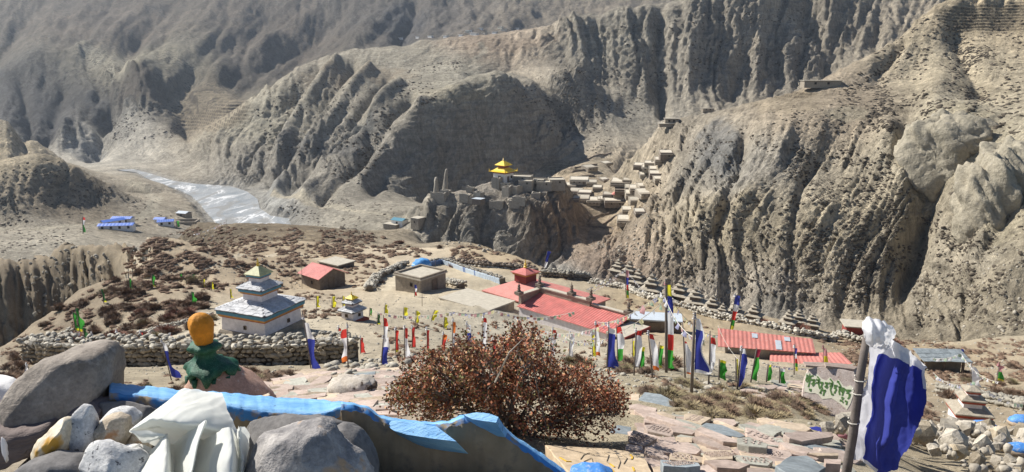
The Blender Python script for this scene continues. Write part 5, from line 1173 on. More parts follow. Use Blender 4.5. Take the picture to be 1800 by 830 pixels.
# painted boulder
def lump(name, label, cat, p, dims, mat, seed, rough=.16, parent=None, sub=4, rot=0.0, flat_base=True, grp=None, octv=4, freq=1.5):
    bm = bmesh.new(); bmesh.ops.create_icosphere(bm, subdivisions=sub, radius=1.0)
    V = np.array([v.co[:] for v in bm.verts]); n = V.copy()
    f = fbm(n[:,0]*freq+n[:,2]*.7*freq+seed, n[:,1]*freq-n[:,2]*freq+seed*2, octv, seed, .55) + .6*np.abs(fbm(n[:,2]*1.1*freq-seed, n[:,0]*freq+n[:,1]*freq, 3, seed+5))
    V = V*(1+rough*f)[:,None]
    if flat_base: V[:,2] = np.where(V[:,2] < -.55, -.55+(V[:,2]+.55)*.2, V[:,2])
    V = V*np.array(dims)*.5
    for v, c in zip(bm.verts, V): v.co = c
    me = bpy.data.meshes.new(name); bm.to_mesh(me); bm.free(); me.materials.append(mat); me.polygons.foreach_set('use_smooth', [True]*len(me.polygons))
    o = link(name, me, parent, p, (0,0,rot))
    return tag(o, label, cat, grp) if label else o
pb = hit(741, 474, 60); mb_ = NT('blue_and_white_painted_rock', .7); c_ = mb_.coord()
sx = mb_.n('ShaderNodeSeparateXYZ'); mb_.l(c_, sx.inputs[0]); hgt = mb_.math('ADD', sx.outputs[2], mb_.math('MULTIPLY', mb_.noise(c_, 1.6, 4, .6), .7))
mb_.color(mb_.ramp(hgt, [(.0,(.10,.08,.07)),(.18,(.45,.16,.13)),(.30,(.55,.52,.5)),(.42,(.10,.32,.62)),(.62,(.10,.32,.62)),(.78,(.45,.6,.75)),(.9,(.08,.28,.6))], 'LINEAR'))
lump('painted_boulder', 'boulder painted bright blue with a white and red foot at the yard corner', 'painted rock', pb+Vector((0,0,.55)), (2.9,2.3,2.5), mb_.m, 12, .14)
# rubble wall of big loose stones, lower right
rt = thing('rubble_wall', 'tumbled wall of big loose stones in the lower right corner', 'wall', (0,0,0))
path = [hit(x,y,5.5) for x, y in [(1560,836),(1640,800),(1720,792),(1850,790)]]
pp_, tot = walk(path, 60); heap = Heap(); msh = [[stone_mesh(k, m) for k in range(10)] for m in (M['boulder'], M['wall_stone'], M['boulder'])]
cand = []
for i in range(520):
    k = random.random()*59.9; a = int(k); p = pp_[a].lerp(pp_[a+1], k-a); w = random.uniform(-.6,1.3); hz_ = .34*max(0, 1-abs(w-.1)*.8) + random.uniform(-.05,.05)
    s = random.choice([10,12,14,18,22,28,36])*random.uniform(.8,1.25)*mpp(p); d = pp_[a+1]-pp_[a]; d.normalize(); nrm = Vector((d.y,-d.x,0))
    q = p+nrm*w; q.z = ground(q.x, q.y)+hz_; cand.append((s, q))
cand.sort(key=lambda c: -c[0])
for i, (s, q) in enumerate(cand):
    rot = (random.uniform(0,3), random.uniform(0,3), random.uniform(0,6)); sc = (s*random.uniform(.9,1.3), s*random.uniform(.8,1.1), s)
    if i < 290: o = link('stone', random.choice(random.choice(msh)), rt, q, rot); o.scale = sc
    else: heap.add(*HSN[i%10], TRS(q, rot, sc))
tag(link('small_stones', heap.mesh('small_stones', M['boulder']), rt), kind='stuff')
for px, py, s, how in [(1628,782,.28,'blue-topped stone at the left end of the rubble wall'),(1664,770,.30,'bright blue dome-shaped stone on the rubble wall'),(1722,754,.34,'long stone with a blue painted edge on the rubble wall'),(1793,742,.36,'blue-topped red stone at the far right of the rubble wall'),(1777,800,.36,'flat stone with a blue painted rim in the rubble wall'),(1730,785,.3,'flat stone with a faint blue edge in the middle of the rubble wall')]:
    p = hit(px, py+6, 5.5); k = mpp(p)
    t = lump('painted_stone', how, 'painted stone', p+Vector((0,-.1,.16)), (46*k,34*k,22*k), M['slab_tan'], int(px), .12, None, 3)
    c = lump('painted_cap', None, None, Vector((0,0,4*k)), (44*k,31*k,19*k), M['blue_paint'], int(px), .12, t, 3)

# ------------------------------------------------------------------ ochre topped cairn with green dripping paint
pc_ = P(367, 690, 9.2); kk = mpp(pc_)
t = thing('cairn', 'pinkish mud cairn with an ochre egg-shaped stone on dark green paint', 'cairn', pc_)
def prof_lathe(prof, n, seed, amp, squash=1.0, rag=0.0):
    vs = []; fs = []
    for i, (r, z, ox) in enumerate(prof):
        for j in range(n):
            th = 2*pi*j/n; f = 1+amp*float(fbm(np.array(cos(th)*1.3+seed), np.array(sin(th)*1.3+z*1.2/ (60*kk)), 3, seed)); vs.append((ox+r*f*cos(th), r*f*sin(th)*squash, z + rag*max(0,1-i/3)*float(fbm(np.array(cos(th)*2.2+seed), np.array(sin(th)*2.2-seed), 3, seed+1))))
    k = len(prof)
    for i in range(k-1):
        for j in range(n): fs.append((i*n+j, i*n+(j+1)%n, (i+1)*n+(j+1)%n, (i+1)*n+j))
    fs.append(tuple((k-1)*n+j for j in range(n))); return vs, fs
S_ = kk
mpink = stone_mat('pink_plastered_mud', (.45,.27,.20), (.53,.345,.265), 5, .5, .012, (14,(.6,.5,.42),.62)); mgreen = plain_mat('dark_green_paint', (.02,.105,.06), .45, 10, .55, .8, .012, (.10,.20,.14), .3); moch = plain_mat('ochre_painted_stone', (.66,.27,.025), .35, 9, .7, .8, .01, (.50,.20,.03))
q_ = lambda L: [(r*S_, z*S_*1.07, o*S_) for r, z, o in L]
MB().add(*prof_lathe(q_([(84,-40,40),(75,-14,36),(65,4,31),(55,20,24),(42,36,15),(29,48,6),(20,56,2),(8,60,0)]), 44, 3, .14)).build('mound', mpink, t, None, None, True)
MB().add(*prof_lathe(q_([(38,36,11),(42,40,10),(43,46,8),(35,53,5),(25,58,3),(17,64,1),(15.5,71,0),(23,75,0),(27,80,0),(25,85,0),(10,88,0)]), 60, 9, .3, 1.0, 26*S_)).build('green_cap', mgreen, t, None, None, True)
for k, (ang, ln) in enumerate([(-2.6,10),(-2.0,6),(-1.2,12),(-.6,22),(.2,10)]):
    c, s_ = cos(ang), sin(ang); MB().tube([((11+40*c)*S_,40*S_*s_,40*S_),((13+43*c)*S_,43*S_*s_,(32-ln*.4)*S_),((16+47*c)*S_,47*S_*s_,(28-ln)*S_)], [6*S_,5*S_,2.5*S_], 6).build('paint_drip', mgreen, t, None, None, True)
MB().add(*prof_lathe(q_([(13,78,0),(14.5,86,0),(17,96,-.5),(20.5,107,-1.5),(21.5,115,-2),(20,123,-2.5),(16,130,-3),(10,135,-3),(3,137.5,-3)]), 36, 21, .10)).build('ochre_stone', moch, t, None, None, True)

mout = stone_mat('pale_yellowish_conglomerate', (.285,.255,.195), (.35,.312,.238), .15, .9, 1.6, (.5,(.30,.27,.22),.62))
for x, y, w, h, d, sd in [(1680,278,140,165,130,3),(1712,245,120,90,110,9),(1655,300,70,130,90,13),(1757,360,95,190,120,5),(1795,315,100,140,120,8)]:
    p = hit(x, y, 120); k = mpp(p); o = lump('rock_outcrop', None, None, p + Vector((0, d*k*.30, -h*k*.08)), (w*k, d*k, h*k), mout, sd, .26, None, 5, 0, False, None, 6, 1.5); o['kind'] = 'structure'
# ------------------------------------------------------------------ carved slabs lying on the slope
def slab(label, poly, mat, lift=.03, th=.05, tilt=(0,0), name='carved_stone', group=None, y0=3.2, carve_=0):
    """poly: outline of the top face in the picture; laid on the ground there and given its real thickness"""
    cx = sum(p[0] for p in poly)/len(poly); cy = sum(p[1] for p in poly)/len(poly)
    c = hit_T(Z1, cx, cy, y0); n = normal_at(c.x, c.y, .5, Z0); n = (n + Vector((tilt[0], -.10+tilt[1], 0))).normalized()
    o_ = c + n*lift; vs = []
    for px, py in poly:
        d = Vector(ray(px, py)); vs.append(d*(o_.dot(n)/d.dot(n)))
    vs = [v - c for v in vs]; ar = sum((vs[i].cross(vs[(i+1)%len(vs)])).dot(n) for i in range(len(vs)))
    if ar < 0: vs = vs[::-1]
    k = len(vs); e = []; r = random.Random(int(cx*13+cy))
    for i in range(k):                               # chipped edge: extra points along each side
        a, b = vs[i], vs[(i+1)%k]; m_ = max(1, int((b-a).length/.09))
        for q in range(m_):
            e.append(a.lerp(b, q/m_) + Vector((r.uniform(-1,1), r.uniform(-1,1), 0))*.008*(q > 0))
    k = len(e); mid = sum(e, Vector())/k
    tp = [mid + (v-mid)*.985 for v in e]; up_ = [v - n*.006 for v in e]; lo = [mid + (v-mid)*r.uniform(.96,1.01) - n*th for v in e]
    fs = [tuple(range(k))] + [(k+i, k+(i+1)%k, (i+1)%k, i) for i in range(k)] + [(2*k+i, 2*k+(i+1)%k, k+(i+1)%k, k+i) for i in range(k)] + [tuple(2*k+i for i in reversed(range(k)))]
    o = MB().add(tp+up_+lo, fs).build(name, mat, None, c)
    tag(o, label, 'carved stone', group or 'carved slabs laid on the slope')
    if carve_:                                       # rows of small cut strokes
        x = (vs[1]-vs[0]).normalized() if (vs[1]-vs[0]).length > (vs[2]-vs[1]).length else (vs[2]-vs[1]).normalized()
        if x.x < 0: x = -x
        y = n.cross(x); mb = MB(); us = [(v-mid).dot(x) for v in e]; ws = [(v-mid).dot(y) for v in e]; u0, u1, w0, w1 = min(us)*.62, max(us)*.62, min(ws)*.5, max(ws)*.5
        for rr in range(carve_):
            w = w1 + (w0-w1)*(rr+.5)/carve_; h = (w1-w0)/carve_*.62; u = u0
            while u < u1:
                g = r.uniform(.7,1.2)*h
                for (a, b, c2, d2) in ((0,.5,.6,.5),(r.choice([.1,.5]),.5,r.choice([.1,.5]),-.5),(.5,-.2,r.uniform(0,.5),-.5)):
                    A = mid+x*(u+a*g)+y*(w+b*h)+n*.001; B = mid+x*(u+c2*g)+y*(w+d2*h)+n*.001; t_ = (B-A); t_ = t_.normalized() if t_.length > 1e-4 else x; s_ = n.cross(t_)*h*.09
                    b0 = len(mb.v); mb.v += [A-s_,B-s_,B+s_,A+s_,A-s_+n*.004,B-s_+n*.004,B+s_+n*.004,A+s_+n*.004]; mb.f += [(b0+4,b0+5,b0+6,b0+7),(b0,b0+1,b0+5,b0+4),(b0+2,b0+3,b0+7,b0+6)]; mb.m += [0]*3
                u += g*1.15
        if mb.v: mb.build('inscription', M['carved'], o)
    return o
M['carved'] = plain_mat('pale_cut_letters', (.47,.38,.33), .2, 20, .9, 0)
RD, TN, BL, GN = M['slab_red'], M['slab_tan'], M['slab_blue'], M['slab_green']
nm = {'slab_red':'pinkish','slab_tan':'tan','slab_blue':'blue-grey','slab_green':'greenish grey'}
Rt = lambda L: [(1050+x/3.609, 600+y/3.609) for x, y in L]
Lf = lambda L: [(400+x/3.075, 560+y/3.075) for x, y in L]
right = [
 ('upright-tilted blue-grey slab at the top of the pile right of the bush',BL,.10,[(262,365),(300,322),(400,335),(495,385),(470,425),(345,400)],0),
 ('tan slab tucked behind the top blue-grey slab',TN,.05,[(190,390),(210,330),(270,335),(262,372),(265,395)],0),
 ('pinkish slab lying under the top blue-grey slab',RD,.06,[(200,405),(255,395),(380,425),(370,445),(290,440),(210,425)],0),
 ('long reddish plank-like slab slanting from the top of the pile',RD,.08,[(310,470),(345,450),(605,530),(610,555),(560,550)],0),
 ('small tan slab behind the long reddish one',TN,.06,[(380,450),(410,443),(500,475),(495,500),(430,480)],0),
 ('thin grey-pink slab at the left edge of the pile',RD,.05,[(295,490),(350,485),(455,525),(450,535),(300,515)],0),
 ('pale inscribed slab near the top of the pile',TN,.06,[(550,465),(580,455),(725,485),(660,525),(555,495)],2),
 ('broad pinkish slab left of the white pebbles',RD,.06,[(300,530),(420,525),(480,560),(470,605),(320,570)],3),
 ('small pink slab above the row of white pebbles',RD,.05,[(460,540),(520,535),(630,570),(600,590),(480,575)],0),
 ('long blue-grey slab in the middle of the pile',BL,.07,[(665,530),(690,517),(790,530),(940,600),(900,610),(780,590)],0),
 ('long reddish slab crossing below the blue-grey one',RD,.06,[(620,560),(660,540),(890,625),(895,645),(800,635)],0),
 ('long inscribed pink slab slanting through the middle of the pile',RD,.08,[(940,545),(1000,555),(1180,660),(1165,672),(950,600)],2),
 ('grey slab at the back of the pile on the right',GN,.08,[(1010,545),(1070,525),(1165,540),(1170,570),(1120,600),(1020,570)],0),
 ('narrow tan slab at the back of the pile',TN,.05,[(720,505),(760,500),(940,565),(930,580),(800,540)],0),
 ('pink slab covered with cut letters at the left of the pile',RD,.10,[(200,620),(230,562),(380,615),(300,665),(200,640)],5),
 ('blue-grey slab under the right edge of the bush',BL,.08,[(80,560),(130,530),(215,545),(200,610),(110,620)],0),
 ('small grey slab between pink ones, left',RD,.05,[(380,610),(490,605),(500,640),(400,645)],0),
 ('small grey slab between pink ones, right',TN,.05,[(500,605),(600,610),(600,640),(505,640)],0),
 ('large smooth pink slab in the front left of the pile',RD,.10,[(310,680),(370,645),(580,640),(660,690),(630,715),(400,705)],0),
 ('thin pink slab edge-on under the large smooth one',RD,.06,[(300,670),(340,665),(455,735),(450,748),(320,715)],0),
 ('tan slab in front of the large smooth pink one',TN,.10,[(460,715),(520,700),(660,735),(665,770),(460,750)],2),
 ('grey-pink slab sloping down in the centre of the pile',RD,.07,[(600,610),(660,595),(850,680),(840,700),(720,665)],0),
 ('greenish grey rounded slab with faint letters',GN,.11,[(885,615),(960,605),(1080,650),(1075,675),(960,665),(890,650)],2),
 ('squarish tan slab with deep cut letters in the centre front',TN,.11,[(690,685),(850,690),(860,745),(700,755),(670,720)],4),
 ('longest pink slab with lines of letters, centre right front',RD,.10,[(860,690),(890,665),(1220,690),(1235,725),(1180,755),(900,720)],3),
 ('broad pink slab at the very front of the pile',RD,.11,[(677,755),(820,750),(970,780),(900,810),(760,800)],0),
 ('greenish slab wedged below the longest pink one',GN,.08,[(860,720),(1000,730),(1115,760),(1080,790),(930,775)],2),
 ('slanting reddish slab right of the longest pink one',RD,.08,[(1150,640),(1200,640),(1345,705),(1310,715),(1200,680)],0),
 ('large pale pink slab at the right end of the pile',RD,.14,[(1180,590),(1260,570),(1490,575),(1500,600),(1300,635),(1220,615)],0),
 ('blue-grey slab beneath the large pale pink one',BL,.10,[(1300,665),(1380,655),(1570,690),(1560,705),(1440,700)],0),
 ('narrow pink slab below the right blue-grey one',RD,.06,[(1235,715),(1330,705),(1405,745),(1390,752)],0),
 ('large blue-grey slab at the front right, cut off by the picture edge',BL,.12,[(1130,790),(1220,730),(1330,725),(1450,800),(1400,835),(1200,835)],0),
 ('thin slab beside the flag pole',TN,.07,[(1330,710),(1530,710),(1530,725),(1400,727)],0),
 ('tan slab at the bottom edge left of centre',TN,.06,[(350,795),(500,785),(740,805),(760,835),(360,835)],0),
 ('bluish inscribed slab near the engraved tan slab',BL,.10,[(400,750),(640,770),(655,790),(560,800),(420,790)],3),
 ('pink slab at the bottom edge, centre',RD,.08,[(580,805),(700,782),(770,835),(580,835)],0),
 ('pink slab at the bottom edge, right of centre',RD,.07,[(950,802),(1090,805),(1130,835),(960,835)],0),
 ('dark red stone block beside the flag pole',RD,.16,[(1440,745),(1545,750),(1545,780),(1450,775)],0),
 ('reddish slab between the bush and the lettered pink slab',RD,.05,[(190,650),(290,668),(285,692),(180,690)],0)]
for lb, m, lf, pl, cv in right: slab(lb, Rt(pl), m, lf+.035, .045+.035*random.random(), (random.uniform(-.09,.07), random.uniform(-.10,.05)), carve_=cv)
left = [
 ('tan slab in the front left of the left pile',TN,.05,[(60,395),(225,385),(225,420),(70,412)]),('thin pink slab above the front tan one',RD,.08,[(105,380),(125,360),(225,355),(230,375)]),
 ('pink slab third from the left in the left pile',RD,.06,[(230,385),(330,360),(360,360),(350,380),(240,395)]),('steeply tilted pink slab in the front of the left pile',RD,.07,[(230,425),(315,370),(345,415),(280,430)]),
 ('long pinkish slab in the middle of the left pile',RD,.06,[(330,390),(535,375),(560,380),(380,412)]),('long thin slab along the blue painted beam',RD,.05,[(310,436),(535,399),(530,417),(420,440)]),
 ('long raised slab slanting up in the left pile',RD,.13,[(415,375),(500,310),(565,305),(560,325),(470,380)]),('wide flat tan-pink slab at the back of the left pile',RD,.05,[(430,300),(480,285),(620,280),(625,310),(450,320)]),
 ('narrow grey slab in the middle of the left pile',RD,.05,[(485,360),(610,345),(615,360),(500,372)]),('flat slab right of the raised one',RD,.05,[(555,335),(690,315),(680,330),(570,347)]),
 ('small flat slab near the blue-grey one of the left pile',RD,.05,[(655,350),(740,322),(735,343),(670,355)]),('blue-grey slab at the back of the left pile',BL,.08,[(680,300),(800,285),(795,305),(750,318)]),
 ('large pink slab at the right back of the left pile',RD,.05,[(740,332),(900,315),(910,330),(840,362),(760,352)]),('brownish slab lying against the blue beam',RD,.05,[(480,437),(680,412),(685,440),(600,450)]),
 ('large squarish pink slab above the broken beam end',RD,.10,[(670,465),(700,440),(815,437),(770,505),(700,490)]),('pink slab left of the bush',RD,.05,[(800,470),(900,468),(905,490),(800,492)]),
 ('pink slab at the foot of the bush left side',RD,.04,[(790,502),(880,495),(920,520),(800,520)]),('pale pink slab at the back edge of the left pile',RD,.05,[(310,325),(400,290),(430,320),(330,335)]),
 ('pink slab behind the bush left edge',RD,.05,[(760,400),(860,380),(900,395),(800,420)]),('grey slab leaning in the left pile near the bush',GN,.08,[(680,410),(760,402),(800,430),(720,440)])]
for lb, m, lf, pl in left: slab(lb, Lf(pl), m, lf+.035, .045+.03*random.random(), (random.uniform(-.09,.07), random.uniform(-.10,.05)))
lump('boulder', 'whitish boulder with dry moss among the slabs left of the bush', 'rock', hit(615,690,5)+Vector((0,.1,.02)), (.62,.5,.30), stone_mat('white_mossy_rock', (.42,.37,.31),(.55,.5,.44),6,.7,.02,(5,(.10,.07,.05),.6)), 77, .2, None, 4)
# small slabs filling the gaps
fill = []
def in_poly(x, y, pl):
    c = False
    for i in range(len(pl)):
        (x1,y1),(x2,y2) = pl[i], pl[i-1]
        if (y1 > y) != (y2 > y) and x < (x2-x1)*(y-y1)/(y2-y1)+x1: c = not c
    return c
def scatter_slabs(pl, n, wpx, hpx, label, group, ang=(.1,.45), lift=.015):
    xs = [p[0] for p in pl]; ys = [p[1] for p in pl]; k = 0
    while k < n:
        x, y = random.uniform(min(xs),max(xs)), random.uniform(min(ys),max(ys))
        if not in_poly(x, y, pl): continue
        w = random.uniform(*wpx)/2; h = random.uniform(*hpx)/2; a = random.uniform(*ang); k += 1
        pts_ = []
        for (u, v) in ((-1,-.5),(-.6,-1),(.7,-1),(1,.1),(.7,1),(-.6,.9)):
            u *= w*random.uniform(.8,1.1); v *= h*random.uniform(.8,1.1); pts_.append((x+u*cos(a)-v*sin(a)*.4, y+u*sin(a)*.7+v))
        slab(label, pts_, random.choice([RD,RD,RD,TN,GN]), lift+random.uniform(-.01,.03), .05, (random.uniform(-.12,.1),random.uniform(-.12,.08)), 'flat_stone', group)
scatter_slabs([(1130,730),(1160,700),(1250,735),(1330,740),(1470,760),(1490,830),(1150,830),(1110,790)], 130, (40,90), (10,18), 'small plain slab filling a gap in the pile right of the bush', 'small slabs filling gaps in the right pile')
scatter_slabs([(430,700),(500,650),(690,650),(720,690),(690,730),(600,712),(440,702)], 64, (35,80), (7,13), 'small plain slab filling a gap in the pile left of the bush', 'small slabs filling gaps in the left pile', (-.25,.1))
scatter_slabs([(1310,690),(1330,670),(1410,668),(1410,698),(1340,704)], 24, (24,46), (6,10), 'thin reddish slab in the heap left of the lettered stone', 'thin slabs heaped left of the lettered stone', (-.1,.3), .06)
# engraved tan slab at the bottom
sl_t = slab('big smooth tan slab with faint engraved figures and yellow paint at the bottom edge', [(958,782),(1070,788),(1132,798),(1150,845),(1010,845),(985,812)], M['slab_tan2'] if 'slab_tan2' in M else M['slab_tan'], .10, .07, (0,0), 'engraved_stone', None, 3.0, 0)
M['engrave'] = plain_mat('engraved_line', (.33,.27,.19), .2, 20, .9, 0)
M['yellow_mark'] = plain_mat('yellow_paint_mark', (.68,.42,.05), .3, 20, .8, 0)
def strokes_on(o, segs, mat, wpx, name, lift=.004):
    me = o.data; n = me.polygons[0].normal; c = o.location; p0 = c + me.vertices[me.polygons[0].vertices[0]].co; mb = MB()
    def on_(px, py): d = Vector(ray(px,py)); return d*(p0.dot(n)/d.dot(n)) - c + n*.001
    k = mpp(c)*wpx/2
    for seg in segs:
        q = [on_(*s) for s in seg]; b = len(mb.v)
        for i, a in enumerate(q):
            t_ = (q[min(i+1,len(q)-1)]-q[max(i-1,0)]).normalized(); s_ = n.cross(t_)*k; mb.v += [a-s_, a+s_, a+s_+n*lift, a-s_+n*lift]
        for i in range(len(q)-1):
            e0 = b+4*i; e1 = e0+4
            for f in ((e0+3,e1+3,e1+2,e0+2),(e0,e1,e1+3,e0+3),(e0+2,e1+2,e1+1,e0+1)): mb.f.append(f); mb.m.append(0)
    mb.build(name, mat, o)
strokes_on(sl_t, [[(1020,808),(1026,800),(1036,797),(1044,800)],[(1026,812),(1040,806),(1042,816)],[(1062,796),(1070,800),(1066,812),(1074,818)],[(1084,800),(1090,812),(1086,824)],[(1094,800),(1102,806),(1096,816)],[(1048,812),(1054,826)]], M['engrave'], 1.0, 'engraving')
strokes_on(sl_t, [[(1108,800),(1112,804),(1110,808)],[(1112,822),(1115,829)],[(1072,816),(1080,822)],[(984,805),(996,812),(1004,812)],[(1076,826),(1080,834)]], M['yellow_mark'], 2.6, 'paint_mark')

# ------------------------------------------------------------------ big carved stone with green letters
Yc = hit(1440, 722, 6).y; cst = P(1450, 690, Yc)
outl = [(1408,722),(1410,690),(1414,664),(1420,650),(1436,645),(1460,646),(1484,650),(1502,654),(1508,670),(1510,700),(1506,736),(1470,738),(1430,732)]
def standing(outline, Y, th, lean=0.0):
    """front outline on an upright plane leaning back"""
    vs = []
    for px, py in outline:
        d = Vector(ray(px,py)); base_z = P(1440,735,Y).z
        n = Vector((-.42,-1,lean)).normalized(); o_ = P(1450,735,Y); vs.append(d*(o_.dot(n)/d.dot(n)))
    return vs, n
vs, nn = standing(outl, Yc, .16, .85); org = sum(vs, Vector())/len(vs)
k = len(vs); fr_ = [v-org for v in vs]
mid_ = [ (v*1.02) - nn*.04 for v in fr_]; bk = [v*.97 - nn*.22 for v in fr_]
mp = stone_mat('speckled_pinkish_granite', (.40,.33,.29), (.56,.48,.43), 9, .6, .01, (26,(.3,.22,.18),.6))
cs = MB().add([v*.97+nn*.012 for v in fr_]+fr_+mid_+bk, [tuple(reversed(range(k)))] + [(a*k+i, a*k+(i+1)%k, (a+1)*k+(i+1)%k, (a+1)*k+i) for a in range(3) for i in range(k)] + [tuple(3*k+i for i in range(k))]).build('lettered_stone', mp, None, org)
bmx = bmesh.new(); bmx.from_mesh(cs.data); bmesh.ops.recalc_face_normals(bmx, faces=bmx.faces); bmx.to_mesh(cs.data); bmx.free()
tag(cs, 'upright pinkish stone with a pale jagged panel of green painted Tibetan letters', 'carved stone')
def on_face(px, py, lift): d = Vector(ray(px,py)); o_ = org + nn*(.012+lift); return d*(o_.dot(nn)/d.dot(nn)) - org
Zs = lambda L: [(1390+x/7.542, 620+y/7.542) for x, y in L]
def plate(poly, lift, th, name, mat, parent):
    q = [on_face(x, y, lift) for x, y in poly]; b = [v - nn*th for v in q]; n_ = len(q)
    f = MB().add(q+b, [tuple(range(n_)), tuple(reversed(range(n_,2*n_)))] + [(i,n_+i,n_+(i+1)%n_,(i+1)%n_) for i in range(n_)]); return f.build(name, mat, parent)
panel = plate(Zs([(178,515),(195,270),(250,265),(300,305),(345,280),(410,345),(470,370),(520,325),(580,385),(640,355),(700,440),(745,455),(790,430),(850,480),(830,560),(790,680),(745,755),(660,680),(600,640),(540,605),(420,615),(370,560),(320,535),(270,540)]), .004, .006, 'letter_panel', plain_mat('pale_cream_paint', (.68,.66,.52), .12, 30, .9, .2, .003), cs)
mgl = plain_mat('green_letter_paint', (.10,.20,.06), .25, 30, .8, 0)
letters = [[(205,335),(270,325)],[(215,340),(200,365),(215,390),(235,370),(235,345)],[(255,330),(245,400),(232,455)],[(205,300),(230,305)],[(240,305),(255,315),(300,305)],[(245,285),(258,290)],
 [(270,362),(325,360)],[(312,362),(300,395),(270,420)],[(300,392),(318,405),(290,445)],[(240,488),(270,485),(262,515)],
 [(335,355),(375,365)],[(330,395),(365,400),(380,350),(350,315)],[(372,365),(368,420),(385,480)],
 [(388,395),(432,398)],[(425,398),(410,430),(400,460)],[(405,455),(418,470),(385,540)],[(385,540),(405,525)],[(450,400),(497,405)],[(485,405),(470,440),(445,455)],[(470,440),(490,450),(470,475)],[(420,500),(465,500)],[(455,500),(440,530),(430,570)],
 [(505,405),(555,410)],[(515,440),(545,450),(555,390),(520,345)],[(548,410),(525,490),(545,560)],[(545,560),(570,550)],
 [(570,435),(620,440)],[(600,440),(575,480)],[(590,470),(605,485),(575,540)],[(630,455),(668,462)],[(640,490),(655,500),(660,440),(625,380)],[(655,462),(640,520),(648,560)],
 [(675,470),(710,475)],[(685,475),(670,510),(685,530)],[(710,472),(690,540),(680,570)],[(725,500),(800,500)],[(780,500),(740,540),(780,545)],[(780,545),(775,590),(755,615)],[(670,590),(700,600),(680,625)],[(650,630),(680,640),(695,665)],[(715,640),(745,645),(735,690)],[(610,380),(640,385)]]
mb = MB()
for seg in letters:
    q = [on_face(*p, .0075) for p in Zs(seg)]; b = len(mb.v); wd = .0115*Yc/9
    for i, a in enumerate(q):
        t_ = (q[min(i+1,len(q)-1)]-q[max(i-1,0)]).normalized(); s_ = nn.cross(t_)*wd*(1.25 if i == 0 else .85); mb.v += [a-s_, a+s_, a+s_-nn*.004, a-s_-nn*.004]
    for i in range(len(q)-1):
        e0 = b+4*i; e1 = e0+4
        for f in ((e0,e1,e1+1,e0+1),(e0+3,e1+3,e1,e0),(e0+1,e1+1,e1+2,e0+2)): mb.f.append(f); mb.m.append(0)
mb.build('lettering', mgl, cs)
for px, py, w, how in [(1440,644,60,'thin slab lying along the top of the lettered stone, left'),(1478,646,62,'thin slab lying along the top of the lettered stone, right')]:
    p = on_face(px, py, -.1)+org; k_ = mpp(p); tag(MB().prism([(-.5,-.4),(.3,-.5),(.5,.1),(.2,.5),(-.45,.35)], 0, .05).build('flat_stone', RD, None, p, (.05,.12,random.uniform(-.2,.2))), how, 'carved stone').scale = (w*k_, .16, .6)
lump('stone', 'reddish stone propped behind the lettered stone', 'rock', on_face(1496,655,-.2)+org, (.22,.2,.16), M['slab_red'], 9, .2, None, 3)
# ------------------------------------------------------------------ scrub
def scrub_mesh(seed, blades, mats, h=.5):
    """low cushion shrub: a matted core and many short twigs standing out of it"""
    r = random.Random(seed); vs = []; fs = []; mi = []
    cv, cf = HSN[seed%10]
    lob = [(r.uniform(-.28,.28), r.uniform(-.2,.2), r.uniform(.5,.8)) for _ in range(3)]
    for lx, ly, s in lob:
        b = len(vs); vs += [(lx+x*s*.72, ly+y*s*.72, max(-.05, z*s*h*1.5+.06)) for x, y, z in cv]; fs += [tuple(int(b+i) for i in f) for f in cf]; mi += [1]*len(cf)
    for k in range(blades):
        lx, ly, s = lob[k%3]; th = r.uniform(0,2*pi); ph = r.uniform(.05,1.45); d = Vector((cos(th)*cos(ph), sin(th)*cos(ph), sin(ph)*.75*h*2))
        base = Vector((lx,ly,.02)) + d*s*.22; tip = Vector((lx,ly,.02)) + d*s*r.uniform(.42,.74) + Vector((0,0,r.uniform(0,.12))); sd = Vector((-sin(th),cos(th),r.uniform(-.5,.5)))*s*r.uniform(.007,.02)
        b = len(vs); vs += [base-sd, base+sd, tip+sd*.5, tip-sd*.5]; fs.append((b,b+1,b+2,b+3)); mi.append(0)
    me = bpy.data.meshes.new('low_shrub'); me.from_pydata([tuple(v) for v in vs], [], fs)
    for m in mats: me.materials.append(m)
    me.polygons.foreach_set('material_index', mi); me.update(); return me
SM = {k: [scrub_mesh(s+11*i, 520, (M[k], M['shrub_core']), hh) for i, (s, hh) in enumerate([(1,.42),(2,.55),(3,.38),(4,.62)])] for k in ('shrub','shrub_red','shrub_olive','straw')}
lo_v, lo_f = [], []
def lowpoly_scrub(seed):
    me = scrub_mesh(seed, 90, (M['shrub'], M['shrub_core']), .36); me.calc_loop_triangles()
    V = np.array([v.co[:] for v in me.vertices]); F = np.array([t.vertices[:] for t in me.loop_triangles]); bpy.data.meshes.remove(me); return V, F
LOW = [lowpoly_scrub(40+i) for i in range(6)]
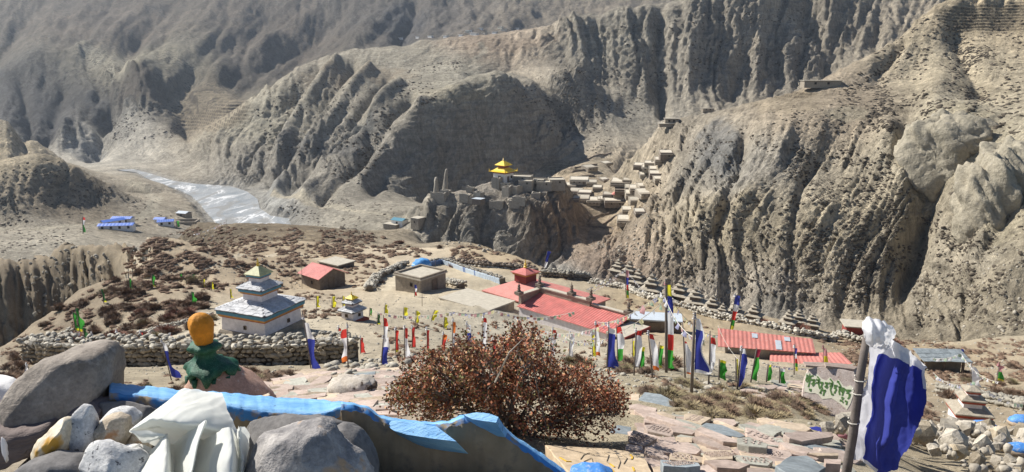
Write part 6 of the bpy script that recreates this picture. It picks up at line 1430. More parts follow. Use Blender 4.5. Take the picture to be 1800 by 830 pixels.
regions = [   # picture polygon, count, size range m, weights (brown, russet, olive)
 ([(215,440),(330,400),(500,402),(640,408),(650,440),(520,470),(380,470),(230,475)], 880, (.6,1.8), (.75,.2,.05)),
 ([(230,475),(520,470),(530,540),(400,500),(330,560),(180,545),(120,530)], 420, (.6,1.8), (.8,.08,.12)),
 ([(20,600),(120,535),(300,545),(380,560),(360,590),(90,605)], 140, (.6,1.6), (.75,.1,.15)),
 ([(0,615),(80,600),(60,650),(0,700)], 50, (.4,1.0), (.7,.2,.1)),
 ([(520,405),(640,408),(760,445),(740,462),(640,470),(600,460),(560,440)], 240, (.7,2.0), (.5,.42,.08)),
 ([(600,470),(690,470),(660,515),(610,505)], 60, (.6,1.4), (.7,.2,.1)),
 ([(520,515),(600,515),(600,560),(530,560)], 60, (.5,1.1), (.6,.05,.35)),
 ([(800,428),(870,442),(950,472),(1000,494),(940,478),(860,468),(790,458)], 170, (.6,1.7), (.5,.2,.3)),
 ([(640,570),(900,560),(960,605),(900,640),(700,640)], 150, (.4,1.0), (.7,.1,.2)),
 ([(960,600),(1050,600),(1200,640),(1160,660),(1000,650)], 60, (.4,.9), (.6,.1,.3)),
 ([(1010,500),(1180,545),(1260,580),(1180,585),(1110,545)], 60, (.4,1.0), (.3,.1,.6)),
 ([(1440,600),(1800,596),(1800,660),(1700,650),(1560,640),(1480,640)], 360, (.4,1.3), (.6,.2,.2)),
 ([(1620,650),(1800,655),(1800,700),(1680,690)], 110, (.4,1.1), (.75,.05,.2)),
 ([(1460,590),(1560,600),(1560,640),(1500,650)], 60, (.5,1.2), (.6,.2,.2)),
 ([(1140,668),(1400,695),(1480,730),(1400,735),(1230,728),(1150,700)], 46, (.22,.46), (.75,.0,.25)), ([(1130,660),(1400,690),(1490,735),(1380,738),(1200,735),(1130,700)], 90, (.15,.34), (0,0,0,1)),
 ([(1490,720),(1640,700),(1660,760),(1540,760)], 50, (.25,.5), (.6,.0,.4)),
 ([(200,660),(300,660),(400,662),(380,690),(220,695)], 30, (.2,.5), (.7,.1,.2)),
 ([(430,656),(520,655),(500,668),(440,674)], 24, (.25,.55), (.7,.0,.3)),
 ([(1660,690),(1720,690),(1700,720)], 10, (.4,.8), (.6,0,.4))]
kinds = ['shrub','shrub_red','shrub_olive','straw']; todo = []
for pl, n, sr, wt in regions:
    xs = [p[0] for p in pl]; ys = [p[1] for p in pl]; k = 0; tries = 0
    while k < n and tries < n*12:
        tries += 1; x, y = random.uniform(min(xs),max(xs)), random.uniform(min(ys),max(ys))
        if not in_poly(x, y, pl): continue
        cl = float(fbm(np.array(x/38.), np.array(y/16.), 3, 5))
        if random.random() > sstep(-.55,.35,cl)*1.1: continue
        k += 1; p = hit(x, y, 5); s = random.uniform(*sr)*(.75+.5*random.random()); todo.append((s/max(mpp(p),1e-4), s, p, random.choices(kinds[:len(wt)], wt)[0]))
# big single shrubs the photograph shows
for x, y, s, kd in [(1055,545,2.2,'shrub'),(940,455,0,''),(770,490,1.6,'shrub'),(795,470,1.8,'shrub_red'),(1405,586,3.2,'shrub_red'),(1570,605,2.6,'shrub_red'),(1345,570,2.0,'shrub_red'),(700,428,2.2,'shrub_red'),(590,500,1.6,'shrub'),(775,436,1.6,'shrub'),(1660,700,1.6,'shrub'),(720,512,1.8,'shrub_olive')]:
    if s: p = hit(x, y, 8); todo.append((999, s, p, kd))
todo.sort(key=lambda q: -q[0]); heap = Heap()
lab = {'shrub':'low dark brown cushion shrub on the dry ground', 'shrub_red':'low russet shrub on the dry ground', 'shrub_olive':'low dull olive shrub on the dry ground', 'straw':'tuft of dry straw-coloured grass near the slabs'}
for i, (px_, s, p, kd) in enumerate(todo):
    z = random.uniform(0,6.28); sc = (s*random.uniform(.9,1.4), s*random.uniform(.8,1.1), s*random.uniform(.6,.95))
    if i < 300:
        o = link('low_shrub', random.choice(SM[kd]), None, p, (0,0,z)); o.scale = sc if p.y > 20 else (sc[0], sc[1], sc[2]*.62); tag(o, lab[kd], 'shrub' if kd != 'straw' else 'grass tuft', lab[kd].replace('shrub','shrubs').replace('tuft','tufts'))
    else: heap.add(*LOW[i%6], TRS(p, (0,0,z), sc))
tag(link('scrub', heap.mesh('scrub', M['shrub'])), kind='stuff')
# scrub speckling the cliffs and slopes across the ravine
heap = Heap(); rr = np.random.default_rng(5)
bl_v = [(v*np.array([1,1,.8]), f) for v, f in HSN]
spec = [([(1150,250),(1450,170),(1560,240),(1600,300),(1600,470),(1500,540),(1250,500),(1100,470),(1130,330)], 1300, (.5,1.9)),
        ([(1380,260),(1560,260),(1590,380),(1560,540),(1440,520),(1400,400)], 1000, (.5,1.9)), ([(1450,150),(1640,20),(1800,30),(1800,240),(1650,215),(1600,230),(1480,190)], 850, (.9,2.6)),
        ([(1620,380),(1720,340),(1720,560),(1600,580)], 420, (.6,1.8)), ([(1720,420),(1800,300),(1800,590),(1680,590)], 260, (.5,1.5)), ([(1480,160),(1560,150),(1580,230),(1520,230)], 350, (.8,2.2)), ([(1690,80),(1740,80),(1740,240),(1700,230)], 300, (.9,2.2)),
        ([(900,160),(1050,80),(1140,180),(1050,270),(980,250)], 330, (1.2,3.2)), ([(560,300),(720,120),(860,90),(780,170),(700,200),(640,330)], 420, (1.2,3.4)), ([(1080,30),(1450,10),(1440,130),(1120,160)], 380, (1.2,3.4)),
        ([(0,290),(100,280),(230,350),(100,390),(0,400)], 260, (.8,2.4)), ([(560,400),(480,360),(640,345),(740,390),(640,410)], 160, (.8,2.2)), ([(0,400),(150,400),(120,430),(0,460)], 120, (.8,2.0)), ([(160,330),(300,350),(340,390),(190,395)], 130, (.8,2.2)),
        ([(440,170),(560,120),(660,160),(600,260),(480,300)], 300, (1.2,3.2)), ([(190,180),(320,180),(330,240),(200,250)], 200, (1.5,4))]
for pl, n, sr in spec:
    xs = [p[0] for p in pl]; ys = [p[1] for p in pl]; k = 0; t_ = 0
    while k < n and t_ < n*8:
        t_ += 1; x, y = rr.uniform(min(xs),max(xs)), rr.uniform(min(ys),max(ys))
        if not in_poly(x, y, pl): continue
        if rr.random() > sstep(-.5,.4,float(fbm(np.array(x/45.), np.array(y/40.), 3, 15))): continue
        k += 1; p = hit(x, y, 110); s = rr.uniform(*sr)*rr.uniform(.6,1.1); v, f = bl_v[k%10]; heap.add(v, f, TRS(p+Vector((0,0,-.12*s)), (rr.uniform(-.5,.5),rr.uniform(-.5,.5),rr.uniform(0,6)), (s*1.15,s,s*rr.uniform(.6,1.1))))
tag(link('hillside_scrub', heap.mesh('hillside_scrub', M['shrub_far'] if 'shrub_far' in M else M['shrub'])), kind='stuff')
# pale boulders studding the cliffs and loose stones on the ground
heap = Heap()
for pl, n, sr in [([(1050,440),(1300,380),(1500,420),(1560,560),(1300,520),(1100,490)], 500, (.3,1.3)), ([(760,390),(980,400),(1000,450),(780,440)], 160, (.4,1.3)), ([(20,460),(130,430),(200,450),(190,500),(60,560)], 140, (.3,.9)), ([(1600,480),(1800,420),(1800,590),(1600,590)], 160, (.3,1.4)), ([(850,300),(1000,340),(960,360),(860,370),(760,350)], 160, (.6,1.6)), ([(1010,420),(1100,420),(1160,330),(1180,400),(1100,480)], 160, (.5,1.4))]:
    xs = [p[0] for p in pl]; ys = [p[1] for p in pl]; k = 0
    while k < n:
        x, y = rr.uniform(min(xs),max(xs)), rr.uniform(min(ys),max(ys))
        if not in_poly(x, y, pl): continue
        k += 1; p = hit(x, y, 80); s = rr.uniform(*sr)*rr.uniform(.4,1); heap.add(*HSN[k%10], TRS(p, tuple(rr.uniform(0,3,3)), (s*1.2,s,s)))
tag(link('cliff_boulders', heap.mesh('cliff_boulders', M['cliff_stone'])), kind='stuff')
heap = Heap()
for pl, n, spx in [([(0,600),(700,590),(960,610),(1400,640),(1800,660),(1800,780),(1500,740),(1150,680),(700,650),(300,660),(0,700)], 1500, (2,6)), ([(120,530),(900,520),(960,580),(640,600),(120,600)], 600, (2,4)), ([(560,640),(720,625),(960,640),(940,660),(720,672),(600,668)], 220, (6,20)), ([(960,640),(1220,665),(1400,690),(1380,705),(1150,690)], 130, (5,15)), ([(1140,720),(1450,745),(1500,790),(1150,800)], 160, (3,9)), ([(1440,600),(1800,600),(1800,660),(1500,650)], 350, (2,5)), ([(215,440),(330,400),(640,408),(520,510),(230,475)], 500, (2,4)), ([(1240,690),(1330,690),(1300,705)], 40, (5,13))]:
    xs = [p[0] for p in pl]; ys = [p[1] for p in pl]; k = 0
    while k < n:
        x, y = rr.uniform(min(xs),max(xs)), rr.uniform(min(ys),max(ys))
        if not in_poly(x, y, pl): continue
        k += 1; p = hit(x, y, 5); s = rr.uniform(*spx)*mpp(p)*rr.uniform(.5,1.1); heap.add(*HSN[k%10], TRS(p+Vector((0,0,s*.1)), tuple(rr.uniform(-.4,.4,2))+(rr.uniform(0,6),), (s*1.2,s,s*.8)))
tag(link('loose_stones', heap.mesh('loose_stones', M['river_stone'])), kind='stuff')
# ------------------------------------------------------------------ the big leafless-looking bush with brown leaves
bk = 5.0; b0 = P(895, 792, bk); bt = thing('bush', 'large bush with small rust brown leaves in the centre foreground', 'bush', b0)
kb = mpp(b0); topx = [(672,712),(700,648),(740,622),(780,600),(820,590),(850,604),(890,572),(925,552),(958,586),(1000,620),(1040,640),(1080,664),(1114,694)]
botx = [(672,722),(700,742),(760,764),(860,774),(910,792),(1000,794),(1060,780),(1095,750),(1114,712)]
TX = lambda x: float(np.interp(x, [p[0] for p in topx], [p[1] for p in topx])); BX = lambda x: float(np.interp(x, [p[0] for p in botx], [p[1] for p in botx]))
mb = MB(); LV_ = []; rb = random.Random(3)
leafcols = [plain_mat('rust_leaf', (.40,.145,.075), .3, 30, .7, 0), plain_mat('dark_brown_leaf', (.15,.065,.042), .3, 30, .7, 0), plain_mat('dry_tan_leaf', (.52,.31,.16), .3, 30, .7, 0), plain_mat('olive_leaf', (.20,.185,.07), .3, 30, .7, 0)]
stems = []
for i in range(16):
    u = (i+.5)/16; x = 700+u*400; yt = TX(x)+rb.uniform(30,70); e = P(x, yt, bk+rb.uniform(-.45,.5)) - b0; s0 = Vector((rb.uniform(-.12,.12), rb.uniform(-.12,.12), 0))
    mid = s0.lerp(e, .5)+Vector((e.x*-.12, 0, abs(e.x)*.12)); pts_ = [s0, s0.lerp(mid,.5)+Vector((0,0,.03)), mid, mid.lerp(e,.5)+Vector((0,0,.02)), e]; stems.append(pts_)
    MB().tube(pts_, [.014,.012,.009,.006,.003], 5).build('branch', M['pole'], bt)
tw = MB(); nl = 0
lv = []; lf = []; lm = []
def leaf(p, d, s, m):
    global nl
    d = d.normalized(); a = d.cross(Vector((rb.uniform(-1,1), rb.uniform(-1,1), rb.uniform(-1,1)))).normalized(); n_ = d.cross(a); b = len(lv)
    lv.extend([p, p+d*s*.5+a*s*.34+n_*s*.08, p+d*s, p+d*s*.5-a*s*.34+n_*s*.08]); lf.append((b,b+1,b+2,b+3)); lm.append(m)
for i in range(470):
    x = 676+ (rb.betavariate(1.25,1.35))*434; f = rb.random()**.75; y = TX(x)+rb.uniform(-6,6)-(rb.random() < .12)*rb.uniform(8,26) + (BX(x)-TX(x))*(1-f); dep_ = rb.uniform(-.62,.62)*sqrt(max(.05,1-((x-893)/235)**2))
    e = P(x, y, bk+dep_) - b0; st = stems[min(15,max(0,int((x-700)/400*16)+rb.randint(-1,1)))]; o_ = st[2].lerp(st[4], rb.random()) if e.z > .25 else st[1].lerp(st[2], rb.random())
    q = [o_, o_.lerp(e,.5)+Vector((rb.uniform(-.03,.03),rb.uniform(-.03,.03),.03)), e]; tw.tube(q, [.005,.0035,.0018], 3, 0, False)
    rust = float(fbm(np.array(x/60.), np.array(y/60.), 2, 9)); red_right = (x-676)/434
    nlv = int(42+rb.random()*26)
    for k in range(nlv):
        t = rb.random()**.6; c = q[1].lerp(q[2], (t-.35)/.65) if t > .35 else q[0].lerp(q[1], t/.35)
        c = c + Vector((rb.gauss(0,.022), rb.gauss(0,.022), rb.gauss(0,.022)))
        w = [.30+.25*red_right+.2*rust, .32, .22, .22-.2*red_right]; m = rb.choices((0,1,2,3), [max(.02,a) for a in w])[0]
        leaf(c, Vector((rb.uniform(-1,1), rb.uniform(-1,1), rb.uniform(-.4,1))), rb.uniform(.015,.031), m)
tw.build('twigs', M['pole'], bt)
tag(link('foliage', tri_mesh('foliage', np.array([tuple(v) for v in lv]), np.array(lf), leafcols, False, lm), bt), kind='stuff')
MB().tube([P(870,672,4.4)-b0, P(895,620,4.35)-b0, P(925,590,4.4)-b0], [.007,.005,.003], 5).build('branch', M['boulder'], bt)
# ------------------------------------------------------------------ foreground: stones, painted beam, scarf, big flag
def resample(pl, n):
    P2 = [np.array(p, float) for p in pl]; P2.append(P2[0]); d = [np.linalg.norm(b-a) for a, b in zip(P2[:-1],P2[1:])]; cum = np.concatenate([[0],np.cumsum(d)]); out = []
    for i in range(n):
        s = cum[-1]*i/n; k = min(np.searchsorted(cum, s, 'right')-1, len(d)-1); out.append(P2[k]+(P2[k+1]-P2[k])*(s-cum[k])/max(d[k],1e-9))
    out = np.array(out)
    return .25*np.roll(out,1,0)+.5*out+.25*np.roll(out,-1,0)
def boulder(name, label, cat, outline, Y, depth, mat, seed, rough=.02, rings=22, n=72, ex=.55, parent=None, freq=7.0, ridge=0.0, lean=0.0, cuts=7):
    """a stone with the outline it shows, real thickness front to back, rounded over"""
    ol = resample(outline, n); W_ = np.array([tuple(P(x, y, Y)) for x, y in ol]); c = W_.mean(0); rel = W_ - c; V = []
    for i in range(1, rings):
        t = -pi/2 + pi*i/rings; r = max(cos(t),0)**ex; yy = depth*np.sign(sin(t))*abs(sin(t))**.9
        ring = rel*r; ring[:,1] = yy; ring[:,1] += ring[:,2]*lean; V.append(ring)
    V = np.array(V); R_, N_ = V.shape[:2]; flat_ = V.reshape(-1,3)
    dirn = flat_/ (np.linalg.norm(flat_,axis=1)[:,None]+1e-9); p = flat_*freq
    f = fbm(p[:,0]+seed+p[:,1]*.6, p[:,2]-p[:,1]*.7+seed*1.7, 5, seed, .55) + .7*fbm(p[:,1]*1.3-seed, p[:,2]+p[:,0]*.5, 4, seed+3, .55)
    if ridge: f = f - ridge*billow(p[:,0]*.6+p[:,2]*1.3+seed, p[:,1]*.5+p[:,2]*.3, 3, seed+8)
    flat_ = flat_ + dirn*(f*rough)[:,None]
    rc = random.Random(seed*7+1)                  # broken faces
    for _ in range(cuts):
        d_ = np.array((rc.uniform(-.8,.8), rc.uniform(-1.2,-.3), rc.uniform(-.2,1.0))); d_ /= np.linalg.norm(d_); pj = flat_ @ d_; off = np.max(pj)*rc.uniform(.72,.9)
        flat_ = flat_ - np.clip(pj-off, 0, None)[:,None]*d_[None]*.92
    vs = [tuple(v) for v in flat_]; b = len(vs); vs += [tuple(flat_[:N_].mean(0)), tuple(flat_[-N_:].mean(0))]
    fs = [(i*N_+j, (i+1)*N_+j, (i+1)*N_+(j+1)%N_, i*N_+(j+1)%N_) for i in range(R_-1) for j in range(N_)] + [(b, j, (j+1)%N_) for j in range(N_)] + [(b+1, (R_-1)*N_+(j+1)%N_, (R_-1)*N_+j) for j in range(N_)]
    mb = MB().add(vs, fs); me = mb.mesh(name, mat, True); bm = bmesh.new(); bm.from_mesh(me); bmesh.ops.recalc_face_normals(bm, faces=bm.faces); bm.to_mesh(me); bm.free()
    o = link(name, me, parent, tuple(c)); return tag(o, label, cat) if label else o
mdk = stone_mat('dark_layered_shale', (.20,.17,.142), (.34,.295,.25), 9, .9, .02, (22,(.29,.255,.22),.62), .75)
t_ = NT('purple_grey_shale', .8); co_ = t_.coord(); a_ = t_.noise(co_, 5, 6, .65, (1,1,5)); c_ = t_.mix(t_.ramp(a_, [(.35,0.),(.65,1.)]), (.125,.10,.095), (.215,.17,.155)); t_.bump(a_, .9, .03); mdl = t_.color(c_)
msp = stone_mat('white_speckled_granite', (.44,.44,.445), (.68,.67,.65), 16, .8, .01, (46,(.10,.10,.11),.61), .85)
mqy = stone_mat('yellow_stained_quartz', (.62,.52,.36), (.70,.64,.52), 9, .6, .01, (8,(.58,.32,.06),.56), .55)
mtn = stone_mat('tan_crystalline_rock', (.38,.31,.23), (.60,.52,.41), 20, 1.0, .012, (11,(.42,.24,.13),.58), .9)
mgr = stone_mat('grey_marbled_rock', (.20,.19,.19), (.46,.43,.405), 10, 1.0, .02, (7,(.52,.34,.20),.57), .85)
mgd = stone_mat('dark_grey_rock', (.13,.125,.125), (.2,.19,.185), 8, .7, .012)
mwp = plain_mat('chalky_white_paint', (.80,.79,.78), .12, 20, .8, .4, .006)
boulder('boulder', 'large dark grey-brown smooth boulder at the left edge of the foreground', 'boulder', [(14,762),(16,735),(20,712),(32,690),(55,656),(80,634),(110,622),(146,617),(170,621),(183,634),(187,660),(185,700),(176,748),(160,762),(128,742),(100,752),(60,764),(40,752)], 2.45, .24, mdk, 4, .010, 26, 110, .42, None, 6, .5)
boulder('rock', 'purple-grey layered rock under the large boulder at the left edge', 'rock', [(-60,758),(0,748),(60,750),(92,742),(90,760),(70,785),(40,800),(0,812),(-60,830)], 2.25, .16, mdl, 14, .014, 20, 72, .4, None, 8, .9)
boulder('rock', 'dark layered rock wedged between the boulder and the speckled stones', 'rock', [(72,768),(110,735),(150,712),(178,716),(184,745),(172,790),(120,840),(60,850),(50,810)], 2.32, .15, mdl, 24, .014, 20, 72, .4, None, 8, .9)
boulder('rock', 'white and pale blue painted rock at the far left edge', 'rock', [(-80,668),(0,676),(24,688),(22,704),(6,724),(-10,748),(-80,760)], 2.6, .14, mwp, 34, .01)
boulder('rock', 'small yellow-stained quartz rock standing among the white stones', 'rock', [(57,795),(66,778),(84,762),(98,742),(108,735),(118,740),(124,756),(122,785),(115,798),(92,806),(70,810)], 2.02, .055, mqy, 5, .006, 18, 64, .5, None, 14, .5)
boulder('rock', 'white speckled egg-shaped stone standing upright', 'rock', [(124,785),(123,750),(129,726),(141,713),(153,717),(163,735),(170,765),(167,788),(155,803),(138,804)], 2.06, .05, msp, 6, .003, 18, 64, .5, None, 9)
boulder('rock', 'tan cube-like crystalline rock leaning on a white one', 'rock', [(170,752),(180,738),(205,732),(222,738),(225,760),(219,786),(196,789),(174,781)], 2.08, .055, mtn, 7, .006, 18, 64, .42, None, 13, .5)
boulder('rock', 'white rock behind the tan cube-like rock', 'rock', [(172,744),(188,726),(204,718),(226,722),(242,738),(236,758),(215,775),(180,770)], 2.2, .07, msp, 8, .006)
boulder('rock', 'brownish rock beside the white scarf', 'rock', [(214,768),(232,756),(256,766),(266,785),(256,800),(225,800)], 2.12, .06, mtn, 9, .006)
boulder('rock', 'rough white speckled rock in the lower left foreground', 'rock', [(146,800),(152,785),(168,779),(200,786),(240,800),(264,820),(262,860),(150,860)], 1.92, .07, msp, 10, .009, 20, 72, .45, None, 12, .5)
boulder('rock', 'pale speckled rock between the tan cube-like rock and the scarf', 'rock', [(204,790),(230,786),(262,800),(268,815),(240,818),(210,802)], 2.0, .05, msp, 13, .006)
pv = boulder('rock', 'grey round-backed stone with a white vein at the lower left edge', 'rock', [(8,870),(14,838),(40,818),(84,806),(128,812),(154,832),(158,870)], 1.9, .10, mgd, 11, .006)
boulder('rock', 'big grey marbled rock in the bottom centre left', 'rock', [(437,800),(440,780),(456,768),(486,763),(515,754),(540,757),(562,752),(578,758),(592,776),(612,792),(634,806),(652,840),(655,900),(430,900)], 1.95, .13, mgr, 16, .012, 26, 100, .42, None, 9, .7)
boulder('rock', 'dark grey rock in the shade behind the big marbled one', 'rock', [(570,768),(600,752),(628,764),(646,790),(660,830),(660,880),(590,880)], 2.12, .10, mgd, 17, .01)
boulder('rock', 'dark rock added to fill the shade below the blue painted beam', 'rock', [(400,760),(440,738),(500,730),(570,738),(630,752),(650,790),(640,850),(410,850)], 2.24, .08, mgd, 18, .012)  # added dark lump, its colour stands in for shadow under the beam
boulder('rock', 'dark rock added to fill the shade between the boulder and the scarf', 'rock', [(170,712),(210,704),(260,712),(300,730),(300,800),(180,800)], 2.34, .05, mgd, 19, .012)  # added as well: dark stone in place of the shadowed gap here
# painted beam: a thick painted slab edge and the broken slab beside it
tn_ = NT('brown_slab_face', .9); cc_ = tn_.coord(); n1_ = tn_.noise(cc_, 5, 5, .6); n2_ = tn_.noise(cc_, 18, 4, .6)
mface = tn_.mix(tn_.ramp(n1_, [(.3,0.),(.7,1.)]), (.20,.155,.10), (.36,.28,.185)); mface = tn_.mix(tn_.ramp(n2_, [(.55,0.),(.75,.7)]), mface, (.13,.115,.10)); tn_.bump(n2_, .5, .008); mface = tn_.color(mface)
tf = NT('blue_paint_running_over_stone', .8); cf_ = tf.coord(); nf = tf.noise(cf_, 9, 5, .65); tf.color(tf.mix(tf.ramp(nf, [(.50,0.),(.62,1.)]), (.065,.23,.52), (.30,.235,.155))); mfr = tf.m
tb = NT('cracked_sky_blue_paint', .6, .35); cb_ = tb.coord(); n3 = tb.noise(cb_, 22, 6, .7, (.22,1,1)); n4 = tb.noise(cb_, 60, 3, .6)
tbc = tb.mix(tb.ramp(n3, [(.30,0.),(.70,1.)]), (.10,.31,.62), (.27,.52,.78)); tbc = tb.mix(tb.ramp(n4, [(.66,0.),(.72,.8)]), tbc, (.05,.09,.16)); tb.bump(n3, .9, .012); mbl = tb.color(tbc)
def ledge(name, label, back, front, Yf, dY, mats, parent=None, drop=.62, fringe=.045, n=90, seed=0, bulge=.03):
    bx_, by_ = zip(*back); fx_, fy_ = zip(*front); vs = []; fs = []; mi = []
    x0_, x1_ = max(bx_[0],fx_[0]), min(bx_[-1],fx_[-1]); org = P((x0_+x1_)/2, front[len(front)//2][1], Yf)
    for i in range(n+1):
        x = x0_+(x1_-x0_)*i/n; f = P(x, np.interp(x, fx_, fy_), Yf); b = P(x, np.interp(x, bx_, by_), Yf+dY); r = lambda s, q: float(fbm(np.array(x/16.+seed+q*7), np.array(q*3.1+seed), 4, seed+q))*s
        col = [b+Vector((0,.01,-drop)), b+Vector((0,r(.006,1),r(.003,2))), b.lerp(f,.35)+Vector((0,0,r(.003,3))), b.lerp(f,.7)+Vector((0,0,r(.003,4))), f+Vector((0,r(.006,5),r(.003,6))), f+Vector((0,-.006+r(.006,7),-.010)), f+Vector((0,-bulge*.3+r(.006,8),-fringe*(1+r(.8,9)))), f+Vector((0,-bulge*.4+r(.005,10),-fringe-.10)), f+Vector((0,-bulge+r(.005,11),-fringe-.25)), f+Vector((0,-bulge,-drop))]
        vs += [v-org for v in col]
    m = 10
    for i in range(n):
        for j in range(m-1):
            p = i*m+j; fs.append((p,p+m,p+m+1,p+1)); mi.append(2 if j == 0 else 0 if j < 4 else 1 if j < 6 else 2)
    fs += [tuple(range(m)), tuple(n*m+j for j in reversed(range(m)))]; mi += [2,2]
    mb = MB(); mb.v = [tuple(v) for v in vs]; mb.f = fs; mb.m = mi
    me = mb.mesh(name, mats, True); bm = bmesh.new(); bm.from_mesh(me); bmesh.ops.recalc_face_normals(bm, faces=bm.faces); bm.to_mesh(me); bm.free()
    o = link(name, me, parent, org); return tag(o, label, 'painted stone')
ledge('painted_beam', 'long stone beam with a cracked sky blue painted top in the foreground', [(192,672),(250,678),(330,686),(400,690),(480,698),(560,702),(600,706),(618,708)], [(192,689),(250,697),(330,708),(400,715),(440,720),(480,725),(530,729),(570,726),(592,717),(618,711)], 2.40, .12, (mbl, mfr, mface), None, .6, .034, 110, 3)
bs = ledge('broken_slab', 'broken upright slab with a thin blue painted edge right of the beam', [(600,706),(618,707),(645,714),(670,730),(700,737),(760,742),(790,739),(810,730),(835,726),(860,727),(880,744),(905,766),(935,786),(965,806),(990,824),(1010,842)], [(600,712),(620,712),(645,719),(670,736),(700,742),(760,747),(790,744),(812,735),(836,731),(858,732),(878,750),(903,771),(933,792),(962,812),(988,830),(1010,848)], 2.33, .045, (mbl, mfr, mface), None, .5, .012, 110, 11, .05)
def chip(name, poly, Yt, tilt, mat, parent, th=.012):
    """a chipped, painted facet standing a little out of the slab face"""
    c = P(sum(p[0] for p in poly)/len(poly), sum(p[1] for p in poly)/len(poly), Yt); n = Vector(tilt).normalized(); vs = []
    for px, py in poly: d = Vector(ray(px,py)); vs.append(d*(c.dot(n)/d.dot(n)) - parent.location)
    k = len(vs); MB().add(vs+[v-n*.10 for v in vs], [tuple(range(k)), tuple(reversed(range(k,2*k)))]+[(i,k+i,k+(i+1)%k,(i+1)%k) for i in range(k)]).build(name, mat, parent)
chip('painted_facet', [(674,744),(690,739),(735,744),(768,750),(802,776),(760,771),(715,764),(692,757)], 2.27, (-.35,-.55,.75), mbl, bs)
chip('painted_facet', [(814,729),(838,725),(860,727),(876,733),(872,743),(850,740),(830,737)], 2.285, (-.3,-.5,.8), mbl, bs)
boulder('rock', 'small stone with bright blue paint at the bottom edge right of the broken slab', 'painted rock', [(1004,832),(1030,825),(1058,826),(1082,838),(1082,866),(1000,866)], 2.3, .08, M['blue_paint'], 31, .006)
# white scarf
def catmull(G, n):
    G = np.array(G, float); k = len(G); out = []
    for s in np.linspace(0, k-1, n):
        i = min(int(s), k-2); t = s-i; p0, p1, p2, p3 = G[max(i-1,0)], G[i], G[i+1], G[min(i+2,k-1)]
        out.append(p1+.5*t*(p2-p0+t*(2*p0-5*p1+4*p2-p3+t*(3*(p1-p2)+p3-p0))))
    return np.array(out)
def patch(name, rows, mat, parent, nu=40, nv=36, wr=.004, seed=0, org=None, mi=None, fr_=30):
    G = np.array([[tuple(P(*p)) for p in r] for r in rows]); G = catmull(G, nv); G = np.transpose(catmull(np.transpose(G,(1,0,2)), nu),(1,0,2))
    x, z = G[...,0], G[...,2]; G[...,1] += wr*(fbm(x*fr_*.7+z*fr_*.3+seed, z*fr_*.4-x*fr_*.2, 4, seed)); G[...,2] += wr*.6*fbm(x*fr_+seed, z*fr_*.5, 3, seed+2)
    V = G - np.array(tuple(org)); R_, C_ = V.shape[:2]; i = np.arange((R_-1)*(C_-1)); r, c = i//(C_-1), i%(C_-1); a = r*C_+c; q = np.stack([a,a+1,a+C_+1,a+C_],1)
    idx = None if mi is None else mi((c+.5)/(C_-1), (r+.5)/(R_-1))
    return link(name, tri_mesh(name, V.reshape(-1,3), q, mat, True, idx), parent)
so = P(340, 790, 2.05); sc_ = thing('scarf', 'crumpled white silk scarf draped over the beam and stones', 'scarf', so)
mscarf = cloth_mat('white_silk', (.80,.81,.77), .35, .05)
patch('hood_fold', [[(306,700,2.36),(322,683,2.42),(358,688,2.44),(390,690,2.40)],[(272,722,2.20),(305,702,2.22),(356,703,2.24),(398,712,2.26)],[(246,742,2.08),(285,722,2.04),(345,724,2.04),(410,742,2.13)],[(228,757,2.02),(270,738,1.97),(335,748,1.96),(424,768,2.1)],[(232,760,2.05),(275,752,2.03),(330,758,2.04),(418,776,2.16)]], mscarf, sc_, 60, 50, .006, 1, so)
patch('inner_fold', [[(230,758,2.04),(270,748,2.02),(330,752,2.05),(400,768,2.14)],[(250,772,2.08),(285,768,2.08),(330,770,2.10),(390,778,2.16)],[(280,790,2.10),(300,795,2.10),(330,795,2.12),(380,798,2.16)]], mscarf, sc_, 50, 24, .005, 4, so)
patch('corner_flap', [[(228,757,2.00),(258,757,1.97),(292,765,1.96)],[(240,768,1.99),(262,768,1.96),(286,768,1.96)],[(250,779,2.0),(264,777,1.98),(280,771,1.97)]], mscarf, sc_, 20, 14, .003, 5, so)
patch('hanging_folds', [[(262,795,2.03),(292,763,1.97),(301,782,2.04),(330,760,2.02),(362,741,1.95),(352,772,2.04),(382,760,2.0),(405,750,1.96),(416,772,2.05)],
    [(250,815,1.96),(291,790,1.90),(303,805,1.99),(324,790,1.96),(350,772,1.90),(345,798,2.0),(378,785,1.95),(408,778,1.91),(418,795,2.02)],
    [(240,840,1.88),(290,825,1.83),(306,832,1.93),(322,820,1.90),(342,808,1.84),(338,826,1.94),(372,818,1.88),(408,810,1.85),(420,820,1.97)],
    [(225,880,1.80),(290,870,1.76),(308,872,1.87),(318,868,1.84),(330,862,1.78),(328,875,1.88),(365,866,1.82),(404,862,1.79),(418,868,1.92)]], mscarf, sc_, 110, 60, .006, 7, so)
patch('ragged_edge', [[(414,756,2.05),(426,748,2.0),(440,762,2.02)],[(416,778,2.02),(424,772,1.97),(438,786,2.0)],[(412,805,1.98),(426,806,1.93),(432,815,1.97)],[(410,850,1.92),(424,852,1.87),(428,850,1.92)]], mscarf, sc_, 24, 40, .016, 8, so, None, 60)
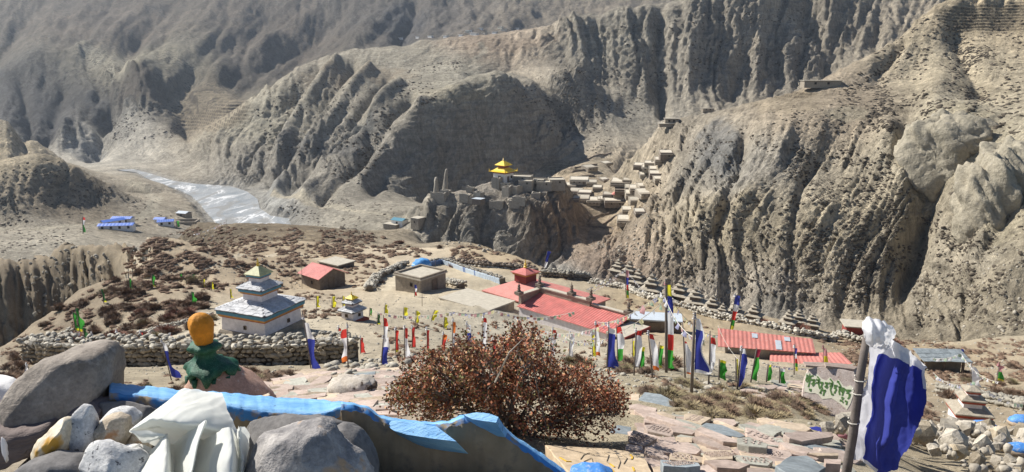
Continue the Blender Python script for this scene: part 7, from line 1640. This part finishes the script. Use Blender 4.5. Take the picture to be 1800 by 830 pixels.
# large blue flag at right
Yg = 4.0; fo = hit(1487, 838, 3.0); fo = P(1485, 846, Yg); ft = thing('prayer_flag', 'very large blue flag with white border on a grey pole in the right foreground', 'prayer flag', fo)
tp_ = P(1529, 560, Yg)-fo; ground_z = ground(fo.x, Yg)-fo.z
lo_ = tp_*(-(abs(ground_z)+.1)/tp_.z) if ground_z < 0 else Vector((0,0,-.1))
MB().tube([lo_, Vector((0,0,0)), tp_*.3+Vector((.006,0,0)), tp_*.65+Vector((-.004,0,0)), tp_], [.030,.028,.026,.024,.020], 10).build('pole', M['pole'], ft, None, None, True)
for f in (.36,.54,.62,.93): MB().tube([tp_*f+Vector((.033*cos(a),.033*sin(a),.004*a)) for a in [q*pi/4 for q in range(13)]], .0035, 5).build('binding', M['rope'], ft)
def bmi(u, v): return np.where((u < .17+.05*v) | (v < .17) | ((v > .95) & (u < .45)) | ((u > .93) & (v < .33)), 0, 1)
patch('cloth', [[(1530,588,4.0),(1556,592,4.10),(1586,606,3.90),(1610,624,4.09),(1630,642,4.0)],[(1524,640,4.0),(1546,642,4.16),(1578,650,3.86),(1604,660,4.14),(1627,668,3.98)],[(1515,700,4.0),(1538,706,4.10),(1568,712,3.82),(1600,716,4.12),(1628,724,4.0)],[(1506,762,4.0),(1530,768,4.16),(1556,772,3.86),(1584,768,4.04),(1612,752,4.10)],[(1498,800,4.0),(1520,812,4.08),(1548,832,3.93),(1572,826,4.0),(1596,784,4.12)]], [CL['white'], CL['blue']], ft, 72, 80, .05, 3, fo, bmi, 8)
patch('topknot', [[(1517,566,3.98),(1528,558,3.93),(1550,563,3.94),(1568,574,3.96),(1574,588,3.98)],[(1516,578,3.92),(1530,574,3.86),(1548,578,3.86),(1562,586,3.90),(1572,596,3.97)],[(1520,590,3.92),(1530,592,3.84),(1545,596,3.84),(1558,600,3.90),(1568,604,3.98)],[(1521,604,3.96),(1532,610,3.92),(1544,612,3.92),(1556,612,3.96),(1570,612,4.0)]], CL['white'], ft, 44, 40, .022, 9, fo, None, 26)
patch('topknot', [[(1519,570,4.06),(1534,562,4.12),(1556,566,4.10)],[(1520,590,4.06),(1536,592,4.14),(1560,590,4.10)],[(1522,606,4.02),(1536,608,4.08),(1556,604,4.06)]], CL['white'], ft, 24, 24, .02, 12, fo, None, 26)
for k, (x, y, w, h, s) in enumerate([(1524,586,9,18,5)]):
    q = P(x, y, Yg-.03)-fo; kk_ = mpp(P(x,y,Yg)); lump('topknot', None, None, q, (w*kk_, w*kk_*.8, h*kk_), CL['white'], 50+k*3, .30, ft, 4, 0, False, None, 4, 2.4)
# bits of cloth lying about
for k, (x, y, w, h, m, lb) in enumerate([(8,790,10,44,'white','thin white and purple ribbon hanging at the left edge'),(1440,757,46,7,'blue','faded blue and white cloth lying behind the right pile of slabs'),(1478,768,26,12,'pink','crumpled orange-pink cloth at the right end of the slabs'),(1290,724,16,10,'white','crumpled white paper on the dry grass')]):
    Yq = 2.08 if k == 0 else hit(x,y,5).y; q = P(x,y,Yq); kk_ = mpp(q); lump('cloth_scrap', lb, 'cloth', q, (w*kk_, w*kk_*.5, h*kk_), CL[m], 80+k, .3, None, 3, 0, False, None, 4, 2.6)
# ------------------------------------------------------------------ air
hz = MB(); hz.box((0, 2100, 230), (9000, 4700, 700))
hm = bpy.data.materials.new("valley_air"); hm.use_nodes = True; hn = hm.node_tree.nodes
for n_ in list(hn):
    if n_.type == 'BSDF_PRINCIPLED': hn.remove(n_)
hv = hn.new('ShaderNodeVolumePrincipled'); hv.inputs['Density'].default_value = 0.00008; hv.inputs['Color'].default_value = (.72,.84,1.0,1); hv.inputs['Anisotropy'].default_value = 0.35
hm.node_tree.links.new(hv.outputs[0], hn['Material Output'].inputs['Volume'])
tag(hz.build('haze', hm), kind='stuff')
